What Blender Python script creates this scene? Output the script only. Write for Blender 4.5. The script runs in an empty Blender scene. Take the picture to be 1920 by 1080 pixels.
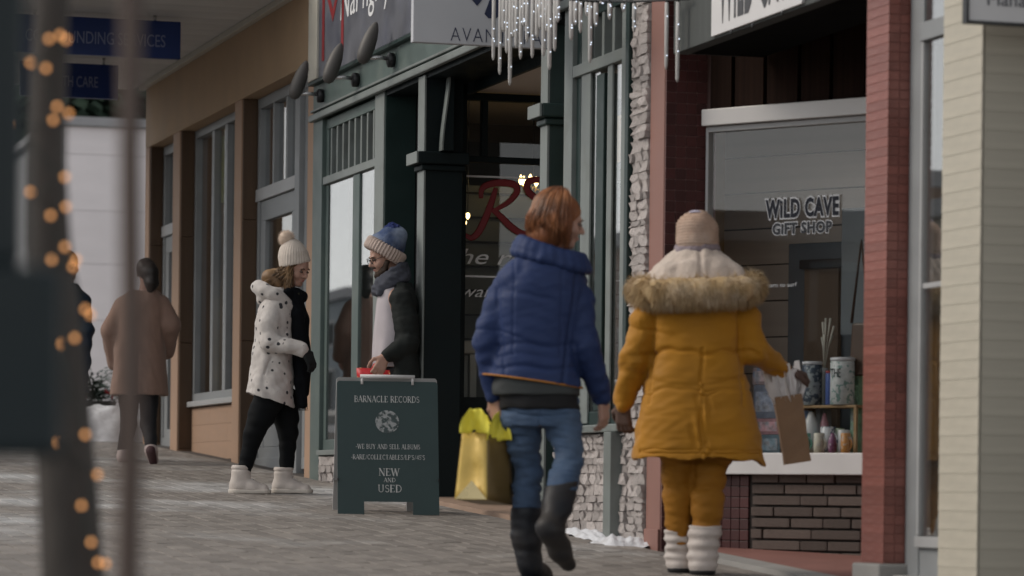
import bpy, bmesh, math, random
import numpy as np
from mathutils import Vector, Matrix
random.seed(7)
RNG = np.random.default_rng(11)
S = bpy.context.scene
C = S.collection
# ------------------------------------------------------------------ camera
FPX = 6400.0                       # focal length in photo pixels (1920 wide)
YH = 930.0                         # eye level row in the photo
PSI = math.atan(1900 / 6400)       # the street runs this far left of the lens axis
RHO = math.radians(.65)            # slight camera roll
EYE = 1.08                         # lens above the pavement
SLOPE = .049                       # the street climbs away from the camera
XF = 5.75                          # facade line
cam = bpy.data.cameras.new('Camera')
camo = bpy.data.objects.new('Camera', cam); C.objects.link(camo)
cam.sensor_width = 36; cam.lens = 36 * FPX / 1920
cam.shift_y = (YH - 540) / 1920
camo.location = (0, 0, EYE)
camo.rotation_euler = (Matrix.Rotation(-PSI, 3, 'Z') @ Matrix.Rotation(math.pi / 2, 3, 'X') @ Matrix.Rotation(RHO, 3, 'Z')).to_euler()
cam.clip_start = .1; cam.clip_end = 2000
cam.dof.use_dof = True; cam.dof.focus_distance = 21.3; cam.dof.aperture_fstop = 3.0; cam.dof.aperture_blades = 0
S.camera = camo
# ------------------------------------------------------------------ sky, sun, exposure
SUN_EL, SUN_AZ = 36.0, 288.0       # overcast: only a soft hint of direction, from across the street
w = bpy.data.worlds.new('World'); S.world = w; w.use_nodes = True
nt = w.node_tree; nt.nodes.clear()
sky = nt.nodes.new('ShaderNodeTexSky'); sky.sky_type = 'NISHITA'; sky.sun_disc = False
sky.sun_elevation = math.radians(SUN_EL); sky.sun_rotation = math.radians(SUN_AZ)
sky.air_density = 1.0; sky.dust_density = .7; sky.ozone_density = 1.0
hsv = nt.nodes.new('ShaderNodeHueSaturation'); hsv.inputs['Saturation'].default_value = .10
bg = nt.nodes.new('ShaderNodeBackground'); bg.inputs[1].default_value = .128
wo = nt.nodes.new('ShaderNodeOutputWorld')
nt.links.new(sky.outputs[0], hsv.inputs['Color']); nt.links.new(hsv.outputs[0], bg.inputs[0]); nt.links.new(bg.outputs[0], wo.inputs[0])
sl = bpy.data.lights.new('Sun', 'SUN'); sl.energy = 1.05; sl.angle = math.radians(25); sl.color = (1, .90, .78)
so = bpy.data.objects.new('Sun', sl); C.objects.link(so)
az = math.radians(SUN_AZ); el = math.radians(SUN_EL)
sdir = Vector((math.sin(az) * math.cos(el), math.cos(az) * math.cos(el), math.sin(el)))
so.rotation_euler = sdir.to_track_quat('Z', 'Y').to_euler(); so.location = (-8, -2, 14)
S.view_settings.view_transform = 'Standard'; S.view_settings.look = 'None'
S.view_settings.gamma = 1; S.view_settings.use_curve_mapping = False
S.view_settings.exposure = 0.42
S.render.engine = 'CYCLES'
S.cycles.use_denoising = True
S.cycles.max_bounces = 7; S.cycles.transparent_max_bounces = 12
S.cycles.sample_clamp_indirect = 4
# ------------------------------------------------------------------ photo pixel -> direction -> point on a known plane
AX = Vector((math.sin(PSI), math.cos(PSI), 0)); RX = Vector((math.cos(PSI), -math.sin(PSI), 0)); UP = Vector((0, 0, 1))
def ray(x, y):
    u, v = x - 960, y - YH
    u2 = u * math.cos(RHO) + v * math.sin(RHO); v2 = v * math.cos(RHO) - u * math.sin(RHO)
    return AX + RX * (u2 / FPX) - UP * (v2 / FPX)
ORI = Vector((0, 0, EYE))
def gz(Y): return SLOPE * min(Y, 46.0)      # the street levels off past the side street
def ground(x, y):
    d = ray(x, y); t = -EYE / (d.z - SLOPE * d.y); return ORI + d * t, t
def onX(x, y, X=XF):
    d = ray(x, y); return ORI + d * (X / d.x)
def onY(x, y, Y):
    d = ray(x, y); return ORI + d * (Y / d.y)
def atD(x, y, D): return ORI + ray(x, y) * D
def FY(x, y=400, X=XF): return onX(x, y, X).y
# ------------------------------------------------------------------ mesh helpers
ORG = {}
def props(o, label=None, cat=None, group=None, kind=None):
    if label: o['label'] = label
    if cat: o['category'] = cat
    if group: o['group'] = group
    if kind: o['kind'] = kind
    return o
def thing(name, loc, label, cat, group=None, rz=0):
    o = bpy.data.objects.new(name, None); C.objects.link(o)
    o.location = loc; o.rotation_euler = (0, 0, rz); o.empty_display_size = .1
    ORG[o.name] = Vector(loc)
    return props(o, label, cat, group)
def link(name, me, m=None, parent=None, smooth=False):
    o = bpy.data.objects.new(name, me); C.objects.link(o)
    if m is not None:
        me.materials.clear(); me.materials.append(m)
    if smooth: me.polygons.foreach_set('use_smooth', [True] * len(me.polygons))
    if parent is not None:
        o.parent = parent; ORG[o.name] = ORG.get(parent.name, Vector((0, 0, 0)))
    return o
class MB:
    def __init__(s): s.v = []; s.f = []
    def quadbox(s, p):                       # 8 corners: bottom 4 (ccw), top 4
        n = len(s.v); s.v += [tuple(q) for q in p]
        for f in ((3, 2, 1, 0), (4, 5, 6, 7), (0, 1, 5, 4), (1, 2, 6, 5), (2, 3, 7, 6), (3, 0, 4, 7)):
            s.f.append(tuple(n + i for i in f))
        return s
    def box(s, x0, x1, y0, y1, z0, z1):
        if x1 < x0: x0, x1 = x1, x0
        if y1 < y0: y0, y1 = y1, y0
        return s.quadbox([(x0, y0, z0), (x1, y0, z0), (x1, y1, z0), (x0, y1, z0), (x0, y0, z1), (x1, y0, z1), (x1, y1, z1), (x0, y1, z1)])
    def obox(s, a, b, t, z0, z1):            # vertical slab from plan point a to b, thickness t to the left of a->b
        d = Vector((b[0] - a[0], b[1] - a[1])).normalized(); n = Vector((-d.y, d.x)) * t
        p = [(a[0], a[1]), (b[0], b[1]), (b[0] + n.x, b[1] + n.y), (a[0] + n.x, a[1] + n.y)]
        return s.quadbox([(q[0], q[1], z0) for q in p] + [(q[0], q[1], z1) for q in p])
    def prism(s, poly, ax, t0, t1):          # polygon in the plane across axis ax
        n = len(s.v); k = len(poly)
        def P(u, v, t):
            return {'x': (t, u, v), 'y': (u, t, v), 'z': (u, v, t)}[ax]
        s.v += [P(u, v, t0) for u, v in poly] + [P(u, v, t1) for u, v in poly]
        s.f.append(tuple(n + i for i in reversed(range(k)))); s.f.append(tuple(n + k + i for i in range(k)))
        for i in range(k): j = (i + 1) % k; s.f.append((n + i, n + j, n + k + j, n + k + i))
        return s
    def tube(s, path, rad, n=10, cap=True):
        path = [Vector(p) for p in path]
        if not hasattr(rad, '__len__'): rad = [rad] * len(path)
        b = len(s.v); ref = None
        for i, p in enumerate(path):
            t = (path[min(i + 1, len(path) - 1)] - path[max(i - 1, 0)]).normalized()
            if ref is None: ref = t.orthogonal().normalized()
            ref = (ref - t * ref.dot(t)).normalized(); o2 = t.cross(ref)
            for k in range(n):
                a = 2 * math.pi * k / n
                s.v.append(tuple(p + (ref * math.cos(a) + o2 * math.sin(a)) * rad[i]))
        for i in range(len(path) - 1):
            for k in range(n):
                k2 = (k + 1) % n
                s.f.append((b + i * n + k, b + i * n + k2, b + (i + 1) * n + k2, b + (i + 1) * n + k))
        if cap:
            s.f.append(tuple(b + k for k in reversed(range(n)))); e = b + (len(path) - 1) * n
            s.f.append(tuple(e + k for k in range(n)))
        return s
    def lathe(s, prof, c=(0, 0, 0), n=20, M=None):
        b = len(s.v); c = Vector(c)
        for r, z in prof:
            for k in range(n):
                a = 2 * math.pi * k / n; p = Vector((r * math.cos(a), r * math.sin(a), z))
                if M is not None: p = M @ p
                s.v.append(tuple(p + c))
        for i in range(len(prof) - 1):
            for k in range(n):
                k2 = (k + 1) % n
                s.f.append((b + i * n + k, b + i * n + k2, b + (i + 1) * n + k2, b + (i + 1) * n + k))
        s.f.append(tuple(b + k for k in reversed(range(n)))); e = b + (len(prof) - 1) * n
        s.f.append(tuple(e + k for k in range(n)))
        return s
    def build(s, name, m, parent=None, smooth=False, bevel=0, local=False):
        off = Vector((0, 0, 0)) if (parent is None or local) else ORG.get(parent.name, Vector((0, 0, 0)))
        me = bpy.data.meshes.new(name)
        me.from_pydata([(x - off.x, y - off.y, z - off.z) for x, y, z in s.v], [], s.f)
        o = link(name, me, m, parent, smooth)
        if bevel:
            bv = o.modifiers.new('bevel', 'BEVEL'); bv.width = bevel; bv.segments = 2; bv.limit_method = 'ANGLE'
        return o
def bx(name, x0, x1, y0, y1, z0, z1, m, parent=None, bevel=.004):
    return MB().box(x0, x1, y0, y1, z0, z1).build(name, m, parent, bevel=bevel)
_unit = {}
def unit_block(m, b=.08, key=''):
    """a unit cube with softened edges, shared by alike pieces"""
    k = (m.name, b, key)
    if k not in _unit:
        bm = bmesh.new(); bmesh.ops.create_cube(bm, size=1)
        if b: bmesh.ops.bevel(bm, geom=bm.edges[:], offset=b, segments=1, affect='EDGES')
        me = bpy.data.meshes.new('block'); bm.to_mesh(me); bm.free(); me.materials.append(m); _unit[k] = me
    return _unit[k]
def piece(name, me, parent, loc, dim, rz=0, rot=None):
    o = bpy.data.objects.new(name, me); C.objects.link(o)
    o.parent = parent; o.location = Vector(loc) - ORG.get(parent.name, Vector((0, 0, 0))); o.scale = dim
    o.rotation_euler = rot if rot else (0, 0, rz)
    return o
def text(name, body, m, parent, M, size, align='CENTER', depth=.002, fit=None, shear=0, space=1.0, offset=0, local=False):
    """lettering as a thin mesh; M places its plane (x = reading direction, y = up)"""
    cu = bpy.data.curves.new(name, 'FONT'); cu.body = body; cu.size = size; cu.extrude = depth; cu.align_x = align; cu.align_y = 'CENTER'
    cu.shear = shear; cu.space_character = space; cu.offset = offset; cu.resolution_u = 3
    o = bpy.data.objects.new('tmp', cu); C.objects.link(o)
    bpy.context.view_layer.update()
    me = bpy.data.meshes.new_from_object(o.evaluated_get(bpy.context.evaluated_depsgraph_get()))
    bpy.data.objects.remove(o)
    if fit:
        n = len(me.vertices); a = np.empty(n * 3); me.vertices.foreach_get('co', a); a = a.reshape(-1, 3)
        lo, hi = a.min(0), a.max(0); a[:, 0] = (a[:, 0] - (lo[0] + hi[0]) / 2) * fit[0] / (hi[0] - lo[0])
        if fit[1]: a[:, 1] = (a[:, 1] - (lo[1] + hi[1]) / 2) * fit[1] / (hi[1] - lo[1])
        me.vertices.foreach_set('co', a.ravel())
    off = Vector((0, 0, 0)) if (parent is None or local) else ORG.get(parent.name, Vector((0, 0, 0)))
    me.transform(Matrix.Translation(-off) @ M); me.name = name
    return link(name, me, m, parent)
def plane_matrix(origin, xdir, ydir):
    x = Vector(xdir).normalized(); y = Vector(ydir).normalized(); z = x.cross(y)
    M = Matrix((x, y, z)).transposed().to_4x4(); M.translation = Vector(origin); return M
# ------------------------------------------------------------------ materials
def mat(name, col, rough=.6, var=.12, scale=6, bump=.0, bscale=80, metal=0, spec=.4, island=0, stretch=(1, 1, 1), col2=None, mixscale=3, mixlo=.45, mixhi=.65, sheen=0, emit=None, coord='Object', coat=0, detail=4):
    m = bpy.data.materials.new(name); m.use_nodes = True; t = m.node_tree; N = t.nodes; L = t.links
    b = N['Principled BSDF']; b.inputs['Roughness'].default_value = rough; b.inputs['Metallic'].default_value = metal
    b.inputs['Specular IOR Level'].default_value = spec
    if sheen: b.inputs['Sheen Weight'].default_value = sheen; b.inputs['Sheen Roughness'].default_value = .4
    if coat: b.inputs['Coat Weight'].default_value = coat; b.inputs['Coat Roughness'].default_value = .15
    tc = N.new('ShaderNodeTexCoord'); mp = N.new('ShaderNodeMapping'); mp.inputs['Scale'].default_value = stretch
    L.new(tc.outputs[coord], mp.inputs[0])
    src = None
    if col2 is not None:
        n0 = N.new('ShaderNodeTexNoise'); n0.inputs['Scale'].default_value = mixscale; n0.inputs['Detail'].default_value = 5; L.new(mp.outputs[0], n0.inputs['Vector'])
        r0 = N.new('ShaderNodeMapRange'); r0.inputs[1].default_value = mixlo; r0.inputs[2].default_value = mixhi; L.new(n0.outputs['Fac'], r0.inputs[0])
        mx = N.new('ShaderNodeMix'); mx.data_type = 'RGBA'; mx.inputs['A'].default_value = (*col, 1); mx.inputs['B'].default_value = (*col2, 1)
        L.new(r0.outputs[0], mx.inputs['Factor']); src = mx.outputs['Result']
    n1 = N.new('ShaderNodeTexNoise'); n1.inputs['Scale'].default_value = scale; n1.inputs['Detail'].default_value = detail; L.new(mp.outputs[0], n1.inputs['Vector'])
    r1 = N.new('ShaderNodeMapRange'); r1.inputs[1].default_value = .25; r1.inputs[2].default_value = .75
    r1.inputs[3].default_value = 1 - var; r1.inputs[4].default_value = 1 + var; L.new(n1.outputs['Fac'], r1.inputs[0])
    val = r1.outputs[0]
    if island:
        g = N.new('ShaderNodeNewGeometry'); oi = N.new('ShaderNodeObjectInfo')
        ad = N.new('ShaderNodeMath'); ad.operation = 'ADD'; L.new(g.outputs['Random Per Island'], ad.inputs[0]); L.new(oi.outputs['Random'], ad.inputs[1])
        fr = N.new('ShaderNodeMath'); fr.operation = 'FRACT'; L.new(ad.outputs[0], fr.inputs[0])
        r2 = N.new('ShaderNodeMapRange'); r2.inputs[3].default_value = 1 - island; r2.inputs[4].default_value = 1 + island; L.new(fr.outputs[0], r2.inputs[0])
        mu = N.new('ShaderNodeMath'); mu.operation = 'MULTIPLY'; L.new(val, mu.inputs[0]); L.new(r2.outputs[0], mu.inputs[1]); val = mu.outputs[0]
    vm = N.new('ShaderNodeVectorMath'); vm.operation = 'SCALE'
    if src is not None: L.new(src, vm.inputs[0])
    else: vm.inputs[0].default_value = col
    L.new(val, vm.inputs['Scale']); L.new(vm.outputs[0], b.inputs['Base Color'])
    rr = N.new('ShaderNodeMapRange'); rr.inputs[1].default_value = .3; rr.inputs[2].default_value = .7
    rr.inputs[3].default_value = max(.03, rough - .08); rr.inputs[4].default_value = min(1, rough + .08); L.new(n1.outputs['Fac'], rr.inputs[0]); L.new(rr.outputs[0], b.inputs['Roughness'])
    if bump:
        n2 = N.new('ShaderNodeTexNoise'); n2.inputs['Scale'].default_value = bscale; n2.inputs['Detail'].default_value = 3; L.new(mp.outputs[0], n2.inputs['Vector'])
        bp = N.new('ShaderNodeBump'); bp.inputs['Strength'].default_value = bump; bp.inputs['Distance'].default_value = .01; L.new(n2.outputs['Fac'], bp.inputs['Height']); L.new(bp.outputs[0], b.inputs['Normal'])
    if emit:
        b.inputs['Emission Color'].default_value = (*emit[0], 1); b.inputs['Emission Strength'].default_value = emit[1]
    return m
def glass(name, f0=.04, power=5.0, tint=(.95, .96, .96)):
    """window pane: clear, mirroring more and more towards grazing view on either face"""
    m = bpy.data.materials.new(name); m.use_nodes = True; t = m.node_tree; N = t.nodes; L = t.links; N.clear()
    o = N.new('ShaderNodeOutputMaterial'); mx = N.new('ShaderNodeMixShader'); tr = N.new('ShaderNodeBsdfTransparent'); gl = N.new('ShaderNodeBsdfGlossy'); lw = N.new('ShaderNodeLayerWeight')
    lw.inputs['Blend'].default_value = .5; tr.inputs[0].default_value = (*tint, 1); gl.inputs['Roughness'].default_value = 0
    pw = N.new('ShaderNodeMath'); pw.operation = 'POWER'; pw.inputs[1].default_value = power; L.new(lw.outputs['Facing'], pw.inputs[0])
    ma = N.new('ShaderNodeMath'); ma.operation = 'MULTIPLY_ADD'; ma.inputs[1].default_value = 1 - f0; ma.inputs[2].default_value = f0; L.new(pw.outputs[0], ma.inputs[0])
    tc = N.new('ShaderNodeTexCoord'); ns = N.new('ShaderNodeTexNoise'); ns.inputs['Scale'].default_value = 1.3; ns.inputs['Detail'].default_value = 1; L.new(tc.outputs['Object'], ns.inputs['Vector'])
    bp = N.new('ShaderNodeBump'); bp.inputs['Strength'].default_value = .03; bp.inputs['Distance'].default_value = .01; L.new(ns.outputs['Fac'], bp.inputs['Height']); L.new(bp.outputs[0], gl.inputs['Normal'])
    L.new(ma.outputs[0], mx.inputs[0]); L.new(tr.outputs[0], mx.inputs[1]); L.new(gl.outputs[0], mx.inputs[2]); L.new(mx.outputs[0], o.inputs[0])
    return m
M_ = {}
def defmats():
    d = M_
    d['paver'] = mat('paver brick', (.238, .212, .190), .6, .15, 9, .2, 90, island=.17, col2=(.54, .54, .54), mixscale=.6, mixlo=.50, mixhi=.74, coord='Object')
    d['grout'] = mat('paver joint sand', (.075, .066, .06), .9, .2, 20, .3, 120)
    d['concrete'] = mat('pavement concrete', (.30, .29, .275), .85, .15, 3, .2, 90)
    d['asphalt'] = mat('asphalt with bounce slush', (.07, .07, .072), .7, .2, 5, .3, 150, col2=(.40, .40, .41), mixscale=.35, mixlo=.42, mixhi=.66)  # pale slush added to bounce light up onto soffits and shaded walls
    d['earth'] = mat('ground with bounce snow', (.25, .25, .255), .9, .2, 1.5, .2, 30)  # snow paleness added so the ground bounces light upward
    d['stucco'] = mat('tan stucco', (.40, .275, .170), .85, .10, 2.2, .25, 140)
    d['stucco_pier'] = mat('pinkish tan paint', (.38, .245, .165), .75, .08, 3, .1, 120)
    d['darkwood'] = mat('dark stained wood', (.085, .05, .028), .55, .3, 7, .15, 60, stretch=(1, 1, .08))
    d['blackwood'] = mat('dark brown boards with shade', (.020, .011, .008), .9, .45, 8, .15, 60, spec=.08, stretch=(1, 1, .06))  # dark wood, deepened in colour for the shade under the ceiling
    d['greypaint'] = mat('grey painted wood', (.245, .255, .26), .55, .10, 5, .08, 90)
    d['palepaint'] = mat('pale grey painted trim', (.36, .36, .36), .5, .08, 5, .08, 90)
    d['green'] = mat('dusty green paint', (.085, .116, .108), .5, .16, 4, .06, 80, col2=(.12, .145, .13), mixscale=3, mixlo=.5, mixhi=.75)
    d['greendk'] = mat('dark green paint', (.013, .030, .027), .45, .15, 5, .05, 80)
    d['blackgreen'] = mat('black green paint and shade', (.005, .010, .011), .6, .2, 5, .05, 80, spec=.2)  # near-black: the column sides carry their shade in this colour
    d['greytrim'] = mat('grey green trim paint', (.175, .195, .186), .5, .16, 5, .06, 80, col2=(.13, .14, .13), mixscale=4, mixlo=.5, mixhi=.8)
    d['cream'] = mat('cream board', (.50, .47, .40), .6, .08, 4, .05, 60)
    d['slate'] = mat('grey slate sign board', (.115, .118, .135), .5, .22, 4, .03, 60, col2=(.07, .075, .10), mixscale=2.2)
    d['redpaint'] = mat('red lettering', (.22, .018, .022), .5, .1)
    d['whitepaint'] = mat('white lettering', (.72, .72, .72), .5, .05)
    d['whiteboard'] = mat('white sign board', (.50, .505, .53), .4, .05, 2)
    d['navy'] = mat('navy lettering', (.02, .028, .07), .5, .05)
    d['bluesign'] = mat('blue sign face', (.008, .030, .15), .4, .1, 3)
    d['signtext'] = mat('faded blue lettering', (.18, .21, .33), .5, .05)
    d['soffit'] = mat('grey soffit board', (.60, .59, .57), .8, .10, 4, .12, 60, stretch=(.3, 1, 1), island=.06)
    d['stone'] = mat('white split stone', (.58, .525, .50), .9, .24, 22, .9, 45, island=.24, col2=(.36, .33, .31), mixscale=5, mixlo=.5, mixhi=.8)
    d['stonejoint'] = mat('stone backing', (.12, .105, .10), .95, .2, 20)
    d['pink'] = mat('salmon painted pilaster', (.25, .128, .104), .6, .06, 3, .05, 90)
    d['tile_shade'] = mat('red glazed tile with shade', (.060, .014, .013), .45, .25, 8, .05, 30, island=.25, spec=.5)  # the same red tile, darkened in colour for the canopy's shade
    d['tile'] = mat('brick red glazed tile', (.21, .070, .054), .45, .18, 8, .1, 40, island=.16, col2=(.26, .105, .085), mixscale=2.5, spec=.5)
    d['tilejoint'] = mat('tile grout', (.27, .12, .10), .9, .1)
    d['tilejoint_dk'] = mat('dark tile grout', (.24, .15, .14), .9, .1)
    d['brickgrey'] = mat('grey brown long brick', (.095, .072, .062), .8, .2, 9, .4, 70, island=.28)
    d['mortar'] = mat('black mortar', (.034, .028, .025), .9, .2)
    d['alu'] = mat('satin aluminium', (.50, .48, .465), .45, .06, 3, .0, metal=.25)
    d['white'] = mat('white painted sill', (.60, .585, .58), .5, .06, 4)
    d['weather'] = mat('weathered grey fascia board', (.06, .065, .062), .8, .35, 6, .2, 60, stretch=(1, 1, .07))
    d['redfloor'] = mat('red entry concrete', (.25, .115, .095), .75, .12, 5, .15, 80)
    d['tanfloor'] = mat('tan entry tile', (.36, .25, .185), .7, .12, 4, .1, 80)
    d['siding'] = mat('cream yellow lap siding', (.45, .415, .34), .6, .09, 3, .05, 60, island=.02)
    d['pale'] = mat('pale wall panel', (.80, .75, .755), .7, .06, 2, .05, 40, island=.03)
    d['gritgrey'] = mat('grey parapet', (.32, .32, .33), .7, .1)
    d['glass'] = glass('shop glass')
    d['glassfar'] = glass('double glazed shop glass', .08, 3.2)
    d['glasslow'] = glass('clear display glass', .035, 5)
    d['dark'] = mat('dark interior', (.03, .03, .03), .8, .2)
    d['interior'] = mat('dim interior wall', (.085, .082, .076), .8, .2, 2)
    d['beigeceil'] = mat('beige plaster ceiling', (.60, .53, .46), .85, .08, 2)
    d['panel'] = mat('beige shop panelling', (.48, .395, .33), .6, .10, 4, .05, 60, stretch=(.2, 1, 1), island=.07)
    d['oak'] = mat('oiled oak', (.30, .19, .09), .5, .18, 8, .05, 60, stretch=(.2, 1, 1))
    d['black'] = mat('black paint', (.012, .012, .013), .4, .1)
    d['mattblack'] = mat('shade black timber', (.006, .006, .006), .95, .2, spec=.05)  # black puts the shade under fascia and ceiling into the colour
    d['chrome'] = mat('brushed steel', (.55, .55, .55), .3, .1, metal=.9)
    d['shade'] = mat('galvanised lamp shade', (.095, .088, .082), .55, .2, 6, metal=.2)
    d['snow'] = mat('dirty snow', (.66, .67, .70), .8, .15, 14, .6, 70, col2=(.42, .41, .40), mixscale=9, mixlo=.55, mixhi=.75)
    d['bark'] = mat('grey brown bark', (.055, .048, .043), .9, .3, 14, .6, 50, stretch=(1, 1, .3))
    d['stake'] = mat('weathered wooden stake', (.105, .076, .064), .8, .2, 9, .2, 60, stretch=(1, 1, .1))
    d['lamppost'] = mat('dark teal enamel', (.006, .014, .017), .5, .2, 6, .05)
    d['bulb'] = mat('warm fairy bulb', (1, .55, .22), .4, 0, emit=((1, .42, .14), .9))
    d['wire'] = mat('dark green wire', (.01, .02, .015), .6, .1)
    d['ice'] = None
    d['needle'] = mat('evergreen needles', (.030, .055, .035), .7, .35, 6)
    d['berry'] = mat('red ribbon', (.30, .02, .025), .5, .1)
    d['terra'] = mat('dark planter', (.05, .05, .05), .7, .2)
    d['brownpaper'] = mat('brown kraft paper', (.27, .165, .095), .75, .10, 10, .25, 30)
    d['tissue'] = mat('white tissue paper', (.78, .76, .75), .7, .08, 12, .4, 40)
    d['gold'] = mat('gold foil paper', (.62, .43, .11), .42, .14, 8, .3, 18, metal=.12)
    d['golddk'] = mat('brown gold foil side', (.20, .135, .05), .45, .14, 8, .3, 18, metal=.15)
    d['yellowtissue'] = mat('yellow tissue paper', (.88, .78, .09), .6, .10, 10, .35, 30)
    d['redbag'] = mat('red gift paper', (.55, .03, .035), .4, .2, 30, .1, 20, col2=(.65, .38, .16), mixscale=22, mixlo=.6, mixhi=.64)
    d['aframe'] = mat('dark green sign plastic', (.027, .050, .050), .45, .10, 4, .05, 120)
    d['aframe_lit'] = mat('sign plastic toned as lit', (.40, .39, .38), .5, .08)
    d['lamp'] = mat('warm lamp glass', (1, .8, .45), .4, 0, emit=((1, .70, .28), 5))
    d['roof'] = mat('flat roof', (.10, .10, .10), .9, .2)
    d['oppo1'] = mat('beige render', (.42, .36, .29), .8, .1)
    d['oppo2'] = mat('brown brick wall', (.22, .14, .10), .8, .2)
    d['oppo3'] = mat('grey blue cladding', (.26, .29, .31), .8, .1)
defmats()
# ================================================================== the setting
def sloped(name, x0, x1, y0, y1, lift, m, parent=None, thick=0):
    z0, z1 = gz(y0) + lift, gz(y1) + lift
    mb = MB()
    if thick:
        mb.quadbox([(x0, y0, z0 - thick), (x1, y0, z0 - thick), (x1, y1, z1 - thick), (x0, y1, z1 - thick), (x0, y0, z0), (x1, y0, z0), (x1, y1, z1), (x0, y1, z1)])
    else:
        mb.v = [(x0, y0, z0), (x1, y0, z0), (x1, y1, z1), (x0, y1, z1)]; mb.f = [(0, 1, 2, 3)]
    return mb.build(name, m, parent)
# one ground sheet out to the horizon; it climbs with the street and levels off far away
g = MB(); ys = [-900, -60, 0, 20, 46, 120, 900]
for i, Y in enumerate(ys):
    z = SLOPE * max(-60, min(46, Y)) - .22
    g.v += [(-900, Y, z), (900, Y, z)]
    if i: g.f.append((2 * i - 2, 2 * i - 1, 2 * i + 1, 2 * i))
props(g.build('ground', M_['earth']), kind='structure')
props(sloped('road', -11, -.8, -50, 46, -.12, M_['asphalt']), kind='structure')
props(sloped('upper_road', -11, -.8, 46, 160, -.12, M_['asphalt']), kind='structure')
props(sloped('cross_street', -.8, 60, 36.2, 42.5, -.1, M_['asphalt']), kind='structure')
props(sloped('kerb', -.95, -.8, -50, 36, .012, M_['concrete'], thick=.24), kind='structure')
sidewalk = props(sloped('sidewalk', -.8, 9.5, -50, 36, -.016, M_['grout'], thick=.2), kind='structure')
props(sloped('far_sidewalk', -.8, 60, 42.5, 46.4, 0, M_['concrete'], thick=.2), kind='structure')
ORG[sidewalk.name] = Vector((0, 0, 0))
# brick pavers in running bond along the street
X0P, X1P, Y0P, Y1P = 1.5, XF + .0, 13.2, 31.4
cells = []
nx = int((X1P - X0P) / .11)
for i in range(nx):
    xx = X0P + (i + .5) * .11
    for j in range(int((Y1P - Y0P) / .22) + 1):
        yy = Y0P + (j + .5 * (i % 2)) * .22 + .11
        rel = Vector((xx, yy, 0)); D = rel.dot(AX); u = rel.dot(RX) / D * FPX + 960
        if -60 < u < 1990 and yy < Y1P: cells.append((D, xx, yy))
cells.sort()
pav = unit_block(M_['paver'], .0, 'paver')
bm = bmesh.new(); bmesh.ops.create_cube(bm, size=1)
for v in bm.verts:
    if v.co.z > 0: v.co.x *= .93; v.co.y *= .965
me = bpy.data.meshes.new('paver'); bm.to_mesh(me); bm.free(); me.materials.append(M_['paver']); pav = me
tilt = math.atan(SLOPE)
rest = MB()
for k, (D, xx, yy) in enumerate(cells):
    dz = random.uniform(-.0012, .0012); h = .03; rx = tilt + random.uniform(-.002, .002)
    if k < 300:
        piece('paver', pav, sidewalk, (xx, yy, gz(yy) - h / 2 + dz), (.106, .216, h), rot=(rx, random.uniform(-.003, .003), random.uniform(-.006, .006)))
    else:
        a, b = .053, .108; z = gz(yy) + dz; t = SLOPE
        lo = [(xx - a, yy - b, z - h - t * b), (xx + a, yy - b, z - h - t * b), (xx + a, yy + b, z - h + t * b), (xx - a, yy + b, z - h + t * b)]
        a *= .93; b *= .965; e = random.uniform(-.001, .001)
        hi = [(xx - a, yy - b, z - t * b + e), (xx + a, yy - b, z - t * b - e), (xx + a, yy + b, z + t * b - e), (xx - a, yy + b, z + t * b + e)]
        rest.quadbox(lo + hi)
props(rest.build('far_pavers', M_['paver'], sidewalk), kind='stuff')
# concrete edging strip along the gift shop and the red entry
props(sloped('edging_strip', XF, XF + .16, 13.9, 16.6, .012, M_['concrete'], thick=.06), kind='structure')
# snow swept against the stone base
def snow(name, cx, cy, lx, ly, h, label, rot=0, n=26, amp=1.0):
    t = thing(name, (cx, cy, gz(cy)), label, 'snow', None, rot)
    vs = []; fs = []
    ph = [random.uniform(0, 6) for _ in range(8)]
    for i in range(n + 1):
        for j in range(n + 1):
            u = i / n * 2 - 1; v = j / n * 2 - 1
            r = math.hypot(u, v) + amp * .22 * math.sin(5 * u + ph[0]) * math.cos(4 * v + ph[1]) + amp * .16 * math.sin(9 * v + ph[2] + 4 * u)
            hh = max(0, 1 - r ** 2) ** .6 * (.8 + amp * .2 * math.sin(6 * u + ph[3]) * math.sin(7 * v + ph[4]) + amp * .2 * math.sin(17 * u + ph[5]) * math.sin(15 * v + ph[6]))
            yw = v * ly; xw = u * lx
            vs.append((xw, yw, SLOPE * (xw * math.sin(rot) + yw * math.cos(rot)) + hh * h - .012))
    for i in range(n):
        for j in range(n):
            a = i * (n + 1) + j; fs.append((a, a + n + 1, a + n + 2, a + 1))
    me = bpy.data.meshes.new(name); me.from_pydata(vs, [], fs)
    return link('snow_mound', me, M_['snow'], t, True)
p, _ = ground(1140, 1010); snow('snow_patch', p.x - .03, p.y + .05, .12, .55, .05, 'long thin strip of melting snow in front of the white stone base', 0)
p, _ = ground(1185, 1021); snow('snow_clump', p.x - .03, p.y, .15, .20, .06, 'small clump of snow by the foot of the salmon pilaster', .3)
p, _ = ground(1072, 991); snow('snow_clump', p.x, p.y, .06, .14, .025, 'tiny scrap of snow beside the green entry column', .1)
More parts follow.
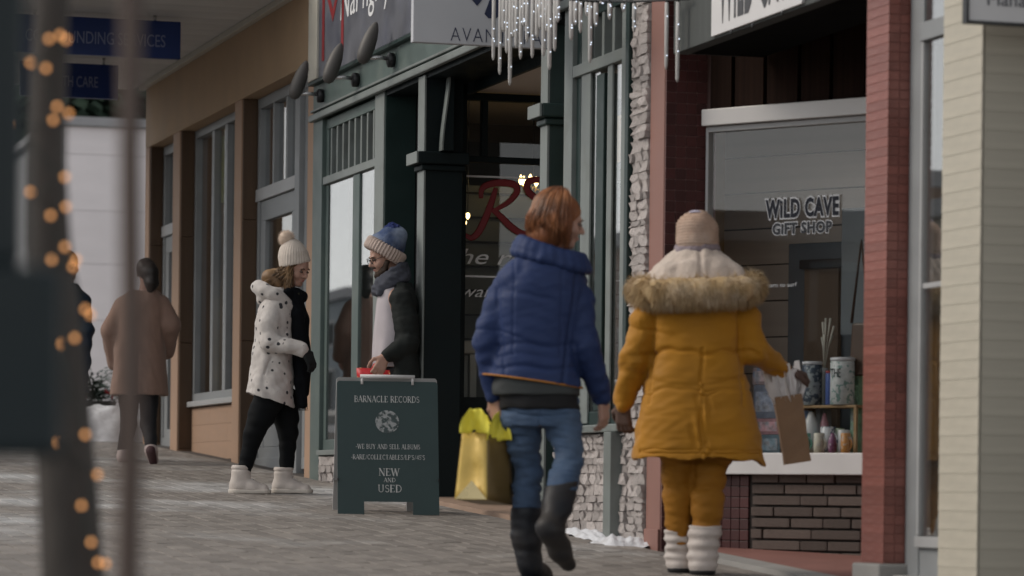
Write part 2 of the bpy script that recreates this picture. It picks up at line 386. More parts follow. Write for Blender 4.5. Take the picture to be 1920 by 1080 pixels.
# ------------------------------------------------------------------ beyond the corner
pb_y = 46.5
corner = onY(114, 500, pb_y); ztop = onY(170, 238, pb_y).z
pale = thing('pale_building', (corner.x + 4, pb_y, gz(pb_y)), 'pale panelled building across the side street behind the tan shop', 'building')
MB().box(corner.x + .01, corner.x + 9, pb_y + .03, pb_y + 9, gz(pb_y) - .4, ztop).build('wall', M_['gritgrey'], pale)
rows = [ztop, onY(170, 290, pb_y).z, onY(170, 395, pb_y).z, onY(170, 495, pb_y).z, onY(170, 600, pb_y).z, onY(170, 700, pb_y).z, gz(pb_y)]
pu = unit_block(M_['pale'], .004)
for i in range(6):
    for j in range(4):
        x0 = corner.x + j * 1.8; z1, z0 = rows[i], rows[i + 1]
        piece('panel', pu, pale, (x0 + .9, pb_y, (z0 + z1) / 2), (1.797, .05, z1 - z0 - .005))
bx('parapet', corner.x - .1, corner.x + 9.1, pb_y - .12, pb_y + 9.1, ztop + .002, onY(170, 221, pb_y).z, M_['gritgrey'], pale, .01)
bx('corner_trim', corner.x - .06, corner.x - .002, pb_y - .03, pb_y + .1, gz(pb_y), ztop, M_['gritgrey'], pale)
def conifer(x, y, h, r, label):
    t = thing('conifer_tree', (x, y, gz(min(y, 120))), label, 'tree', 'dark conifers behind the pale building')
    z0 = gz(min(y, 120))
    MB().tube([(x, y, z0 - .3), (x, y, z0 + h * .5), (x + .05, y, z0 + h)], [.22, .13, .02], 8).build('trunk', M_['bark'], t)
    c = MB()
    for k in range(6500):
        u = random.random() ** .8; zz = z0 + h * (.12 + .88 * u); rr = r * (1 - u) ** .85 * math.sqrt(random.random()) * (1 + .25 * math.sin(zz * 5)) + .1; a = random.uniform(0, 6.283)
        p = Vector((x + rr * math.cos(a), y + rr * math.sin(a), zz)); s_ = random.uniform(.2, .42)
        d = Vector((math.cos(a), math.sin(a), -.5)).normalized() * s_; e = Vector((-math.sin(a), math.cos(a), random.uniform(-.3, .3))) * s_ * .4
        n = len(c.v); c.v += [tuple(p - e), tuple(p + d), tuple(p + e), tuple(p - d * .3 + Vector((0, 0, .05)))]; c.f += [(n, n + 1, n + 2, n + 3)]
    c.build('crown', M_['needle'], t)
for i, (px, Yc, h) in enumerate(((95, 60, 12), (190, 63, 13), (300, 61, 12))):
    q = onY(px, 300, Yc); conifer(q.x, Yc, h, 2.9, ['dark conifer behind the pale building, at its outer corner', 'tallest dark conifer behind the pale building', 'dark conifer behind the pale building, next to the tan shop'][i])
# snow heap at the corner of the side street
p, _ = ground(180, 822); snow('snow_heap', p.x + .1, p.y, .80, .5, .40, 'big white snow heap on the corner past the tan shop', .1, 34, .25)
# planter of winter greens in front of the heap
p, D = ground(182, 768); p = atD(176, 752, 35.4); pz = gz(p.y)
t = thing('winter_planter', (p.x, p.y, pz), 'dark planter of evergreen boughs with red bows on the corner', 'planter')
MB().lathe([(.16, 0), (.18, .02), (.23, p.z - pz - .04), (.25, p.z - pz)], (p.x, p.y, pz), 20).build('pot', M_['terra'], t, True)
c = MB()
for k in range(700):
    a = random.uniform(0, 6.283); e = random.uniform(-.1, 1.2); R = random.uniform(.05, .40)
    q = Vector((p.x + R * math.cos(a) * math.cos(e), p.y + R * math.sin(a) * math.cos(e), p.z + R * math.sin(e) * .9 + .02)); d = Vector((math.cos(a), math.sin(a), .3)) * .09; s_ = Vector((-math.sin(a), math.cos(a), .2)) * .018
    n = len(c.v); c.v += [tuple(q - s_), tuple(q + s_), tuple(q + d)]; c.f.append((n, n + 1, n + 2))
c.build('greenery', M_['needle'], t)
for k in range(2):
    a = k * 2.0 - 1.0; q = Vector((p.x + .17 * math.sin(a) - .02, p.y - .2, p.z + .1 + .06 * math.cos(2 * a)))
    MB().tube([q + Vector((-.05, 0, .03)), q, q + Vector((.05, 0, .03)), q + Vector((.03, 0, -.06))], [.025, .012, .025, .01], 6).build('bow', M_['berry'], t, True)
# ------------------------------------------------------------------ the far side of the street (mirrored in the shop glass)
def opposite(y0, y1, h, m, label):
    x1 = -15; z0 = gz(y0) - .4
    t = thing('opposite_building', (x1, (y0 + y1) / 2, z0), label, 'building', 'buildings across the street')
    bx('wall', x1 - 9, x1, y0, y1, z0, gz(y1) + h, m, t, 0)
    bx('cornice', x1 - 9.1, x1 + .25, y0 - .05, y1 + .05, gz(y1) + h + .003, gz(y1) + h + .35, M_['gritgrey'], t, .02)
    n = int((y1 - y0) / 3)
    for k in range(n):
        yc = y0 + (k + .5) * (y1 - y0) / n
        for zz, hh in ((1.0, 2.0), (h - 1.5, .9)):
            fr = bx('window', x1 + .002, x1 + .06, yc - .8, yc + .8, gz(yc) + zz, gz(yc) + zz + hh, M_['palepaint'], t, 0)
            bx('pane', x1 + .06, x1 + .075, yc - .7, yc + .7, gz(yc) + zz + .1, gz(yc) + zz + hh - .1, M_['dark'], fr, 0)
opposite(2, 26, 2.7, M_['oppo2'], 'low brown brick building directly across the street')
opposite(26.2, 43.5, 5.0, M_['oppo3'], 'grey blue clad building across from the tan shop')
opposite(44, 62, 4.3, M_['oppo1'], 'beige two storey building on the far side of the street')
opposite(62.2, 84, 5.0, M_['oppo2'], 'brown brick building further up the far side of the street')
opposite(84.2, 125, 5.2, M_['oppo3'], 'grey clad building on the far side of the street')
# ================================================================== shops, far to near
GB = -.25                                           # walls start below the pavement
def gwall(name, x0, x1, y0, y1, ztop, m, parent, bevel=.004):
    lo, hi = min(y0, y1), max(y0, y1)
    return bx(name, x0, x1, lo, hi, gz(lo) + GB, ztop, m, parent, bevel)
# ------------------------------------------------------------------ tan stucco shop
ZS, ZH, ZT, ZSILL = 4.885, 4.28, 3.49, 1.88
tan = thing('stucco_shop', (XF, 28, gz(28)), 'tan stucco shop with grey painted doors and a wide soffit over the pavement', 'shop')
yA = [FY(271), FY(278.5), FY(323), FY(336), FY(438), FY(451), FY(575), FY(588)]   # pier edges far to near
RD = .13
gwallz = ZS + 1.6
bx('wall', XF, XF + .3, yA[7] + .003, yA[0], ZH, gwallz, M_['stucco'], tan)
for a, b in ((0, 1), (2, 3), (4, 5), (6, 7)):
    gwall('pier', XF + .002, XF + .3, yA[b] + .003, yA[a], ZH - .002, M_['stucco_pier'], tan)
gwall('side_wall', XF + .3, XF + 8, yA[0] - .3, yA[0] - .002, gwallz, M_['stucco'], tan)
for k in (1, 3, 5):                                 # dark timber reveals on the far side of each opening
    for j in range(3):
        z0 = gz(yA[k]) + j * (ZH - gz(yA[k])) / 3
        bx('reveal_board', XF + .012, XF + RD, yA[k] - .024, yA[k] - .002, z0 + .003, z0 + (ZH - gz(yA[k])) / 3 - .003, M_['darkwood'], tan, .003)
XW = XF + RD
def frame_rect(parent, name, x, y0, y1, z0, z1, w, d, m):
    """window frame lying in the street direction: a ring of four members"""
    mb = MB()
    mb.box(x, x + d, y0, y1, z0, z0 + w); mb.box(x, x + d, y0, y1, z1 - w, z1)
    mb.box(x + .001, x + d - .001, y0, y0 + w, z0 + w, z1 - w); mb.box(x + .001, x + d - .001, y1 - w, y1, z0 + w, z1 - w)
    return mb.build(name, m, parent, bevel=.004)
# shop window of the tan shop
y1, y0 = yA[3] - .03, yA[4] + .005
gwall('window_panel', XW + .02, XW + .2, y0, y1, ZSILL - .05, M_['stucco_pier'], tan)
ub = unit_block(M_['stucco_pier'], .008)
for r in range(3):
    zz0 = gz(y0) + .02; hh = (ZSILL - .06 - zz0) / 3
    for c_ in range(3):
        L_ = (y1 - y0) / 3
        yc = y0 + (c_ + .5) * L_
        piece('wall_block', ub, tan, (XW + .012, yc, zz0 + (r + .5) * hh), (.03, L_ - .002, hh - .002))
bx('sill', XW - .05, XW + .1, y0, y1, ZSILL - .048, ZSILL, M_['palepaint'], tan, .006)
wn = frame_rect(tan, 'window', XW, y0, y1, ZSILL + .001, ZH - .003, .07, .06, M_['greypaint'])
ym = y0 + (y1 - y0) * .42
for yy in (ym, ym + .55):
    bx('mullion', XW + .004, XW + .07, yy - .05, yy + .05, ZSILL + .072, ZH - .075, M_['greypaint'], wn)
bx('pane', XW + .05, XW + .054, y0 + .05, y1 - .05, ZSILL + .05, ZH - .05, M_['glass'], wn, 0)
bx('blind', XW + .12, XW + .13, ym + .15, ym + .9, 3.6, ZH - .1, mat('yellow green poster', (.32, .30, .05), .6), tan, 0)
bx('curtain', XW + .13, XW + .15, ym + .1, ym + .5, ZSILL, 2.8, mat('ochre drape', (.40, .27, .10), .8, .2, 6, stretch=(1, 8, .2)), tan, 0)
# door of the tan shop with its transom light
def door_unit(y0, y1, zt, nm):
    zf = gz(y0) + .02
    d = frame_rect(tan, nm, XW, y0, y1, zf, ZH - .003, .085, .08, M_['greypaint'])
    bx('transom_bar', XW - .015, XW + .09, y0 + .002, y1 - .002, zt - .05, zt + .05, M_['palepaint'], d)
    bx('pane', XW + .045, XW + .049, y0 + .06, y1 - .06, zf + .1, ZH - .06, M_['glass'], d, 0)
    return d, zf
y1, y0 = yA[5] - .03, yA[6] + .005
d, zf = door_unit(y0 + .86, y1, ZT, 'door')
w_ = y1 - (y0 + .86)
for f in (.30, .62):
    bx('muntin', XW + .005, XW + .08, y0 + .86 + w_ * f - .03, y0 + .86 + w_ * f + .03, ZT + .052, ZH - .09, M_['greypaint'], d)
dl = frame_rect(d, 'door_leaf', XW + .012, y0 + .96, y1 - .09, zf + .01, ZT - .055, .16, .045, M_['greypaint'])
bx('kick_panel', XW + .02, XW + .05, y0 + 1.1, y1 - .22, zf + .172, zf + .75, M_['greypaint'], dl)
bx('kick_rail', XW + .014, XW + .056, y0 + 1.1, y1 - .22, zf + .752, zf + .86, M_['greypaint'], dl)
MB().tube([(XW - .04, y0 + 1.03, zf + 1.0), (XW - .04, y0 + 1.03, zf + 1.25)], .012, 8).build('handle', M_['black'], dl, True)
bx('door_post', XW - .03, XW + .1, y0 + .70, y0 + .855, gz(y0) + GB, ZH - .004, M_['greypaint'], tan)
sw = frame_rect(tan, 'side_window', XW + .01, y0 + .003, y0 + .697, gz(y0) + .05, ZH - .006, .09, .05, M_['greypaint'])
bx('pane', XW + .016, XW + .02, y0 + .07, y0 + .63, gz(y0) + .12, ZH - .08, M_['glassfar'], sw, 0)
bx('glazing_bar', XW + .012, XW + .058, y0 + .094, y0 + .606, 3.7, 3.76, M_['greypaint'], sw)
y1, y0 = yA[1] - .03, yA[2] + .005
d, zf = door_unit(y0, y1, ZT, 'door')
dl = frame_rect(d, 'door_leaf', XW + .012, y0 + .09, y1 - .09, zf + .01, ZT - .055, .15, .045, M_['greypaint'])
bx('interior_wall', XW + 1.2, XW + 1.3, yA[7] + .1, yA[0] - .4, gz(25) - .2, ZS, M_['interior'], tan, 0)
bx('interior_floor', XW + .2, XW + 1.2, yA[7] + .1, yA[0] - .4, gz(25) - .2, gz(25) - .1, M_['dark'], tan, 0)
# soffit of boards over the pavement
soff = MB().box(XF - 3.0, XF - .001, yA[7] + .0, 32.0, ZS + .02, ZS + .35).build('soffit', M_['gritgrey'], tan)
sb = unit_block(M_['soffit'], .004)
yy = yA[7] + .17
while yy < 31.9:
    piece('soffit_board', sb, soff, (XF - 1.52, yy, ZS + .008), (2.94, .328, .022)); yy += .336
bx('soffit_trim', XF - .06, XF - .002, yA[7] + .01, 31.6, ZS - .055, ZS - .006, M_['cream'], tan)
bx('soffit_fascia', XF - 3.06, XF - 3.002, yA[7], 32.0, ZS - .12, ZS + .4, M_['gritgrey'], tan)
# blue hanging signs under the soffit
def hang_sign(xr, ytop, ybot, D, length, body, tw, th, tcx, label):
    a = atD(xr, ytop, D); b = atD(xr, ybot, D); Yc = a.y
    t = thing('hanging_sign', ((a.x - length / 2), Yc, b.z), label, 'sign')
    bd = bx('board', a.x - length, a.x, Yc - .03, Yc + .03, b.z, a.z, M_['bluesign'], t, .006)
    for k in (.15, .85):
        xx = a.x - length * k
        MB().tube([(xx, Yc, a.z - .002), (xx, Yc, ZS - .004)], .012, 8).build('hanger', M_['chrome'], t, True)
    tc = atD(tcx, (ytop + ybot) / 2 + 1, D)
    text('lettering', body, M_['signtext'], t, plane_matrix((a.x - length / 2, Yc - .032, tc.z), (1, 0, 0), (0, 0, 1)), .15, fit=(tw, th), depth=.001)
hang_sign(338, 42, 112, 27.3, 1.37, 'COMPOUNDING SERVICES', 1.12, .098, 178, 'long dark blue hanging sign reading COMPOUNDING SERVICES under the soffit')
hang_sign(222, 123, 187, 30.0, .87, 'HEALTH CARE', .50, .095, 129, 'short dark blue hanging sign reading HEALTH CARE under the soffit')
# ------------------------------------------------------------------ green shop
ZL, ZSG, ZBT, ZBB = 3.84, 4.115, 3.755, 3.38
grn = thing('green_shop', (XF, 20.7, gz(20.7)), 'green painted record shop with white stone base, columns and recessed entry', 'shop')
Y = {k: FY(k) for k in (588, 605, 620, 658, 670, 703, 720, 785, 797, 1015, 1028, 1057, 1072, 1105, 1121, 1137, 1146, 1163, 1179)}
Y[1185], Y[1217], Y[1244] = FY(1185), FY(1217), FY(1244)
FT = .34
bx('fascia', XF - .012, XF + FT, Y[1185] + .003, Y[588], ZL, 6.0, M_['green'], grn)
bx('fascia_moulding', XF - .05, XF - .0125, Y[1185] + .003, Y[588], ZL - .022, ZL + .028, M_['greytrim'], grn, .008)
bx('fascia_bead', XF - .035, XF - .0125, Y[1185] + .003, Y[588], ZL + .048, ZL + .066, M_['greytrim'], grn, .005)
bx('sign_ledge', XF - .055, XF - .0125, Y[1185] + .003, Y[588], ZSG - .03, ZSG - .004, M_['greendk'], grn, .004)
sgn = bx('sign_board', XF - .045, XF - .0125, 18.6, Y[605] - .002, ZSG, 5.6, M_['slate'], grn)
bx('sign_end_board', XF - .06, XF - .0125, Y[605], Y[588] - .02, ZSG - .002, 5.6, M_['cream'], grn)
text('red_lettering', 'M', M_['redpaint'], sgn, plane_matrix((XF - .047, onX(636, 40).y, (onX(636, 100).z + onX(636, -45).z) / 2), (0, -1, 0), (0, 0, 1)), .5, fit=(.66, .60), depth=.001, offset=-.008)
p1, p2 = onX(662, 45), onX(762, 0)
text('white_lettering', 'Nai ngleyes', M_['whitepaint'], sgn, plane_matrix((XF - .047, (p1.y + p2.y) / 2 + .05, p1.z + .13), (0, -1, 0), (0, 0, 1)), .4, fit=(1.75, .34), depth=.001, shear=.15)
# left bay: pilaster, barred transom, two tall panes, stone plinth
gwall('pilaster', XF - .01, XF + .2, Y[605], Y[588], ZL - .003, M_['green'], grn)
gwall('post', XF - .008, XF + .21, Y[720], Y[703], ZL - .003, M_['greytrim'], grn)
zb = 1.40
yl1, yl0 = Y[605] - .003, Y[703] + .003
bay = frame_rect(grn, 'shop_window', XF + .02, yl0, yl1, zb, ZL - .025, .075, .08, M_['green'])
bx('transom_bar', XF - .004, XF + .1, yl0 + .002, yl1 - .002, ZBB - .045, ZBB + .012, M_['greytrim'], bay)
for k in range(8):
    yy = yl0 + .06 + (k + .5) * (yl1 - yl0 - .12) / 8
    bx('transom_baluster', XF + .022, XF + .075, yy - .018, yy + .018, ZBB + .014, ZL - .101, M_['greytrim'], bay)
bx('transom_pane', XF + .09, XF + .096, yl0 + .05, yl1 - .05, ZBB, ZL - .07, M_['glass'], bay, 0)
bx('mullion', XF + .012, XF + .1, Y[670], Y[658], zb + .076, ZBB - .047, M_['green'], bay)
for a, b in ((yl0 + .07, Y[670] - .002), (Y[658] + .002, yl1 - .07)):
    bx('pane', XF + .024, XF + .028, a, b, zb + .07, ZBB - .04, M_['glassfar'], bay, 0)
bx('window_sill', XF - .03, XF + .1, yl0, yl1, zb - .04, zb - .002, M_['greytrim'], bay)
cordY = (yl0 + Y[670]) / 2
a = onX(672, 372, XF + .25); b = onX(680, 432, XF + .25)
MB().tube([a, (a + b) / 2 + Vector((0, .01, 0)), b], .012, 8).build('yellow_strap', mat('yellow strap', (.65, .38, .03), .6), grn, True)
bx('notice', XF + .10, XF + .104, onX(626, 800, XF + .1).y, onX(611, 800, XF + .1).y, onX(618, 830, XF + .1).z, onX(618, 772, XF + .1).z, M_['whitepaint'], grn, 0)
# niche beside the left bay: return wall and back
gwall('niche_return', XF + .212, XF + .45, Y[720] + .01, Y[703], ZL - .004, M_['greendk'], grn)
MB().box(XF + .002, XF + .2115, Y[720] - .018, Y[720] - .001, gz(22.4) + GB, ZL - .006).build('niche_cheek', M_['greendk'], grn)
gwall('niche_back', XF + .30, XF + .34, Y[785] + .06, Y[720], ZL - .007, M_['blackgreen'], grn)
# columns with capitals and curved brackets; lit and shaded sides set by colour
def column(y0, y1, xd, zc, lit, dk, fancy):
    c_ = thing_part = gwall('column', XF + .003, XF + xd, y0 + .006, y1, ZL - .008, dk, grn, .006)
    bx('facing', XF - .012, XF + .0025, y0, y1, gz(y0) + .002, ZL - .03, lit, c_, .003)  # pale strip: light on the street side put into the colour
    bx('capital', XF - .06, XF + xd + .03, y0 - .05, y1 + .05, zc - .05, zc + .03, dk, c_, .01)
    bx('capital_lit_face', XF - .075, XF - .061, y0 - .052, y1 + .052, zc - .048, zc + .028, lit, c_, .003)
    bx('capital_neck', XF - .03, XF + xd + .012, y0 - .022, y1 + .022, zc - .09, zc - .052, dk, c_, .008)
    if fancy:
        pr = []
        zz0, zz1 = zc + .034, ZL - .01
        for k in range(13):
            u = k / 12; pr.append((XF + .085 + .045 * (3 * u * u - 2 * u ** 3), zz0 + (zz1 - zz0) * u))
        poly = pr + [(XF + .16, zz1), (XF + .16, zz0)]
        MB().prism(poly, 'y', y0 - .10, y0 + .004).build('bracket', dk, c_)
        strip = [(x - .004, z) for x, z in pr] + [(x + .006, z) for x, z in reversed(pr)]
        MB().prism(strip, 'y', y0 - .106, y0 - .03).build('bracket_lit_edge', lit, c_)
    return c_
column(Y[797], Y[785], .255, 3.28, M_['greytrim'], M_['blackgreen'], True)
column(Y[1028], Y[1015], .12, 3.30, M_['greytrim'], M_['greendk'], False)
# display window in the recess, facing down the street
yd = Y[785] + .10
dw0, dw1 = XF + .2, XF + 2.4
def XZ(px, py): p = onY(px, py, yd); return p.x, p.z
zs = [XZ(940, 184)[1], XZ(940, 300)[1], XZ(940, 740)[1]]
dsp = thing_part = MB()
dsp.box(dw0, dw1, yd, yd + .07, zs[0] - .02, zs[0] + .03); dsp.box(dw0, dw1, yd, yd + .07, zs[1] - .02, zs[1] + .02)
xm = XZ(910, 240)[0]; dsp.box(xm - .02, xm + .02, yd + .002, yd + .068, zs[1] + .02, zs[0] - .02)
xm2 = xm + .95; dsp.box(xm2 - .02, xm2 + .02, yd + .002, yd + .068, zs[1] + .02, zs[0] - .02)
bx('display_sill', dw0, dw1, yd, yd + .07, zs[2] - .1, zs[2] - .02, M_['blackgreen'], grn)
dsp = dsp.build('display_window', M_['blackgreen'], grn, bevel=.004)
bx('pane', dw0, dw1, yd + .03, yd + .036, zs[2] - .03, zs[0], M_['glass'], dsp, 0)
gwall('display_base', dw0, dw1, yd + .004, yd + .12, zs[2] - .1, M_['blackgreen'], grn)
def TX(px, py): p = onY(px, py, yd - .004); return (p.x, yd - .004, p.z)
for yy in (329, 517):
    x0, z0 = XZ(868, yy); bx('white_rule', dw0, dw1, yd + .022, yd + .028, z0 - .006, z0 + .006, M_['whitepaint'], dsp, 0)
sc = 22.4 / FPX
def brush(nm, pts, rad):
    """painted brush stroke on the inside of the glass: a flattened tapering ribbon"""
    pp_ = []
    for k in range(len(pts) - 1):
        p0 = pts[max(k - 1, 0)]; p1 = pts[k]; p2 = pts[k + 1]; p3 = pts[min(k + 2, len(pts) - 1)]
        for u in (0, .25, .5, .75):
            pp_.append(tuple(.5 * (2 * p1[c] + (p2[c] - p0[c]) * u + (2 * p0[c] - 5 * p1[c] + 4 * p2[c] - p3[c]) * u * u + (-p0[c] + 3 * p1[c] - 3 * p2[c] + p3[c]) * u ** 3) for c in (0, 1)))
    pp_.append(pts[-1]); w3 = [onY(x, y, yd + .018) for x, y in pp_]; n = len(w3)
    rr = [rad * sc * (.35 + .65 * math.sin(math.pi * min(1, .12 + .8 * k / (n - 1)))) for k in range(n)]
    mb = MB().tube(w3, rr, 8); mb.v = [(x, yd + .018 + (y - yd - .018) * .05, z) for x, y, z in mb.v]; mb.build(nm, M_['redpaint'], dsp, True)
brush('red_stroke', [(930, 352), (924, 372), (912, 405), (898, 434), (884, 446), (872, 440)], 7)
brush('red_stroke', [(902, 372), (905, 352), (930, 343), (962, 345), (970, 358), (955, 378), (928, 394)], 7)
brush('red_stroke', [(922, 392), (938, 405), (958, 425), (980, 438), (1000, 436)], 7)
brush('red_stroke', [(1040, 350), (1018, 338), (992, 340), (990, 358), (1012, 380), (1020, 410), (1000, 432)], 7)
x_, _, z_ = TX(905, 481); text('script_lettering', 'the records', M_['whitepaint'], dsp, plane_matrix((x_ + .28, yd + .018, z_), (1, 0, 0), (0, 0, 1)), .13, fit=(1.0, .10), shear=.35, depth=.001)
x_, _, z_ = TX(893, 546); text('script_lettering', 'wanted', M_['whitepaint'], dsp, plane_matrix((x_ + .12, yd + .018, z_), (1, 0, 0), (0, 0, 1)), .1, fit=(.42, .075), shear=.35, depth=.001)
# what stands behind that glass
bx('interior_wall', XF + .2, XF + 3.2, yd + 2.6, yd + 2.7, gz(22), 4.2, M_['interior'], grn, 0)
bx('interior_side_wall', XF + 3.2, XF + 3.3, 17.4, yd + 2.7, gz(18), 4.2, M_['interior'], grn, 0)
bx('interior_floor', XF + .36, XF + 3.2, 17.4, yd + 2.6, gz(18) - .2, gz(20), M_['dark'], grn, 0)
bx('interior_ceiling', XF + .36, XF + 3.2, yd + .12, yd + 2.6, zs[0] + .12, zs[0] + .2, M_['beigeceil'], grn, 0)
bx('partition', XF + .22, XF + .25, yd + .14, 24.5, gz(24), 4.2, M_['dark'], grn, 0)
for k in range(7):
    z = zs[1] - .12 - k * .17
    bx('slat_rail', XF + .6, XF + 1.9, yd + 1.2, yd + 1.215, z, z + .012, M_['black'], grn, 0)
bx('slat_wall', XF + .6, XF + 1.9, yd + 1.22, yd + 1.24, zs[2], zs[1] - .06, mat('grey slat wall', (.20, .21, .20), .6), grn, 0)
# chandelier behind the glass
q = onY(1000, 342, yd + .9)
t = thing('chandelier', (q.x, q.y, q.z - .12), 'small lit chandelier glowing behind the record shop glass', 'lamp')
MB().tube([(q.x, q.y, q.z + .03), (q.x, q.y, zs[0] + .119)], .006, 6).build('stem', M_['black'], t)
for k in range(6):
    a = k * math.pi / 3; e = (q.x + .09 * math.cos(a), q.y + .09 * math.sin(a), q.z)
    MB().tube([(q.x, q.y, q.z - .03), ((q.x + e[0]) / 2, (q.y + e[1]) / 2, q.z - .06), (e[0], e[1], q.z - .02)], .005, 6).build('arm', M_['gold'], t, True)
    MB().lathe([(.004, -.02), (.016, 0), (.013, .03), (.002, .05)], e, 10).build('bulb', M_['lamp'], t, True)
for px, py, r_ in ((877, 405, .016), (908, 250, .012), (872, 418, .012)):
    q = onY(px, py, yd + .8)
    t = thing('string_bulb', tuple(q), 'warm %s bulb on a thin cord inside the record shop' % {405: 'larger', 250: 'upper', 418: 'smaller'}[py], 'bulb')
    MB().lathe([(.004, -r_ * 1.4), (r_, -.2 * r_), (r_ * .8, r_), (.003, r_ * 1.4)], q, 12).build('globe', M_['lamp'], t, True)
    MB().tube([(q.x, q.y, q.z + r_), (q.x, q.y, zs[0] + .119)], .003, 6).build('cord', M_['black'], t)
# pale stool in the display
q0 = onY(868, 740, yd + .4); q1 = onY(898, 640, yd + .4)
t = thing('display_stool', (q0.x + .05, q0.y, q0.z - .3), 'pale wooden stool standing behind the record shop glass', 'stool')
bx('seat', q0.x - .15, q1.x, q0.y - .1, q0.y + .2, q1.z - .09, q1.z, M_['cream'], t, .02)
for dx, dy in ((-.1, -.06), (-.1, .16), (q1.x - q0.x - .06, -.06), (q1.x - q0.x - .06, .16)):
    bx('leg', q0.x + dx - .025, q0.x + dx + .025, q0.y + dy - .02, q0.y + dy + .02, gz(20) + .001, q1.z - .092, M_['cream'], t, .006)
# ceiling and floor of the entry recess
bx('entry_ceiling', XF + FT, XF + 2.6, Y[1015] - .2, yd + .02, zs[0] + .04, zs[0] + .12, M_['beigeceil'], grn, 0)
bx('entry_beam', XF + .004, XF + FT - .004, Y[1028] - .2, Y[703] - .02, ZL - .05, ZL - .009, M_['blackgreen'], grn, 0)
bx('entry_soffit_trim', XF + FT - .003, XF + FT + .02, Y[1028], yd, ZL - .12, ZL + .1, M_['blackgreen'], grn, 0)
mb = MB(); ya, yb = Y[1028] - .1, yd + .3
mb.quadbox([(XF - .02, ya, gz(ya) - .1), (XF + 2.6, ya, gz(ya) - .1), (XF + 2.6, yb, gz(yb) - .1), (XF - .02, yb, gz(yb) - .1), (XF - .02, ya, gz(ya) + .018), (XF + 2.6, ya, gz(ya) + .06), (XF + 2.6, yb, gz(yb) + .05), (XF - .02, yb, gz(yb) + .018)])
mb.build('entry_floor', M_['tanfloor'], grn)
# right bay over the stone base
zr = 1.475
gwall('bay_post', XF - .006, XF + .06, Y[1072], Y[1057], ZL - .004, M_['greytrim'], grn)
yr1, yr0 = Y[1072] - .003, Y[1179] + .0
bay = frame_rect(grn, 'shop_window', XF + .02, yr0, yr1, zr, ZL - .025, .075, .1, M_['greendk'])
bx('stile', XF + .008, XF + .021, FY(1105, X=XF + .01) , FY(1088, X=XF + .01), zr + .01, ZL - .03, M_['greytrim'], bay)
bx('stile', XF + .008, XF + .021, FY(1146, X=XF + .01), FY(1137, X=XF + .01), zr + .01, 3.44, M_['greytrim'], bay)
bx('stile', XF - .012, XF + .021, yr0 + .001, FY(1163, X=XF - .01), zr + .01, ZL - .03, M_['greytrim'], bay)
bx('mullion', XF + .018, XF + .1, FY(1137, X=XF + .04), FY(1123, X=XF + .04), zr + .076, 3.40, M_['greendk'], bay)
bx('transom_bar', XF - .006, XF + .11, yr0 + .003, yr1 - .003, 3.425, 3.49, M_['greytrim'], bay)
for k in range(5):
    yy = yr0 + .1 + (k + .5) * (yr1 - yr0 - .1) / 5
    bx('transom_baluster', XF + .024, XF + .075, yy - .02, yy + .02, 3.492, ZL - .101, M_['greytrim'], bay)
for a, b in ((yr0 + .02, FY(1137, X=XF + .025)), (FY(1123, X=XF + .025), yr1 - .02)):
    bx('pane', XF + .024, XF + .028, a, b, zr + .07, 3.42, M_['glassfar'], bay, 0)
bx('transom_pane', XF + .085, XF + .09, yr0 + .05, yr1 - .05, 3.48, ZL - .06, M_['glass'], bay, 0)
bx('window_sill', XF - .055, XF + .11, yr0 - .005, Y[1057], zr - .045, zr - .003, M_['greytrim'], bay, .006)
q = onX(1156, 260, XF + .35)
bx('yellow_notice', XF + .3, XF + .31, FY(1165, X=XF + .3), FY(1146, X=XF + .3), onX(1156, 305, XF + .3).z, onX(1156, 218, XF + .3).z, mat('amber panel', (.50, .30, .06), .6), grn, 0)
# white split stone: base and the strip beside the pilaster
stb = gwall('stone_base', XF + .03, XF + .2, Y[1185], Y[1028] - .2, zr - .05, M_['stonejoint'], grn, 0)
sts = bx('stone_strip', XF + .03, XF + .2, Y[1217], Y[1185] - .002, gz(16.9) + GB, 5.2, M_['stonejoint'], grn, 0)
bm = bmesh.new(); bmesh.ops.create_cube(bm, size=1); bmesh.ops.subdivide_edges(bm, edges=bm.edges[:], cuts=1)
stone_meshes = []
for k in range(5):
    b2 = bm.copy(); rr = random.Random(k)
    for v in b2.verts:
        if v.co.x < -.4: v.co.x += rr.uniform(-.16, .16)
        v.co.y += rr.uniform(-.05, .05); v.co.z += rr.uniform(-.07, .07)
    me = bpy.data.meshes.new('stone'); b2.to_mesh(me); b2.free(); me.materials.append(M_['stone']); stone_meshes.append(me)
bm.free()
def clad(parent, y0, y1, zlo, zhi, hmin=.03, hmax=.07, wmin=.06, wmax=.2, only=None):
    z = zlo
    while z < zhi - .015:
        h = min(random.uniform(hmin, hmax), zhi - z); y = y0
        while y < y1 - .01:
            w_ = min(random.uniform(wmin, wmax), y1 - y)
            if y1 - y - w_ < .035: w_ = y1 - y
            zc = z + h / 2
            if zc > gz(y) - .03:
                dep = random.uniform(.054, .068)
                hh = h
                piece('stone', random.choice(stone_meshes), parent, (XF + .035 - dep / 2 + .01, y + w_ / 2, zc), (dep, w_ * .98, hh * .97), rot=(random.uniform(-.03, .03), random.uniform(-.04, .04), random.uniform(-.04, .04)))
            y += w_
        z += h
clad(stb, Y[1185] + .01, Y[1028] - .22, gz(17) - .02, zr - .052, .032, .062, .06, .15)
clad(sts, Y[1217] + .003, Y[1185] - .02, gz(16.9) - .02, 4.35, .032, .065, .07, .16)
pl = gwall('plinth', XF + .02, XF + .2, Y[703] + .002, Y[605] - .002, zb - .045, M_['stonejoint'], grn, 0)
clad(pl, Y[703] + .01, Y[605] - .01, gz(22.8), zb - .05, .05, .07, .1, .22)
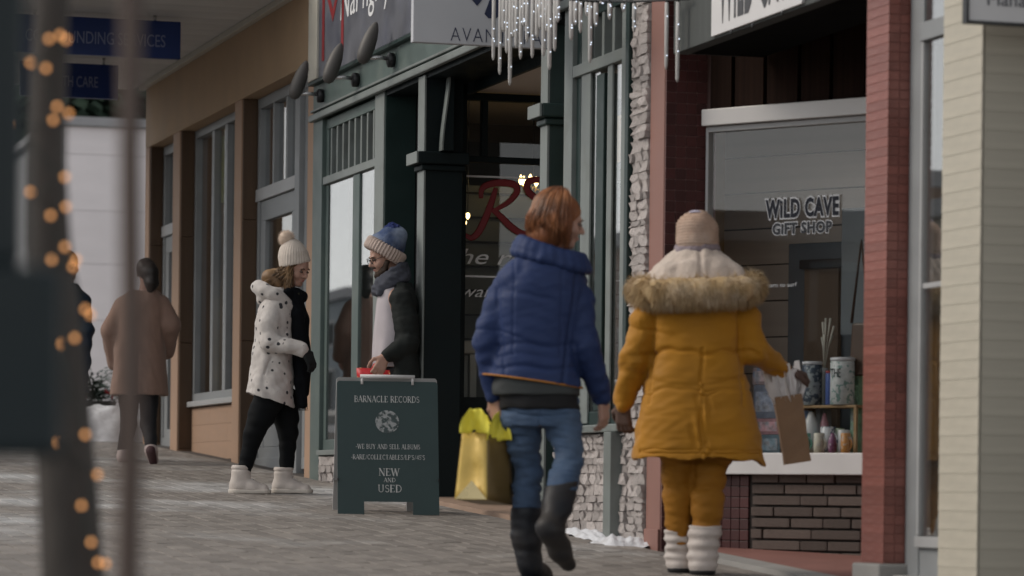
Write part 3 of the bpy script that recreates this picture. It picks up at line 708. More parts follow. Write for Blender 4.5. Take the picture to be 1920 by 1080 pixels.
bx('trim_board', XF - .075, XF + .03, FY(1169, 900), FY(1155.5, 900), gz(17.3) + .002, zr - .046, M_['greytrim'], grn)
bx('trim_edge_board', XF - .03, XF + .03, Y[1185] - .004, Y[1179] - .001, zr, ZL - .03, M_['greendk'], grn)  # dark green edge between the bay window and the stone strip
# gooseneck sign lamps
def sign_lamp(bx_, by_, sx, sy, which):
    base = onX(bx_, by_, XF - .013)
    D = base.dot(AX)
    t = thing('sign_lamp', tuple(base), 'grey bullet sign lamp on a short steel arm ' + which, 'lamp', 'sign lamps above the record shop')
    M = Matrix.Rotation(-math.pi / 2, 3, 'Y')
    MB().lathe([(.045, 0), (.05, .012), (.05, .04), (.03, .05)], base, 18, M).build('wall_mount', M_['black'], t, True)
    ar = base + Vector((-.19, 0, .01))
    MB().tube([base + Vector((-.045, 0, .01)), base + Vector((-.1, 0, .012)), ar], .014, 10).build('arm', M_['chrome'], t, True)
    ax = Vector((.35, -.06, 1)).normalized()                     # shade tips up towards the sign
    Mr = ax.to_track_quat('Z', 'Y').to_matrix()
    MB().lathe([(.02, -.02), (.040, .0), (.050, .04), (.053, .10), (.047, .17), (.034, .225), (.018, .262), (.006, .275)], ar + Vector((-.03, 0, -.02)), 22, Mr).build('shade', M_['shade'], t, True)
    MB().lathe([(.018, -.035), (.022, -.03), (.022, .03), (.018, .035)], ar + Vector((-.01, 0, 0)), 12, Mr).build('knuckle', M_['black'], t, True)
sign_lamp(739, 113, 690, 80, 'nearest the white hanging sign')
sign_lamp(672, 150, 622, 110, 'under the red initial, between two others')
sign_lamp(606, 180, 563, 150, 'at the end by the tan shop')
# white sign hanging across the pavement
a = onX(1060, 94); 
t = thing('projecting_sign', (XF - .45, a.y, a.z), 'white projecting sign with dark blue logo and AVANT lettering', 'sign')
xl = onY(772, 93, a.y).x; zt = a.z + 1.0
board = bx('board', xl, XF - .085, a.y - .025, a.y + .025, a.z, zt, M_['whiteboard'], t, .004)
bx('bracket', xl - .05, XF - .01, a.y - .02, a.y + .02, zt + .02, zt + .06, M_['black'], t)
for xx in (xl + .15, XF - .25): MB().tube([(xx, a.y, zt - .01), (xx, a.y, zt + .03)], .01, 8).build('hanger', M_['chrome'], t, True)
sp = a.dot(AX) / FPX
c_ = onY(928, 69, a.y)
text('lettering', 'AVANT SPA', M_['navy'], t, plane_matrix((c_.x, a.y - .027, c_.z), (1, 0, 0), (0, 0, 1)), .1, fit=(176 * sp, 25 * sp), depth=.001, offset=-.002, space=1.15)
def pxpoly(pts): 
    return [(onY(x, y, a.y).x, onY(x, y, a.y).z) for x, y in pts]
MB().prism(pxpoly([(880, -2), (892, 12), (904, -2), (892, -16)]), 'y', a.y - .03, a.y - .0262).build('logo', M_['navy'], t)
MB().prism(pxpoly([(906, 27), (913, 35), (922, 36), (922, -60), (914, -40), (916, 0)]), 'y', a.y - .03, a.y - .0262).build('logo', M_['navy'], t)
MB().prism(pxpoly([(926, 36), (938, 30), (960, -10), (965, -50), (926, -60)]), 'y', a.y - .03, a.y - .0262).build('logo', M_['navy'], t)
# ------------------------------------------------------------------ gift shop
wc = thing('gift_shop', (XF, 15.3, gz(15.3)), 'gift shop with red tiles, splayed display window and weathered timber fascia', 'shop')
yp1, yp0 = Y[1217] - .002, Y[1244]
gwall('pilaster', XF, XF + .2, yp0 + .004, yp1, 5.2, M_['pink'], wc, .004)
bx('pilaster_foot', XF - .012, XF - .001, yp0 + .002, yp1 - .002, gz(yp0) - .05, gz(yp0) + .10, M_['pink'], wc, .003)
RT = .225
ret = gwall('tiled_return', XF + .2, XF + RT + .06, yp0 + .004, yp0 + .1, 5.2, M_['tilejoint_dk'], wc, 0)
MB().box(XF + .006, XF + .1999, yp0 - .004, yp0 + .0035, gz(yp0) + GB, 5.2).build('return_backing', M_['tilejoint_dk'], wc)
td = unit_block(M_['tile_shade'], .05)
zz = gz(16.6); tsz = RT / 4
while zz < 4.1:
    for k in range(4):
        piece('tile', td, ret, (XF + .004 + (k + .5) * tsz, yp0 - .006, zz + tsz / 2), (tsz - .004, .008, tsz - .004))
    zz += tsz
# splayed shop front: A (far) to B (near, behind the red pillar) to C
A = Vector((XF + RT, yp0 - .012)); B = Vector((6.52, 15.86)); dv = (B - A).normalized(); Bx = A + dv * 2.2; nrm = Vector((-dv.y, dv.x))   # nrm points into the shop
if nrm.x < 0: nrm = -nrm
def onW(px, py, inset=0):
    """photo pixel on the splayed glass plane"""
    d = ray(px, py); o = A + nrm * inset; den = d.x * nrm.x + d.y * nrm.y
    return ORI + d * ((o.x * nrm.x + o.y * nrm.y) / den)
def slab(name, m, s0, s1, i0, i1, z0, z1, parent=wc, bevel=.004):
    p0 = A + dv * s0 + nrm * i0; p1 = A + dv * s1 + nrm * i0
    mb = MB(); q0 = p0 + nrm * (i1 - i0); q1 = p1 + nrm * (i1 - i0)
    pts = [p1, q1, q0, p0]
    mb.quadbox([(p.x, p.y, z0) for p in pts] + [(p.x, p.y, z1) for p in pts])
    o = mb.build(name, m, parent)
    bm = bmesh.new(); bm.from_mesh(o.data); bmesh.ops.recalc_face_normals(bm, faces=bm.faces); bm.to_mesh(o.data); bm.free()
    if bevel: b_ = o.modifiers.new('bevel', 'BEVEL'); b_.width = bevel; b_.segments = 2
    return o
zhead1, zhead0 = onW(1325, 207).z, onW(1325, 238).z
zsill1, zsill0 = onW(1480, 849).z, onW(1480, 890).z
win = slab('display_window', M_['alu'], -.0, 2.2, -.045, .06, zhead0, zhead1)
slab('frame_stile', M_['palepaint'], .005, .022, -.01, .04, zsill1 + .002, zhead0 - .002, win, .002)
slab('frame_head', M_['palepaint'], .023, 2.2, -.012, .04, zhead0 - .03, zhead0 - .002, win, .002)
slab('pane', M_['glasslow'], .02, 2.2, .012, .018, zsill1, zhead0 - .01, win, 0)
slab('window_sill', M_['white'], .0, 2.2, -.05, .06, zsill0, zsill1 - .001, win, .005)
gap0 = (onW(1360, 870) - Vector((A.x, A.y, 0))); 
# timber boards over the window
bw = .178; ub = unit_block(M_['blackwood'], .02)
slab('board_backing', M_['mattblack'], -.05, 2.3, .05, .08, zhead1 + .001, 4.3, wc, 0)
ang = math.atan2(dv.y, dv.x)
bxs = [onW(x, 190) for x in (1325, 1371, 1431, 1495, 1555, 1620)]
ss = [(Vector((p.x, p.y)) - A).dot(dv) for p in bxs]
st_ = ss[-1] - ss[-2]
for k in range(6): ss.append(ss[-1] + st_)
for s0, s1 in zip(ss[:-1], ss[1:]):
    c2 = A + dv * ((s0 + s1) / 2) + nrm * .03
    piece('board', ub, wc, (c2.x, c2.y, (zhead1 + 4.2) / 2 + .002), (s1 - s0 - .024, .03, 4.2 - zhead1), rz=ang)
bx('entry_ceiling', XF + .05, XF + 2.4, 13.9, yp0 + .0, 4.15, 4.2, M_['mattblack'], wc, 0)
# brick stall riser below the sill with a strip of tiles
riser = slab('stall_riser', M_['mortar'], .0, 2.2, .03, .1, gz(15) - .2, zsill0 - .001, wc, 0)
sA = (Vector((onW(1405, 950).x, onW(1405, 950).y)) - A).dot(dv)
ubk = unit_block(M_['brickgrey'], .06)
rowh = .057; z = gz(15.9) - .02; r = 0
while z < zsill0 - .02:
    s_ = sA + .01 - (0 if r % 2 else .1)
    while s_ < 1.5:
        L_ = random.choice((.17, .2, .24, .30)); a0 = max(s_, sA + .006); b0 = s_ + L_ - .009
        if b0 - a0 > .03:
            c2 = A + dv * ((a0 + b0) / 2) + nrm * (.026 + random.uniform(-.006, .004))
            piece('brick', ubk, riser, (c2.x, c2.y, z + rowh / 2), (b0 - a0, .03, rowh - .012), rz=ang)
        s_ += L_
    z += rowh; r += 1
k = 0
for c_ in range(int((sA) / .056) + 1):
    for r in range(9):
        s0 = .004 + c_ * .056
        if s0 + .05 > sA: continue
        c2 = A + dv * (s0 + .026) + nrm * .024
        zt_ = zsill0 - .004 - (r + .5) * .056
        if zt_ > gz(16): piece('tile', td, riser, (c2.x, c2.y, zt_), (.052, .012, .052), rz=ang)
# red sloping entry floor
mb = MB(); mb.quadbox([(XF + .16, 13.9, gz(13.9) - .1), (XF + 2.4, 13.9, gz(13.9) - .1), (XF + 2.4, 16.7, gz(16.7) - .1), (XF + .16, 16.7, gz(16.7) - .1), (XF + .16, 13.9, gz(13.9) + .012), (XF + 2.4, 13.9, gz(13.9) + .10), (XF + 2.4, 16.7, gz(16.7) + .06), (XF + .16, 16.7, gz(16.7) + .012)])
mb.build('entry_floor', M_['redfloor'], wc)
# fascia and its sign board
yf1 = onX(1280, 105).y; zf_ = 3.335
bx('fascia', XF - .05, XF + .03, 13.99, yf1, zf_, 5.0, M_['weather'], wc)
bx('fascia_underside', XF + .031, XF + .42, 13.99, yf1 - .031, zf_ + .002, zf_ + .04, M_['mattblack'], wc, 0)  # black underside: its shade is put into the colour
bx('fascia_return', XF + .031, XF + .3, yf1 - .03, yf1 - .002, zf_ + .003, 5.0, M_['weather'], wc)
ys1 = onX(1357, 78).y; ys0 = onX(1528, 4).y
sb_ = MB().prism([(ys1, zf_ + .012), (ys1, zf_ + 1.0), (ys0 - .5, zf_ + 1.0), (ys0, zf_ + .012)], 'x', XF - .066, XF - .051).build('sign_board', M_['white'], wc)
text('sign_lettering', 'WILD CAVE', mat('grey sign print', (.055, .055, .06), .6), sb_, plane_matrix((XF - .068, ys1 - .62, onX(1380, 38).z + .28), (0, -1, 0), (0, 0, 1)), .3, fit=(1.02, .60), depth=.001)
text('sign_lettering', 'GIFT', mat('grey sign print small', (.055, .055, .06), .6), sb_, plane_matrix((XF - .068, ys1 - 1.02, zf_ + .17), (0, -1, 0), (0, 0, 1)), .1, fit=(.36, .07), depth=.001)
for px, py in ((1412, 48), (1468, 24), (1372, 60)):
    q = onX(px, py, XF - .07); MB().lathe([(.012, 0), (.012, .006), (.004, .009)], q, 10, Matrix.Rotation(-math.pi / 2, 3, 'Y')).build('bolt', M_['black'], sb_)
# window lettering: dark letters on a pale outline
def decal(body, px0, px1, py, pxh, dk, nm):
    """two-layer lettering: dark letters over the same letters grown into a pale outline"""
    p0, p1 = onW(px0, py, .006), onW(px1, py, .006); c3 = (p0 + p1) / 2; wd = Vector((p1.x - p0.x, p1.y - p0.y)).length; hz = pxh * c3.dot(AX) / FPX
    I4 = Matrix.Identity(4); got = []
    for k, (nm_, m, off_) in enumerate(((nm, dk, .0035), (nm + '_outline', M_['decal_pale'], .0105))):
        o = text(nm_, body, m, win, I4, .1, depth=.0003, offset=off_, local=True, space=1.12); n = len(o.data.vertices)
        a = np.empty(n * 3); o.data.vertices.foreach_get('co', a); a = a.reshape(-1, 3)
        if k == 0: lo, hi = a.min(0), a.max(0); sx, sy = wd / (hi[0] - lo[0]), hz / (hi[1] - lo[1]); mid = (lo + hi) / 2
        a = (a - mid) * (sx, sy, 1); o.data.vertices.foreach_set('co', a.ravel())
        Mx = plane_matrix(c3 - Vector((nrm.x, nrm.y, 0)) * (.004 if k == 0 else .001) - ORG[win.name], (dv.x, dv.y, 0), (0, 0, 1)); o.data.transform(Mx)
M_['decal_pale'] = mat('pale decal', (.40, .41, .43), .5, .08)
M_['decal_dark'] = mat('dark decal', (.03, .032, .04), .95, .08, spec=.02)
M_['decal_mid'] = mat('mid decal', (.05, .053, .06), .95, .08, spec=.02)
decal('WiLD CAVE', 1436, 1573, 389, 36, M_['decal_dark'], 'window_lettering')
decal('GiFT SHOP', 1449, 1560, 427, 22, M_['decal_mid'], 'window_subtitle')
p0 = onW(1465, 534, .006)
text('window_small_print', 'learn to surf', M_['decal_pale'], win, plane_matrix(p0, (dv.x, dv.y, 0), (0, 0, 1)), .02, fit=(.19, .022), depth=.0004)
# shop interior behind the splayed glass: boarded back wall
back_i = .75
zb0 = gz(15); nb = 0
bb = unit_block(M_['panel'], .01)
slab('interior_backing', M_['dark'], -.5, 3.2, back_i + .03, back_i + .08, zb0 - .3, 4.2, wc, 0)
lines = [700, 638, 566, 490, 428, 361]
zl = [onW(1430, y, back_i).z for y in lines]; st_ = (zl[-1] - zl[0]) / 5
z = zl[0] - 6 * st_
while z < 4.1:
    c2 = A + dv * 1.2 + nrm * (back_i + .012)
    piece('panel_board', bb, wc, (c2.x, c2.y, z + st_ / 2), (3.3, .024, st_ - .008), rz=ang); z += st_
slab('interior_side_wall', M_['oak'], -.46, -.42, .30, back_i, zb0 - .2, 4.2, wc, 0)
slab('interior_ceiling', M_['interior'], -.42, 3.0, .09, back_i, zhead1 + .3, zhead1 + .36, wc, 0)
slab('display_floor', M_['oak'], -.1, 3.0, .062, back_i, zsill1 - .12, zsill1 - .005, wc, 0)
def sI(px, ins): p = onW(px, 500, ins); return (Vector((p.x, p.y)) - A).dot(dv)
slab('reflection_panel', mat('slate reflection tone', (.105, .118, .13), .5), sI(1478, .64), sI(1700, .64), .64, .74, zsill1, onW(1530, 455, .64).z, wc)  # slate slab standing in for the street's reflection in the glass
slab('cabinet_door', mat('brown cabinet door', (.15, .10, .065), .6, .2, 5, stretch=(1, 1, .1)), sI(1508, .6), sI(1572, .6), .60, .635, zsill1, onW(1530, 500, .6).z, wc)
slab('dark_shelf', M_['black'], sI(1498, .56), sI(1620, .56), .56, .598, onW(1530, 503, .56).z, onW(1530, 486, .56).z, wc)
slab('hung_poster', mat('grey poster', (.12, .135, .145), .6), sI(1577, .42), sI(1640, .42), .42, .43, onW(1590, 628, .42).z, onW(1590, 390, .42).z, wc)
# red tiled pillar at the near end of the gift shop
yq1, yq0 = FY(1618, 500), FY(1660, 500)
pil = bx('pillar', XF + .008, XF + .3, yq0 + .008, yq1, gz(13.8) + .13, 5.0, M_['tilejoint'], wc, 0)
bx('pillar_foot', XF - .03, XF + .35, yq0 - .03, yq1 + .02, gz(13.8) + GB, gz(13.8) + .128, M_['concrete'], wc, .01)
tl = unit_block(M_['tile'], .03)
z = gz(13.8) + .135; th = .041
strips = MB()
while z < 4.2:
    piece('tile', tl, pil, (XF + .007, (yq0 + yq1) / 2, z + th / 2), (.0025, yq1 - yq0 - .004, th - .004))
    for k in range(2):
        x0 = XF + .008 + k * .05
        strips.box(x0 + .002, x0 + .048, yq0 + .004, yq0 + .0075, z + .002, z + th - .003)
    z += th
props(strips.build('small_tiles', M_['tile'], pil), kind='stuff')
# ------------------------------------------------------------------ grey framed shop window between the pillar and the sided pier
gsh = thing('grey_shop_front', (XF + .2, 13.4, gz(13.4)), 'narrow grey framed shop window between red pillar and cream siding', 'shop window')
XG = XF + .105
yg1, yg0 = yq0 - .002, FY(1762, 500)
zg0 = onX(1730, 1005, XG).z; zt_ = onX(1730, 62, XG).z
gwall('frame_post', XG, XG + .1, FY(1727, 500, XG), yg1, 5.0, M_['greypaint'], gsh)
bx('frame_bead', XG - .012, XG + .05, FY(1731, 500, XG), FY(1727, 500, XG) - .001, zg0, zt_ - .04, M_['palepaint'], gsh)
bx('transom_bar', XG - .02, XG + .1, yg0 - .1, FY(1727, 500, XG) - .002, zt_ - .04, zt_ + .04, M_['greypaint'], gsh)
bx('window_sill', XG - .02, XG + .1, yg0 - .1, FY(1727, 500, XG) - .002, zg0 - .05, zg0 - .002, M_['palepaint'], gsh)
bx('stall_riser', XG + .005, XG + .1, yg0 - .1, FY(1727, 500, XG) - .002, gz(13) + GB, zg0 - .052, M_['greypaint'], gsh)
bx('glazing_bar', XG - .004, XG + .04, yg0 - .1, FY(1731, 500, XG) - .002, onX(1745, 535, XG).z - .012, onX(1745, 535, XG).z + .012, M_['palepaint'], gsh)
bx('pane', XG + .002, XG + .006, yg0 - .1, FY(1731, 500, XG) - .001, zg0, 4.6, M_['glassfar'], gsh, 0)
bx('interior_wall', XG + .5, XG + .55, yg0 - 1.5, yg1 + .4, gz(13), 4.6, M_['interior'], gsh, 0)
bx('foundation', XG - .08, XG + .1, yg0 - .05, yg1 - .05, gz(13) + GB, gz(13.4) + .10, M_['concrete'], gsh, .008)
# ------------------------------------------------------------------ pier clad in lap siding
sd = thing('sided_building', (XF, 12.9, gz(12.9)), 'building corner clad in cream yellow lap siding beside the grey window', 'building')
ys1, ys0 = yg0, FY(1835, 500)
gwall('wall', XF + .015, XF + 2.5, ys0 + .015, ys1 - .002, 5.0, M_['siding'], sd, 0)
sdm = MB().prism([(0, 0), (-.008, 0), (-.006, 1), (0, 1)], 'y', -.5, .5)
me1 = bpy.data.meshes.new('siding_board'); me1.from_pydata(sdm.v, [], sdm.f); me1.materials.append(M_['siding'])
bmx = bmesh.new(); bmx.from_mesh(me1); bmesh.ops.recalc_face_normals(bmx, faces=bmx.faces); bmx.to_mesh(me1); bmx.free()
z = gz(12.9) + .02; eh = .0775
while z < 4.3:
    piece('siding_board', me1, sd, (XF + .014, (ys0 + ys1) / 2 + .002, z), (1, ys1 - ys0 - .002, eh))
    piece('siding_board', me1, sd, (XF + .62, ys0 + .014, z), (1, 1.2, eh), rz=math.pi / 2)
    z += eh
q0 = onY(1808, 44, ys0 - .25)
t = thing('framed_sign', (q0.x + .4, q0.y, q0.z), 'white sign in a black frame hung off the cream sided corner', 'sign')
bx('board', q0.x + .012, q0.x + .9, q0.y - .01, q0.y + .01, q0.z + .012, q0.z + .6, M_['white'], t, 0)
fr = MB(); fr.box(q0.x, q0.x + .92, q0.y - .02, q0.y + .02, q0.z, q0.z + .0118); fr.box(q0.x, q0.x + .0118, q0.y - .02, q0.y + .02, q0.z + .0118, q0.z + .62)
fr.build('frame', M_['black'], t)
bx('bracket', q0.x + .3, q0.x + .34, q0.y + .021, ys0 + .01, q0.z + .3, q0.z + .34, M_['black'], t)
c_ = onY(1885, 4, ys0 - .25)
text('lettering', 'Mana', mat('grey sign ink', (.10, .10, .11), .6), t, plane_matrix((c_.x, q0.y - .013, c_.z + .01), (1, 0, 0), (0, 0, 1)), .1, fit=(.165, .055), depth=.001)
# ------------------------------------------------------------------ goods in the gift shop window
zfl = zsill1 - .004
def at_glass(px, py, ins): return onW(px, py, ins)
def goods_box(x0, x1, ytop, ybot, ins, m, label, cat='box', name='gift_box', dep=.12, zb_=None):
    a = onW(x0, ytop, ins); b = onW(x1, ybot, ins); zb_ = b.z if zb_ is None else zb_
    mid = (Vector((a.x, a.y)) + Vector((b.x, b.y))) / 2 + nrm * dep / 2
    t = thing(name, (mid.x, mid.y, zb_), label, cat, None, ang)
    wd = (Vector((b.x, b.y)) - Vector((a.x, a.y))).length
    o = MB().box(-wd / 2, wd / 2, -dep / 2, dep / 2, 0, a.z - zb_).build('carton', m, t, bevel=.003, local=True)
    o2 = MB().box(-wd / 2 * .82, wd / 2 * .82, -dep / 2 - .002, -dep / 2 - .0003, (a.z - zb_) * .2, (a.z - zb_) * .8).build('print', mat(label[:18] + ' print', tuple(min(.6, c * 1.6 + .05) for c in m['c']), .5, .5, 40, col2=(.3, .3, .33), mixscale=26), t, local=True)
    return t, a.z
def cm(name, c, **k):
    m = mat(name, c, .5, .25, 30, **k); m['c'] = list(c); return m
_, z1 = goods_box(1412, 1462, 815, 845, .22, cm('teal carton', (.10, .16, .20)), 'flat teal printed box at the bottom of the stack in the gift window', zb_=zfl)
_, z2 = goods_box(1411, 1461, 785, 814, .22, cm('rose carton', (.33, .17, .19)), 'rose pink box second from the bottom of the gift window stack', zb_=z1 + .001)
_, z3 = goods_box(1413, 1460, 722, 784, .22, cm('slate carton', (.13, .15, .20)), 'tall slate blue box in the gift window stack', zb_=z2 + .001)
goods_box(1411, 1458, 690, 721, .22, cm('striped carton', (.30, .22, .22), col2=(.10, .16, .25), mixscale=30), 'striped box on top of the stack in the gift window', zb_=z3 + .001)
# oak riser shelf
a = onW(1478, 760, .2); b = onW(1601, 760, .2)
t = thing('display_riser', ((a.x + b.x) / 2 + nrm.x * .12, (a.y + b.y) / 2 + nrm.y * .12, zfl), 'small oak riser shelf holding printed tins in the gift window', 'shelf', None, ang)
wd = (Vector((b.x, b.y)) - Vector((a.x, a.y))).length; hs = a.z - zfl
MB().box(-wd / 2, wd / 2, -.1, .1, hs - .014, hs).build('shelf_board', M_['oak'], t, bevel=.002, local=True)
for sx in (-1, 1):
    for sy in (-.09, .09): MB().box(sx * (wd / 2 - .008) - .008, sx * (wd / 2 - .008) + .008, sy - .008, sy + .008, 0, hs - .0145).build('leg', M_['oak'], t, local=True)
ztop_r = a.z + .001
def pot(px, ytop, ybot, rpx, ins, prof, m, label, cat, zb_, name, handle=None, lettering=None, lid=None):
    a = onW(px, ytop, ins); r_ = rpx * a.dot(AX) / FPX; h = a.z - zb_
    c2 = Vector((a.x, a.y)) + nrm * .0
    t = thing(name, (c2.x, c2.y, zb_), label, cat)
    MB().lathe([(r_ * r, h * z) for r, z in prof], (c2.x, c2.y, zb_), 22).build('vessel', m, t, True)
    if handle:
        pts = [Vector((c2.x + dv.x * r_ * (.9 + handle * math.sin(u)), c2.y + dv.y * r_ * (.9 + handle * math.sin(u)), zb_ + h * (.2 + .6 * u / math.pi))) for u in [k * math.pi / 8 for k in range(9)]]
        MB().tube(pts, .005, 8).build('handle', m, t, True)
    if lid: MB().lathe([(r_ * .98, h * 1.0), (r_ * 1.02, h * 1.01), (r_ * 1.02, h * 1.07), (r_ * .9, h * 1.08)], (c2.x, c2.y, zb_), 22).build('lid', lid, t, True)
    if lettering:
        text('lettering', lettering, M_['black'], t, plane_matrix((c2.x - nrm.x * (r_ + .001), c2.y - nrm.y * (r_ + .001), zb_ + h * .72), (dv.x, dv.y, 0), (0, 0, 1)), .03, fit=(r_ * 1.0, h * .2), depth=.0005)
    return t
TIN = [(.9, 0), (1, .02), (1, .97), (.93, 1)]; MUG = [(.8, 0), (.95, .05), (1, .3), (1, .97), (.9, 1)]
TEA = [(.5, 0), (.9, .12), (1, .4), (.8, .75), (.45, .9), (.3, 1)]
floral = mat('floral tin print', (.30, .33, .34), .4, .3, 30, col2=(.05, .07, .10), mixscale=34, mixlo=.48, mixhi=.52)
pale_tin = mat('pale tin print', (.48, .50, .50), .4, .2, 30, col2=(.16, .26, .24), mixscale=38, mixlo=.55, mixhi=.6)
pot(1523, 684, 758, 19, .26, TIN, floral, 'dark floral tin on the oak riser in the gift window', 'tin', ztop_r, 'gift_tin', lid=M_['whiteboard'])
pot(1580, 677, 758, 23, .26, TIN, pale_tin, 'pale printed tin lettered THE on the oak riser', 'tin', ztop_r, 'gift_tin', lettering='THE', lid=M_['whiteboard'])
pot(1556, 700, 758, 8, .24, TIN, mat('blue slim tin', (.06, .10, .28), .4), 'slim blue tin between the two larger printed tins', 'tin', ztop_r, 'gift_tin', lid=M_['redpaint'])
por = mat('white porcelain', (.55, .55, .55), .25, .08); porp = mat('blue white porcelain', (.55, .56, .58), .25, .1, 20, col2=(.10, .12, .17), mixscale=40, mixlo=.52, mixhi=.56)
pot(1521, 772, 836, 16, .27, TEA, por, 'white porcelain jar under the oak riser', 'jar', zfl, 'porcelain_jar')
pot(1553, 800, 838, 15, .24, MUG, porp, 'blue and white patterned mug under the oak riser', 'mug', zfl, 'patterned_mug', handle=.5)
pot(1582, 806, 838, 12, .27, MUG, por, 'plain white mug with curved handle at the end of the oak riser', 'mug', zfl, 'plain_mug', handle=.7)
pot(1546, 775, 800, 10, .31, TEA, mat('pink ceramic', (.45, .22, .25), .3), 'pink ceramic ornament behind the patterned mug', 'ornament', zfl, 'ceramic_ornament')
cols = [('yellow', (.45, .32, .06)), ('coral red', (.42, .10, .08)), ('sea green', (.10, .28, .22)), ('cobalt blue', (.05, .09, .30)), ('speckled cream', (.48, .44, .36)), ('turquoise', (.10, .32, .36)), ('plum', (.18, .06, .14)), ('sage green', (.26, .32, .22)), ('orange', (.45, .20, .05))]
for k, (nm_, c_) in enumerate(cols):
    px = 1486 + k * 12.5; back = k % 2
    pot(px, 812 - 9 * back, 842, 8.5 + (k * 5) % 3, .14 + .13 * back, MUG if k % 3 else TEA, mat(nm_ + ' glaze', c_, .3, .2, 30, col2=tuple(min(.6, v * .5 + .22) for v in c_), mixscale=40, mixlo=.55, mixhi=.6), nm_ + ' glazed ' + ('mug' if k % 3 else 'sugar pot') + ' in the gift window', 'mug' if k % 3 else 'pot', zfl, 'glazed_mug' if k % 3 else 'sugar_pot', handle=.5 if k % 3 else None)
for k, (nm_, c_, px, pw, yt) in enumerate((('pink postcard', (.45, .22, .26), 1489, 16, 776), ('blue postcard', (.12, .20, .34), 1507, 13, 770), ('green postcard', (.16, .28, .18), 1602, 14, 690))):
    goods_box(px - pw / 2, px + pw / 2, yt, 845, .33, cm(nm_ + ' stock', c_), nm_ + ' rack standing in the gift window', 'postcards', 'postcard_rack', dep=.05, zb_=zfl)
# dried stems in a vase behind the tins
q = onW(1545, 690, .4)
t = thing('stem_vase', (q.x, q.y, zfl), 'slim grey vase of dried pale stems behind the tins', 'vase')
MB().lathe([(.03, 0), (.045, .08), (.03, q.z - zfl - .03), (.02, q.z - zfl)], (q.x, q.y, zfl), 16).build('vase', M_['greypaint'], t, True)
for k in range(9):
    e = Vector((dv.x * random.uniform(-.06, .09), dv.y * random.uniform(-.06, .09), random.uniform(.14, .30)))
    MB().tube([q - Vector((0, 0, .04)), q + e * .5 + Vector((0, 0, .02)), q + e], [.002, .002, .007], 5).build('stem', M_['cream'], t, True)
# brown satchel hanging near the right end
a = onW(1597, 562, .3); b = onW(1640, 704, .3)
t = thing('hanging_satchel', (a.x, a.y, b.z), 'dark brown satchel hanging inside the gift window', 'bag')
MB().prism([(0, 0), (.11, 0), (.12, .1), (.11, a.z - b.z - .12), (.0, a.z - b.z - .12), (-.01, .1)], 'y', 0, .05)
sm = MB().prism([(0, 0), (.11, 0), (.12, .1), (.11, a.z - b.z - .12), (.0, a.z - b.z - .12), (-.01, .1)], 'y', 0, .05); sm.v = [(A.x + dv.x * ((Vector((a.x, a.y)) - A).dot(dv) + x) + nrm.x * (.3 + y), A.y + dv.y * ((Vector((a.x, a.y)) - A).dot(dv) + x) + nrm.y * (.3 + y), b.z + z) for x, y, z in sm.v]
sm.build('pouch', mat('brown leather', (.075, .045, .03), .5), t, bevel=.01)
q1 = Vector(sm.v[3]); q2 = Vector(sm.v[4])
MB().tube([q1, (q1 + q2) / 2 + Vector((0, 0, .42)), q2], .008, 6).build('strap', mat('brown strap', (.06, .035, .025), .5), t, True)
# ------------------------------------------------------------------ icicle lights on their cord
m = bpy.data.materials.new('icicle plastic'); m.use_nodes = True; b_ = m.node_tree.nodes['Principled BSDF']
b_.inputs['Base Color'].default_value = (.62, .60, .58, 1); b_.inputs['Roughness'].default_value = .22; b_.inputs['Transmission Weight'].default_value = .12; b_.inputs['IOR'].default_value = 1.3
nz = m.node_tree.nodes.new('ShaderNodeTexNoise'); nz.inputs['Scale'].default_value = 90; bp = m.node_tree.nodes.new('ShaderNodeBump'); bp.inputs['Strength'].default_value = .5; bp.inputs['Distance'].default_value = .01
m.node_tree.links.new(nz.outputs['Fac'], bp.inputs['Height']); m.node_tree.links.new(bp.outputs[0], b_.inputs['Normal']); M_['ice'] = m
M_['led'] = mat('icicle led', (.7, .75, .85), .2, 0, emit=((.75, .85, 1), .9))
P1 = onX(1292, -2, XF - .08); P2 = onY(902, -34, a_y := 18.05)
P3 = Vector((xl - .03, onX(1060, 94).y - .05, zt + .04))
path = [P1 + (P2 - P1) * (k / 20) - Vector((0, 0, .05 * math.sin(math.pi * k / 20))) for k in range(21)] + [P3]
t = thing('light_cord', tuple(P1), 'black cord of icicle lights strung from the weathered fascia to the white sign', 'cord')
MB().tube(path, .006, 6).build('cord', M_['black'], t, True)
ICE = [(925, 113), (937, 140), (950, 100), (956, 160), (968, 90), (976, 111), (988, 79), (998, 109), (1007, 71), (1019, 105), (1030, 131), (1040, 96), (1046, 42), (1071, 76), (1079, 47), (1088, 62), (1106, 118), (1117, 50), (1128, 8), (1143, 37), (1169, 22), (1189, 60), (1249, 130), (1270, 154), (944, 60), (962, 70), (982, 50), (1013, 55), (1025, 60), (1100, 30)]
def cordpt(px):
    best = None
    for k in range(200):
        u = k / 199; q = P1 + (P2 - P1) * u; d = (q - ORI); xx = 960 + FPX * d.dot(RX) / d.dot(AX) + (0)
        tgt = 960 + FPX * (ray(px, 20).dot(RX)) / 1.0
        if best is None or abs(xx - tgt) < best[0]: best = (abs(xx - tgt), u, q)
    u = best[1]; return best[2] - Vector((0, 0, .05 * math.sin(math.pi * u)))
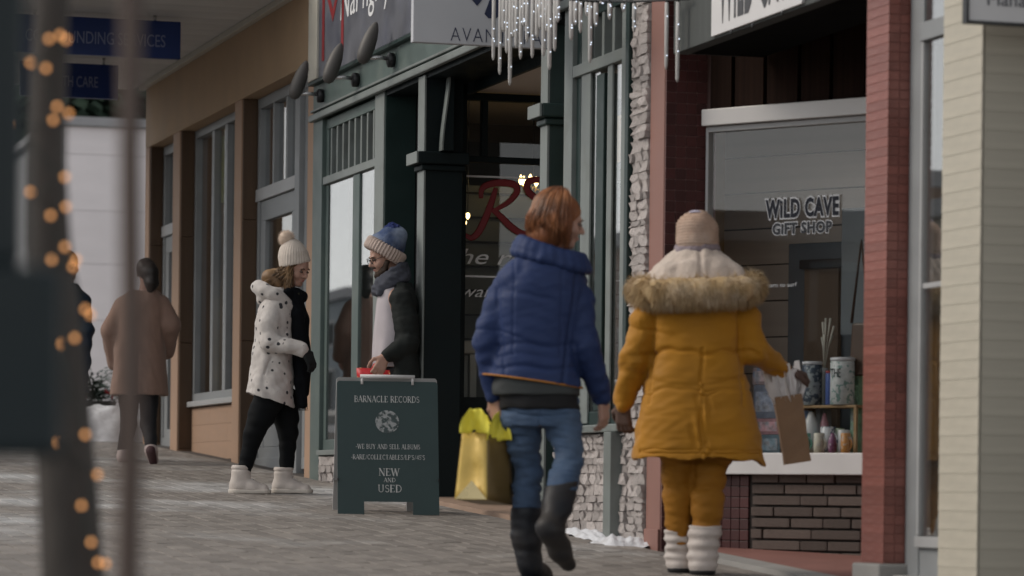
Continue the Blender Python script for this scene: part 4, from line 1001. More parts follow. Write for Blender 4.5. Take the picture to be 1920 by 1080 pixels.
for k, (px, py) in enumerate(ICE):
    top = cordpt(px); D = (top - ORI).dot(AX); bot = atD(px, py, D); L_ = top.z - bot.z
    off = Vector((0, ((k * 7) % 5 - 2) * .012, 0))
    t = thing('icicle_light', (top.x, top.y, bot.z), 'clear icicle light tube hanging from the black cord ' + ('in front of the white sign' if px < 1060 else 'in front of the green shop window' if px < 1200 else 'beside the weathered fascia'), 'light', 'icicle lights ' + ('by the white sign' if px < 1060 else 'by the green window' if px < 1200 else 'by the fascia'))
    r_ = random.uniform(.0105, .0135)
    tb = MB().tube([(bot.x, top.y, top.z - .012), (bot.x, top.y, top.z - L_ * .5), (bot.x, top.y, bot.z + .02), (bot.x, top.y, bot.z)], [r_, r_, r_ * .85, r_ * .35], 10).build('tube', M_['ice'], t, True)
    MB().tube([(bot.x, top.y, top.z + .004), (bot.x, top.y, top.z - .018)], .008, 8).build('cap', M_['black'], t)
    for j in range(random.choice((2, 3, 4))):
        zz = bot.z + L_ * random.uniform(.1, .9)
        MB().lathe([(.0005, -.004), (.0045, 0), (.0005, .004)], (bot.x + random.uniform(-.004, .004), top.y - r_, zz), 6).build('led', M_['led'], tb, True)
# ------------------------------------------------------------------ sandwich board
p, D = ground(729, 965); s_ = D / FPX
yawr = -PSI + math.radians(7)
t = thing('sandwich_board', tuple(p), 'dark green sandwich board with BARNACLE RECORDS in white lettering', 'sign', None, yawr)
W_, H_, dep = 191 * s_ / 2, 252 * s_, .21
def lean(u): return u * dep / H_                     # front panel leans back
def apanel(y_bot, y_top, th, m, nm):
    nw = 46 * s_; nh = 24 * s_
    prof = [(-W_, 0), (-nw, 0), (-nw, nh), (nw, nh), (nw, 0), (W_, 0), (W_, H_ - .012), (W_ - .012, H_), (-W_ + .012, H_), (-W_, H_ - .012)]
    mb = MB(); n = len(prof)
    for o_ in (0, th):
        mb.v += [(x, y_bot + (y_top - y_bot) * z / H_ + o_, z + SLOPE * y_bot) for x, z in prof]
    mb.f.append(tuple(range(n))); mb.f.append(tuple(n + i for i in reversed(range(n))))
    for i in range(n): j = (i + 1) % n; mb.f.append((j, i, n + i, n + j))
    return mb.build(nm, m, t, local=True)
fp = apanel(0, dep, .022, M_['aframe'], 'front_panel')
bp_ = apanel(2 * dep + .03, dep + .03, .022, M_['aframe_lit'], 'rear_panel')  # pale rear panel: its lit inner face put into the colour
for sx in (-1, 1): MB().box(sx * W_ - sx * .002 - .004, sx * W_ - sx * .002 + .004, .2 * dep, 1.9 * dep, .2, .215).build('stay', M_['black'], t, local=True)
hd = MB(); hx = 48 * s_
hd.tube([(-hx, dep - .006, H_ - .02), (-hx, dep - .006, H_ + .028)], .008, 8); hd.tube([(hx, dep - .006, H_ - .02), (hx, dep - .006, H_ + .028)], .008, 8); hd.tube([(-hx - .012, dep - .006, H_ + .028), (hx + .012, dep - .006, H_ + .028)], .012, 10)
hd.build('handle', M_['white'], t, True, local=True)
ty = Vector((0, dep / H_, 1)).normalized()
def aM(px, py): 
    z = (965 - py) * s_ ; return plane_matrix(((px - 729) * s_, lean(z) - .0015, z), (1, 0, 0), ty)
# serif capitals drawn as strokes: (thin/thick) lines plus foot and head serifs
def arc(cx, cy, rx, ry, a0, a1, n=10): return [(cx + rx * math.cos(math.radians(a0 + (a1 - a0) * k / n)), cy + ry * math.sin(math.radians(a0 + (a1 - a0) * k / n))) for k in range(n + 1)]
TK, TN = .15, .055
GL = {'A': (.78, [([(.06, 0), (.39, 1)], TN), ([(.39, 1), (.72, 0)], TK), ([(.18, .33), (.58, .33)], TN)], [(.06, 0), (.72, 0)]),
 'B': (.66, [([(.14, 0), (.14, 1)], TK), ([(.14, .97)] + arc(.32, .75, .24, .22, 90, -90) + [(.14, .53)], .08), ([(.14, .53)] + arc(.34, .27, .28, .25, 90, -90) + [(.14, .03)], .09)], [(.14, 0), (.14, 1)]),
 'C': (.72, [(arc(.40, .5, .33, .48, 50, 310, 16), .11), ([(.62, .86), (.62, 1)], TN)], []),
 'D': (.78, [([(.14, 0), (.14, 1)], TK), ([(.14, .97)] + arc(.34, .5, .36, .47, 90, -90, 14) + [(.14, .03)], .10)], [(.14, 0), (.14, 1)]),
 'E': (.64, [([(.14, 0), (.14, 1)], TK), ([(.14, .97), (.56, .97), (.56, .82)], TN), ([(.14, .52), (.44, .52)], TN), ([(.14, .03), (.58, .03), (.58, .2)], TN)], [(.14, 0), (.14, 1)]),
 'L': (.62, [([(.14, 0), (.14, 1)], TK), ([(.14, .03), (.56, .03), (.56, .22)], TN)], [(.14, 0), (.14, 1)]),
 'M': (.95, [([(.12, 0), (.12, 1)], TN), ([(.12, 1), (.46, .05)], TK), ([(.46, .05), (.80, 1)], TN), ([(.82, 1), (.82, 0)], TK)], [(.12, 0), (.82, 0), (.12, 1), (.82, 1)]),
 'N': (.82, [([(.12, 0), (.12, 1)], TN), ([(.12, 1), (.68, 0)], TK), ([(.68, 0), (.68, 1)], TN)], [(.12, 0), (.12, 1), (.68, 1)]),
 'O': (.80, [(arc(.40, .5, .32, .47, 0, 360, 20), .10)], []),
 'P': (.62, [([(.14, 0), (.14, 1)], TK), ([(.14, .97)] + arc(.32, .72, .25, .25, 90, -90) + [(.14, .47)], .08)], [(.14, 0), (.14, 1)]),
 'R': (.72, [([(.14, 0), (.14, 1)], TK), ([(.14, .97)] + arc(.32, .73, .24, .24, 90, -90) + [(.14, .49)], .08), ([(.34, .49), (.66, 0)], TK)], [(.14, 0), (.14, 1), (.66, 0)]),
 'S': (.56, [(arc(.29, .74, .19, .22, 30, 270, 10) + arc(.29, .27, .21, .25, 90, -150, 10), .10)], []),
 'T': (.70, [([(.35, 0), (.35, 1)], TK), ([(.06, .84), (.06, .97), (.64, .97), (.64, .84)], TN)], [(.35, 0)]),
 'U': (.80, [([(.14, 1), (.14, .3)] + arc(.39, .3, .25, .28, 180, 360) + [(.64, .3), (.64, 1)], .10)], [(.14, 1), (.64, 1)]),
 'W': (1.08, [([(.08, 1), (.32, 0)], TK), ([(.32, 0), (.54, .95)], TN), ([(.54, .95), (.76, 0)], TK), ([(.76, 0), (1.0, 1)], TN)], [(.08, 1), (.54, .97), (1.0, 1)]),
 'Y': (.74, [([(.08, 1), (.37, .5)], TK), ([(.37, .5), (.66, 1)], TN), ([(.37, .5), (.37, 0)], TK)], [(.08, 1), (.66, 1), (.37, 0)]),
 '-': (.36, [([(.05, .4), (.30, .4)], .08)], []), '/': (.45, [([(.05, 0), (.40, 1)], .06)], []), "'": (.2, [([(.1, .75), (.1, 1)], .08)], []), ' ': (.34, [], []),
 '4': (.6, [([(.45, 0), (.45, 1), (.05, .3), (.58, .3)], .08)], []), '5': (.56, [([(.48, .97), (.14, .97), (.12, .56)] + arc(.26, .33, .22, .27, 90, -150), .08)], [])}
def serif(name, body, px0, px1, py, pxh, parent):
    mb = MB(); x = 0
    def bar(p, q, w_):
        d = Vector((q[0] - p[0], q[1] - p[1])); L_ = d.length
        if L_ < 1e-6: return
        d /= L_; n_ = Vector((-d.y, d.x)) * w_ / 2; d *= w_ * .3
        k = len(mb.v); mb.v += [(p[0] - d.x + n_.x, p[1] - d.y + n_.y, 0), (p[0] - d.x - n_.x, p[1] - d.y - n_.y, 0), (q[0] + d.x - n_.x, q[1] + d.y - n_.y, 0), (q[0] + d.x + n_.x, q[1] + d.y + n_.y, 0)]; mb.f.append((k, k + 1, k + 2, k + 3))
    for ch in body:
        w_, st, sf = GL[ch]
        for pts, tk in st:
            for p, q in zip(pts[:-1], pts[1:]): bar((p[0] + x, p[1]), (q[0] + x, q[1]), tk)
        for fx, fy in sf: bar((fx + x - .11, fy + (.02 if fy < .5 else -.02)), (fx + x + .11, fy + (.02 if fy < .5 else -.02)), .045)
        x += w_ + .06
    Mx = aM((px0 + px1) / 2, py); wd = (px1 - px0) * s_; hh = pxh * s_
    mb.v = [tuple(Mx @ Vector(((vx / x - .5) * wd, (vy - .5) * hh, i * 1e-7 + .0002))) for i, (vx, vy, vz) in enumerate(mb.v)]
    return mb.build(name, M_['chalk'], parent, local=True)
M_['chalk'] = mat('off white sign print', (.50, .50, .49), .6, .15, 60)
serif('title_lettering', 'BARNACLE RECORDS', 666, 790, 747, 12, fp)
serif('line_lettering', '-WE BUY AND SELL ALBUMS', 668, 790, 837, 9, fp)
serif('line_lettering', "-RARE/COLLECTABLES/LP'S/45'S", 659, 799, 857, 9, fp)
serif('large_lettering', 'NEW', 711, 751, 885, 14, fp); serif('small_lettering', 'AND', 720, 743, 900, 8, fp); serif('large_lettering', 'USED', 709, 755, 916, 14, fp)
Mx = aM(728, 790); lm = MB(); n = 40
lm.v = [tuple(Mx @ Vector((22.5 * s_ * math.cos(6.283 * k / n), 22.5 * s_ * math.sin(6.283 * k / n), .0004))) for k in range(n)]; lm.f = [tuple(range(n))]
lm.build('round_emblem', mat('engraved emblem', (.30, .31, .31), .6, .3, 60, col2=(.05, .07, .07), mixscale=45, mixlo=.45, mixhi=.55), fp, local=True)
# ------------------------------------------------------------------ foreground, far out of focus: street tree with fairy lights, stake, dark board
def pxpath(pts, D): return [atD(x, y, D) for x, y in pts]
DT = 6.9
tp = pxpath([(104, -120), (98, 0), (92, 150), (88, 300), (92, 450), (104, 600), (116, 760), (126, 900), (134, 1040), (140, 1150)], DT)
base, _ = ground(160, 600 + 7510 / DT + 2); base = Vector((tp[-1].x + .012, tp[-1].y, gz(tp[-1].y) - .05))
t = thing('street_tree', (base.x, base.y, gz(base.y)), 'slim street tree trunk wound with warm fairy lights', 'tree')
tk = MB().tube(tp + [(tp[-1] + base) / 2, base], [.033, .035, .037, .038, .044, .052, .058, .061, .064, .066, .074, .09], 16).build('trunk', M_['bark'], t, True)
cr = MB()
top = tp[0]
for k in range(14):
    a = k * 2.4; e = Vector((math.cos(a), math.sin(a), random.uniform(.8, 1.6))) * random.uniform(.5, 1.0)
    cr.tube([top + Vector((0, 0, .02 * k - .02)), top + e * .5 + Vector((0, 0, .1 + .02 * k)), top + e + Vector((0, 0, .3))], [.014, .009, .003], 6)
cr.tube([top, top + Vector((0, 0, .8)), top + Vector((.05, .02, 1.8))], [.03, .022, .006], 8)
cr.build('crown', M_['bark'], t, True)
LT = [(92, 73), (113, 66), (124, 74), (58, 118), (86, 128), (107, 200), (100, 225), (129, 213), (57, 360), (35, 233), (122, 332), (124, 388), (95, 404), (122, 463), (97, 487), (143, 487), (137, 500), (160, 580), (170, 590), (140, 634), (117, 645), (110, 830), (160, 815), (183, 890), (153, 948), (171, 1017), (198, 1057), (184, 1055), (12, 700)][:28]
LB = []
for k, (x, y) in enumerate(LT):
    D = DT - .075 + .01 * math.sin(k * 1.7)
    LB.append(atD(x, y, D))
ws = thing('fairy_light_string', tuple(base + Vector((0, -.1, .05))), 'string of warm fairy lights wound round the slim street tree', 'string lights')
order = sorted(LB, key=lambda p: -p.z); pth = []
for p, q in zip(order[:-1], order[1:]):
    pth += [p + Vector((0, .004, 0)), (p + q) / 2 + Vector((0, .012, -.01))]
pth.append(order[-1] + Vector((0, .004, 0))); pth.append(base + Vector((0, -.1, .1)))
MB().tube(pth, .0018, 5).build('wire', M_['wire'], ws, True)
bl = MB().lathe([(.0005, -.0062), (.0042, -.003), (.0055, 0), (.0042, .003), (.0005, .0062)], (0, 0, 0), 10); 
bme = None
for p in LB:
    if bme is None:
        o = bl.build('bulb', M_['bulb'], None, True); bme = o.data; o.parent = ws; o.location = p - ORG[ws.name]
    else: piece('bulb', bme, ws, p, (1, 1, 1))
sp_ = pxpath([(247, -200), (246, 0), (244, 300), (246, 540), (246, 800), (240, 1080), (238, 1200)], 4.6); b0 = Vector((sp_[-1].x, sp_[-1].y, gz(sp_[-1].y) - .1))
t = thing('tree_stake', (b0.x, b0.y, gz(b0.y)), 'thin weathered wooden stake beside the slim street tree', 'stake')
MB().tube([sp_[0] + Vector((0, 0, .25))] + sp_ + [b0], [.0125, .0155, .0155, .0155, .016, .0165, .017, .017, .016], 8).build('post', M_['stake'], t, True)
MB().tube([sp_[0] + Vector((0, 0, .262)), sp_[0] + Vector((0, 0, .252))], [.008, .013], 8).build('chamfer', M_['stake'], t, True)
DB = 3.9
bA, bB, bC = atD(48, -120, DB), atD(50, 505, DB), atD(97, 862, DB)
t = thing('notice_board', (bA.x - .25, bA.y, gz(bA.y)), 'dark teal notice board with a wider lower cabinet at the pavement edge', 'board')
bx('board', bA.x - .28, bA.x, bA.y - .03, bA.y + .03, bB.z + .002, bA.z, M_['lamppost'], t, .01)
bx('cabinet', bC.x - .34, bC.x, bC.y - .08, bC.y + .05, bC.z, bB.z, M_['lamppost'], t, .012)
bx('post', bA.x - .22, bA.x - .14, bA.y - .03, bA.y + .03, gz(bA.y) - .1, bC.z - .002, M_['lamppost'], t, .006)
# ================================================================== people: implicit surfaces, one continuous body each
class SDF:
    def __init__(s, lo, hi, h):
        s.h = h; s.lo = np.array(lo, float); n = np.ceil((np.array(hi) - s.lo) / h).astype(int) + 1
        s.ax = [s.lo[i] + h * np.arange(n[i]) for i in range(3)]
        s.F = np.full(n, .6, np.float32)
    def blk(s, lo, hi):
        sl = []; g = []
        for i in range(3):
            a = max(0, int((lo[i] - s.lo[i]) / s.h) - 1); b = min(len(s.ax[i]), int((hi[i] - s.lo[i]) / s.h) + 3)
            if b <= a: return None, None
            sl.append(slice(a, b)); g.append(s.ax[i][a:b].astype(np.float32))
        return tuple(sl), (g[0][:, None, None], g[1][None, :, None], g[2][None, None, :])
    def put(s, fn, lo, hi, k, op):
        m = k * 1.2 + 3 * s.h
        sl, g = s.blk([v - m for v in lo], [v + m for v in hi])
        if sl is None: return s
        d = fn(*g).astype(np.float32); f = s.F[sl]
        if op == 'u':
            h = np.clip(.5 + .5 * (f - d) / k, 0, 1); s.F[sl] = f * (1 - h) + d * h - k * h * (1 - h)
        else:
            h = np.clip(.5 - .5 * (f + d) / k, 0, 1); s.F[sl] = f * (1 - h) - d * h + k * h * (1 - h)
        return s
    def cone(s, p, q, r1, r2=None, k=.02, op='u'):
        r2 = r1 if r2 is None else r2; p = np.array(p, float); q = np.array(q, float); d = q - p; L = max(1e-9, float(d @ d)); R = max(r1, r2)
        def fn(x, y, z):
            t = np.clip(((x - p[0]) * d[0] + (y - p[1]) * d[1] + (z - p[2]) * d[2]) / L, 0, 1)
            return np.sqrt((x - p[0] - t * d[0]) ** 2 + (y - p[1] - t * d[1]) ** 2 + (z - p[2] - t * d[2]) ** 2) - (r1 + t * (r2 - r1))
        return s.put(fn, np.minimum(p, q) - R, np.maximum(p, q) + R, k, op)
    def chain(s, pts, rad, k=.02):
        for i in range(len(pts) - 1): s.cone(pts[i], pts[i + 1], rad[i], rad[i + 1], k)
        return s
    def ell(s, c, r, R=None, k=.02, op='u'):
        c = np.array(c, float); r = np.array(r, float); R = np.eye(3) if R is None else np.array(R)
        def fn(x, y, z):
            X = [x - c[0], y - c[1], z - c[2]]
            q = [X[0] * R[0, i] + X[1] * R[1, i] + X[2] * R[2, i] for i in range(3)]
            k0 = np.sqrt(sum((q[i] / r[i]) ** 2 for i in range(3))); k1 = np.sqrt(sum((q[i] / r[i] ** 2) ** 2 for i in range(3)))
            return k0 * (k0 - 1) / np.maximum(k1, 1e-6)
        m = float(max(r)); return s.put(fn, c - m, c + m, k, op)
    def loft(s, secs, k=.02, n=2.3, op='u'):
        """stack of rounded sections (z, cx, cy, rx, ry)"""
        secs = sorted(secs); a = np.array(secs); zz = np.linspace(a[0, 0], a[-1, 0], 60)
        par = []
        for c in range(1, 5):
            v = np.interp(zz, a[:, 0], a[:, c]); w_ = np.convolve(np.pad(v, 3, mode='reflect', reflect_type='odd'), np.ones(7) / 7, 'valid'); par.append(w_)
        def fn(x, y, z):
            z_ = z.ravel(); P = [np.interp(z_, zz, p)[None, None, :] for p in par]
            q = (np.abs((x - P[0]) / P[2]) ** n + np.abs((y - P[1]) / P[3]) ** n) ** (1 / n)
            d = (q - 1) * np.minimum(P[2], P[3])
            return np.maximum(d, np.maximum(zz[0] - z, z - zz[-1]))
        mx = np.array([max(a[:, 1] + a[:, 3]), max(a[:, 2] + a[:, 4]), zz[-1]]); mn = np.array([min(a[:, 1] - a[:, 3]), min(a[:, 2] - a[:, 4]), zz[0]])
        return s.put(fn, mn, mx, k, op)
    def below(s, fn_z, x0=-2, x1=2):
        """cut everything under a hem given as z(x, y)"""
        sl, g = s.blk(s.lo, [a[-1] for a in s.ax]); s.F[sl] = np.maximum(s.F[sl], (fn_z(g[0], g[1]) - g[2]).astype(np.float32)); return s
    def above(s, fn_z):
        sl, g = s.blk(s.lo, [a[-1] for a in s.ax]); s.F[sl] = np.maximum(s.F[sl], (g[2] - fn_z(g[0], g[1])).astype(np.float32)); return s
    def mesh(s, smooth=1):
        F = s.F; n = np.array(F.shape); ins = F < 0
        c = np.zeros(n - 1, np.int8)
        for i in (0, 1):
            for j in (0, 1):
                for k in (0, 1): c += ins[i:n[0] - 1 + i, j:n[1] - 1 + j, k:n[2] - 1 + k]
        cells = np.argwhere((c > 0) & (c < 8)); idx = -np.ones(n - 1, np.int64); idx[tuple(cells.T)] = np.arange(len(cells))
        acc = np.zeros((len(cells), 3)); cnt = np.zeros(len(cells))
        cor = [(i, j, k) for i in (0, 1) for j in (0, 1) for k in (0, 1)]
        for a in range(8):
            for b in range(a + 1, 8):
                A_, B_ = np.array(cor[a]), np.array(cor[b])
                if abs(A_ - B_).sum() != 1: continue
                fa = F[tuple((cells + A_).T)]; fb = F[tuple((cells + B_).T)]; m = (fa < 0) != (fb < 0)
                t = (fa[m] / (fa[m] - fb[m]))[:, None]; acc[m] += A_ + t * (B_ - A_); cnt[m] += 1
        V = s.lo + s.h * (cells + acc / cnt[:, None]); Q = []
        for ax in range(3):
            o = [0, 0, 0]; o[ax] = 1; sa = [slice(0, n[i] - o[i]) for i in range(3)]; sb = [slice(o[i], n[i]) for i in range(3)]
            e = np.argwhere(ins[tuple(sa)] != ins[tuple(sb)]); u, v = [(1, 2), (2, 0), (0, 1)][ax]
            ok = (e[:, u] > 0) & (e[:, v] > 0) & (e[:, u] < n[u] - 1) & (e[:, v] < n[v] - 1); e = e[ok]
            du = np.zeros(3, int); du[u] = 1; dw = np.zeros(3, int); dw[v] = 1
            q = np.stack([idx[tuple((e - du - dw).T)], idx[tuple((e - dw).T)], idx[tuple(e.T)], idx[tuple((e - du).T)]], 1)
            fl = ~ins[tuple(e.T)]; q[fl] = q[fl][:, ::-1]; Q.append(q)
        Q = np.concatenate(Q)
        for _ in range(smooth):
            sm = np.zeros_like(V); ct = np.zeros(len(V))
            for i in range(4):
                np.add.at(sm, Q[:, i], V[Q[:, (i + 1) % 4]] + V[Q[:, (i + 3) % 4]]); np.add.at(ct, Q[:, i], 2)
            V = .4 * V + .6 * sm / ct[:, None]
        return V, Q
def vnormals(V, Q):
    fn = np.cross(V[Q[:, 2]] - V[Q[:, 0]], V[Q[:, 3]] - V[Q[:, 1]]); N = np.zeros_like(V)
    for i in range(4): np.add.at(N, Q[:, i], fn)
    return N / np.maximum(np.linalg.norm(N, axis=1, keepdims=True), 1e-12)
def wrinkle(V, amp, freq, seed, stretch=(1, 1, 1)):
    r = np.random.default_rng(seed); out = np.zeros(len(V)); P = V * np.array(stretch)
    wp = np.zeros(len(V))
    for i in range(4):
        d = r.normal(size=3); d /= np.linalg.norm(d); wp += np.sin(P @ d * freq * .6 + r.uniform(0, 6))
    for i in range(7):
        d = r.normal(size=3); d /= np.linalg.norm(d); f = freq * r.uniform(.7, 2.0); out += np.sin(P @ d * f + r.uniform(0, 6) + wp * .8) * (freq / f)
    return out * amp / 3
def crease(V, amp, freq, seed, stretch=(1, 1, 1), w_=.22):
    """thin valleys where cloth folds sharply"""
    n = wrinkle(V, 1.0, freq, seed, stretch); n2 = wrinkle(V, 1.0, freq * .45, seed + 91)
    return -amp * np.exp(-(n / w_) ** 2) * np.clip(.6 + n2, 0, 1.4)
def skin(sdf, name, m, parent, smooth=1, disp=None, flip=False):
    V, Q = sdf.mesh(smooth)
    if disp is not None: V = V + vnormals(V, Q) * disp(V)[:, None]
    me = bpy.data.meshes.new(name); me.from_pydata(V.tolist(), [], Q.tolist())
    return link(name, me, m, parent, True)
def seam(z, z0, w_, a): return -a * np.exp(-((z - z0) / w_) ** 2)
# ------------------------------------------------------------------ figure frame: x = right in the photo, y = away, z = up
class Fig:
    def __init__(s, label, fx, fy, group=None):
        s.pos, s.D = ground(fx, fy); s.s = s.D / FPX
        s.t = thing('person', tuple(s.pos), label, 'person', group, -PSI); ORG[s.t.name] = Vector((0, 0, 0))
    def P(s, x, y, d=0):
        w_ = atD(x, y, s.D + d) - s.pos; return np.array((w_.dot(RX), w_.dot(AX), w_.z))
    def secs(s, rows):
        """(photo row, left, right, depth centre, half depth) -> loft sections"""
        o = []
        for y, xl, xr, d, ry in rows:
            p = s.P((xl + xr) / 2, y); o.append((p[2], p[0], d, (xr - xl) / 2 * s.s, ry))
        return o
def unit(v): v = np.array(v, float); return v / np.linalg.norm(v)
def head_frame(yaw, pitch=0, rollv=0):
    """yaw 0 = facing right in the photo, 90 = away; columns: forward, left, up"""
    a = math.radians(yaw); p = math.radians(pitch)
    f = np.array((math.cos(a) * math.cos(p), math.sin(a) * math.cos(p), math.sin(p))); l = np.array((-math.sin(a), math.cos(a), 0)); u = np.cross(f, l)
    if rollv:
        r = math.radians(rollv); l, u = l * math.cos(r) + u * math.sin(r), u * math.cos(r) - l * math.sin(r)
    return np.stack([f, l, u], 1)
def add_head(B, c, R, sc=1.0, jaw=1.0):
    c = np.array(c); q = lambda f, l, u: c + R @ (np.array((f, l, u)) * sc)
    B.ell(q(-.008, 0, .032), np.array((.094, .073, .082)) * sc, R, .02)
    B.ell(q(.020, 0, -.035), np.array((.066, .058, .072)) * sc * jaw, R, .03)
    B.cone(q(.060, -.012, -.092), q(.060, .012, -.092), .020 * sc, k=.025)
    B.cone(q(.082, -.030, .020), q(.082, .030, .020), .010 * sc, k=.015)
    for sd_ in (-1, 1):
        B.ell(q(.088, .031 * sd_, .002), np.array((.014, .016, .010)) * sc, R, .010, 's')
        B.cone(q(.062, .042 * sd_, -.030), q(.066, .036 * sd_, -.034), .020 * sc, k=.02)
        B.ell(q(-.004, .074 * sd_, -.006), np.array((.018, .010, .030)) * sc, R, .006)
    B.cone(q(.088, 0, .008), q(.110, 0, -.026), .007 * sc, .011 * sc, k=.010)
    for sd_ in (-1, 1): B.cone(q(.094, .010 * sd_, -.030), q(.096, .011 * sd_, -.031), .008 * sc, k=.008)
    B.cone(q(.084, -.016, -.056), q(.084, .016, -.056), .0075 * sc, k=.006); B.cone(q(.083, -.013, -.066), q(.083, .013, -.066), .008 * sc, k=.006)
def face_bits(fig, c, R, sc=1.0, brow=(.06, .035, .02), lip=(.35, .12, .11)):
    q = lambda f, l, u: np.array(c) + R @ (np.array((f, l, u)) * sc)
    M_['lip'] = M_.get('lip') or mat('lips', lip, .45, .05)
    bm_ = mat('eyebrow', brow, .7, .1)
    for sd_ in (-1, 1):
        e = MB().lathe([(.001, -.010), (.007, -.006), (.010, 0), (.007, .006), (.001, .010)], q(.079, .031 * sd_, .001), 12).build('eye', M_['eyeball'], fig.t, True, local=True)
        MB().lathe([(.0055, 0), (.0055, .003), (.002, .0045)], q(.0895, .031 * sd_, .0), 10, Matrix([tuple(R[:, 1]), tuple(R[:, 2]), tuple(R[:, 0])]).transposed()).build('iris', M_['iris'], e, True, local=True)
        MB().tube([q(.084, .048 * sd_, .017), q(.093, .032 * sd_, .024), q(.094, .016 * sd_, .020)], [.002, .0035, .003], 6).build('eyebrow', bm_, fig.t, True, local=True)
    MB().tube([q(.083, -.024, -.0605), q(.0925, 0, -.0595), q(.083, .024, -.0605)], [.002, .0062, .002], 8).build('lips', M_['lip'], fig.t, True, local=True)
M_['eyeball'] = mat('eye', (.15, .10, .08), .3, .03); M_['iris'] = mat('dark iris', (.03, .02, .015), .2, 0)
def add_hand(B, w_, d, n, th, curl=(.35, .6, .5), spread=.16, sc=1.0, rad=1.0):
    """hand from wrist w_ along d; n = back of the hand; th = side the thumb leaves to"""
    w_ = np.array(w_); d = unit(d); n = np.array(n, float); n = unit(n - d * (n @ d)); t = np.cross(d, n)
    if t @ np.array(th) < 0: t = -t
    for o_ in (-.024, -.008, .008, .024):
        B.cone(w_ + (d * .012 + t * o_ * .8) * sc, w_ + (d * .085 + t * o_ * 1.15) * sc, .014 * sc * rad, .0125 * sc * rad, k=.012)
    for i, (o_, L) in enumerate(((.030, .074), (.011, .084), (-.009, .078), (-.028, .060))):
        p = w_ + (d * .088 + t * o_) * sc; dr = unit(d + t * (o_ / .03) * spread); a = 0
        for j, f in enumerate((.45, .31, .24)):
            a += curl[j]; v = dr * math.cos(a) - n * math.sin(a); q = p + v * L * f * sc
            B.cone(p, q, (.0095 - .001 * j) * sc * rad, (.0088 - .001 * j) * sc * rad, k=.005); p = q
    p = w_ + (d * .022 + t * .026) * sc
    for j, (v, L) in enumerate(((unit(d * .6 + t * .75 - n * .25), .040), (unit(d * .85 + t * .25 - n * .45), .032), (unit(d * .9 - t * .05 - n * .5), .026))):
        q = p + v * L * sc; B.cone(p, q, (.0125 - .0015 * j) * sc * rad, (.011 - .0015 * j) * sc * rad, k=.008); p = q
def bounds(fig, x0, x1, y0, y1, dep=.45):
    a = fig.P(x0, y1); b = fig.P(x1, y0); return (a[0], -dep, a[2]), (b[0], dep, b[2])
def ribbon_strands(name, paths, w0, m, parent, taper=.25):
    """hair: each strand a thin three sided tube"""
    mb = MB()
    for pth in paths:
        n = len(pth); mb.tube(pth, [w0 * (1 - (1 - taper) * (i / (n - 1)) ** 2) for i in range(n)], 3, False)
    return mb.build(name, m, parent, True, local=True)
def hair_paths(c, R, n, drop, sc=1.0, face=62, rng=None, flare=0.0, wave=0.0, layer=(1.02, 1.16), zmin=-.2, part=0):
    """strands from the crown over the skull, then hanging; drop = length below the ears"""
    rng = rng or np.random.default_rng(3); out = []
    for i in range(n):
        az = rng.uniform(face, 360 - face); lay = rng.uniform(*layer); el0 = rng.uniform(25, 88); L = drop * rng.uniform(.7, 1.08)
        a = math.radians(az); pts = []
        ph = rng.uniform(0, 6.28); wv = wave * rng.uniform(.5, 1)
        for el in np.linspace(el0, 0, 5):
            e = math.radians(el); loc = np.array((-.010 + .100 * math.cos(a) * math.cos(e), .080 * math.sin(a) * math.cos(e), .032 + .090 * math.sin(e))) * lay
            pts.append(np.array(c) + R @ (loc * sc))
        last = pts[-1]; out_d = unit(pts[-1] - np.array(c) - R @ np.array((0, 0, .03)) * sc)
        for k in range(1, 6):
            u = k / 5
            pts.append(last + np.array((0, 0, -1)) * L * u + out_d * (flare * math.sin(u * 2.6) - .02 * u * u) + np.array((math.sin(ph + u * 9), math.cos(ph + u * 8), 0)) * wv * u)
        out.append([Vector(p) for p in pts])
    return out
skin_m = mat('fair skin', (.43, .255, .195), .55, .06, 20, .08, 300, spec=.35)
skin_m.node_tree.nodes['Principled BSDF'].inputs['Subsurface Weight'].default_value = .15
skin_m.node_tree.nodes['Principled BSDF'].inputs['Subsurface Radius'].default_value = (.01, .004, .002)
# ================================================================== 1. mustard parka, seen from behind
f = Fig('person walking away in mustard parka with fur hood, cream snow boots and knitted beige hat', 1305, 1076)
P = f.P; mm = f.s
hc = P(1306, 447); R = head_frame(82, 4)
B = SDF(*bounds(f, 1120, 1540, 380, 1082, .35), .0065)
add_head(B, hc, R)
B.cone(hc + (0, -.01, -.07), P(1308, 520), .05, .055)
B.loft(f.secs([(515, 1275, 1342, .0, .07), (560, 1225, 1385, .0, .09), (640, 1235, 1370, .0, .10), (720, 1240, 1370, .0, .105), (800, 1235, 1375, .0, .11), (850, 1245, 1365, .0, .10)]), .03)
elL, wrL = P(1190, 672, -.02), P(1168, 758, .06); elR, wrR = P(1412, 655, -.03), P(1474, 694, .10)
B.chain([P(1222, 575), elL, wrL], [.045, .036, .026]); B.chain([P(1388, 575), elR, wrR], [.045, .036, .026])
kL, kR = P(1272, 930, .03), P(1326, 930, -.03); aL, aR = P(1272, 1050, .06), P(1322, 1058, -.04)
B.chain([P(1270, 835), kL, aL], [.06, .040, .028]); B.chain([P(1340, 835), kR, aR], [.06, .040, .028])
B.cone(aL + (0, .0, -.02), aL + (0, .12, -.03), .03, .03); B.cone(aR + (0, 0, -.02), aR + (0, .12, -.03), .03, .03)
skin(B, 'body', skin_m, f.t)
face_bits(f, hc, R)
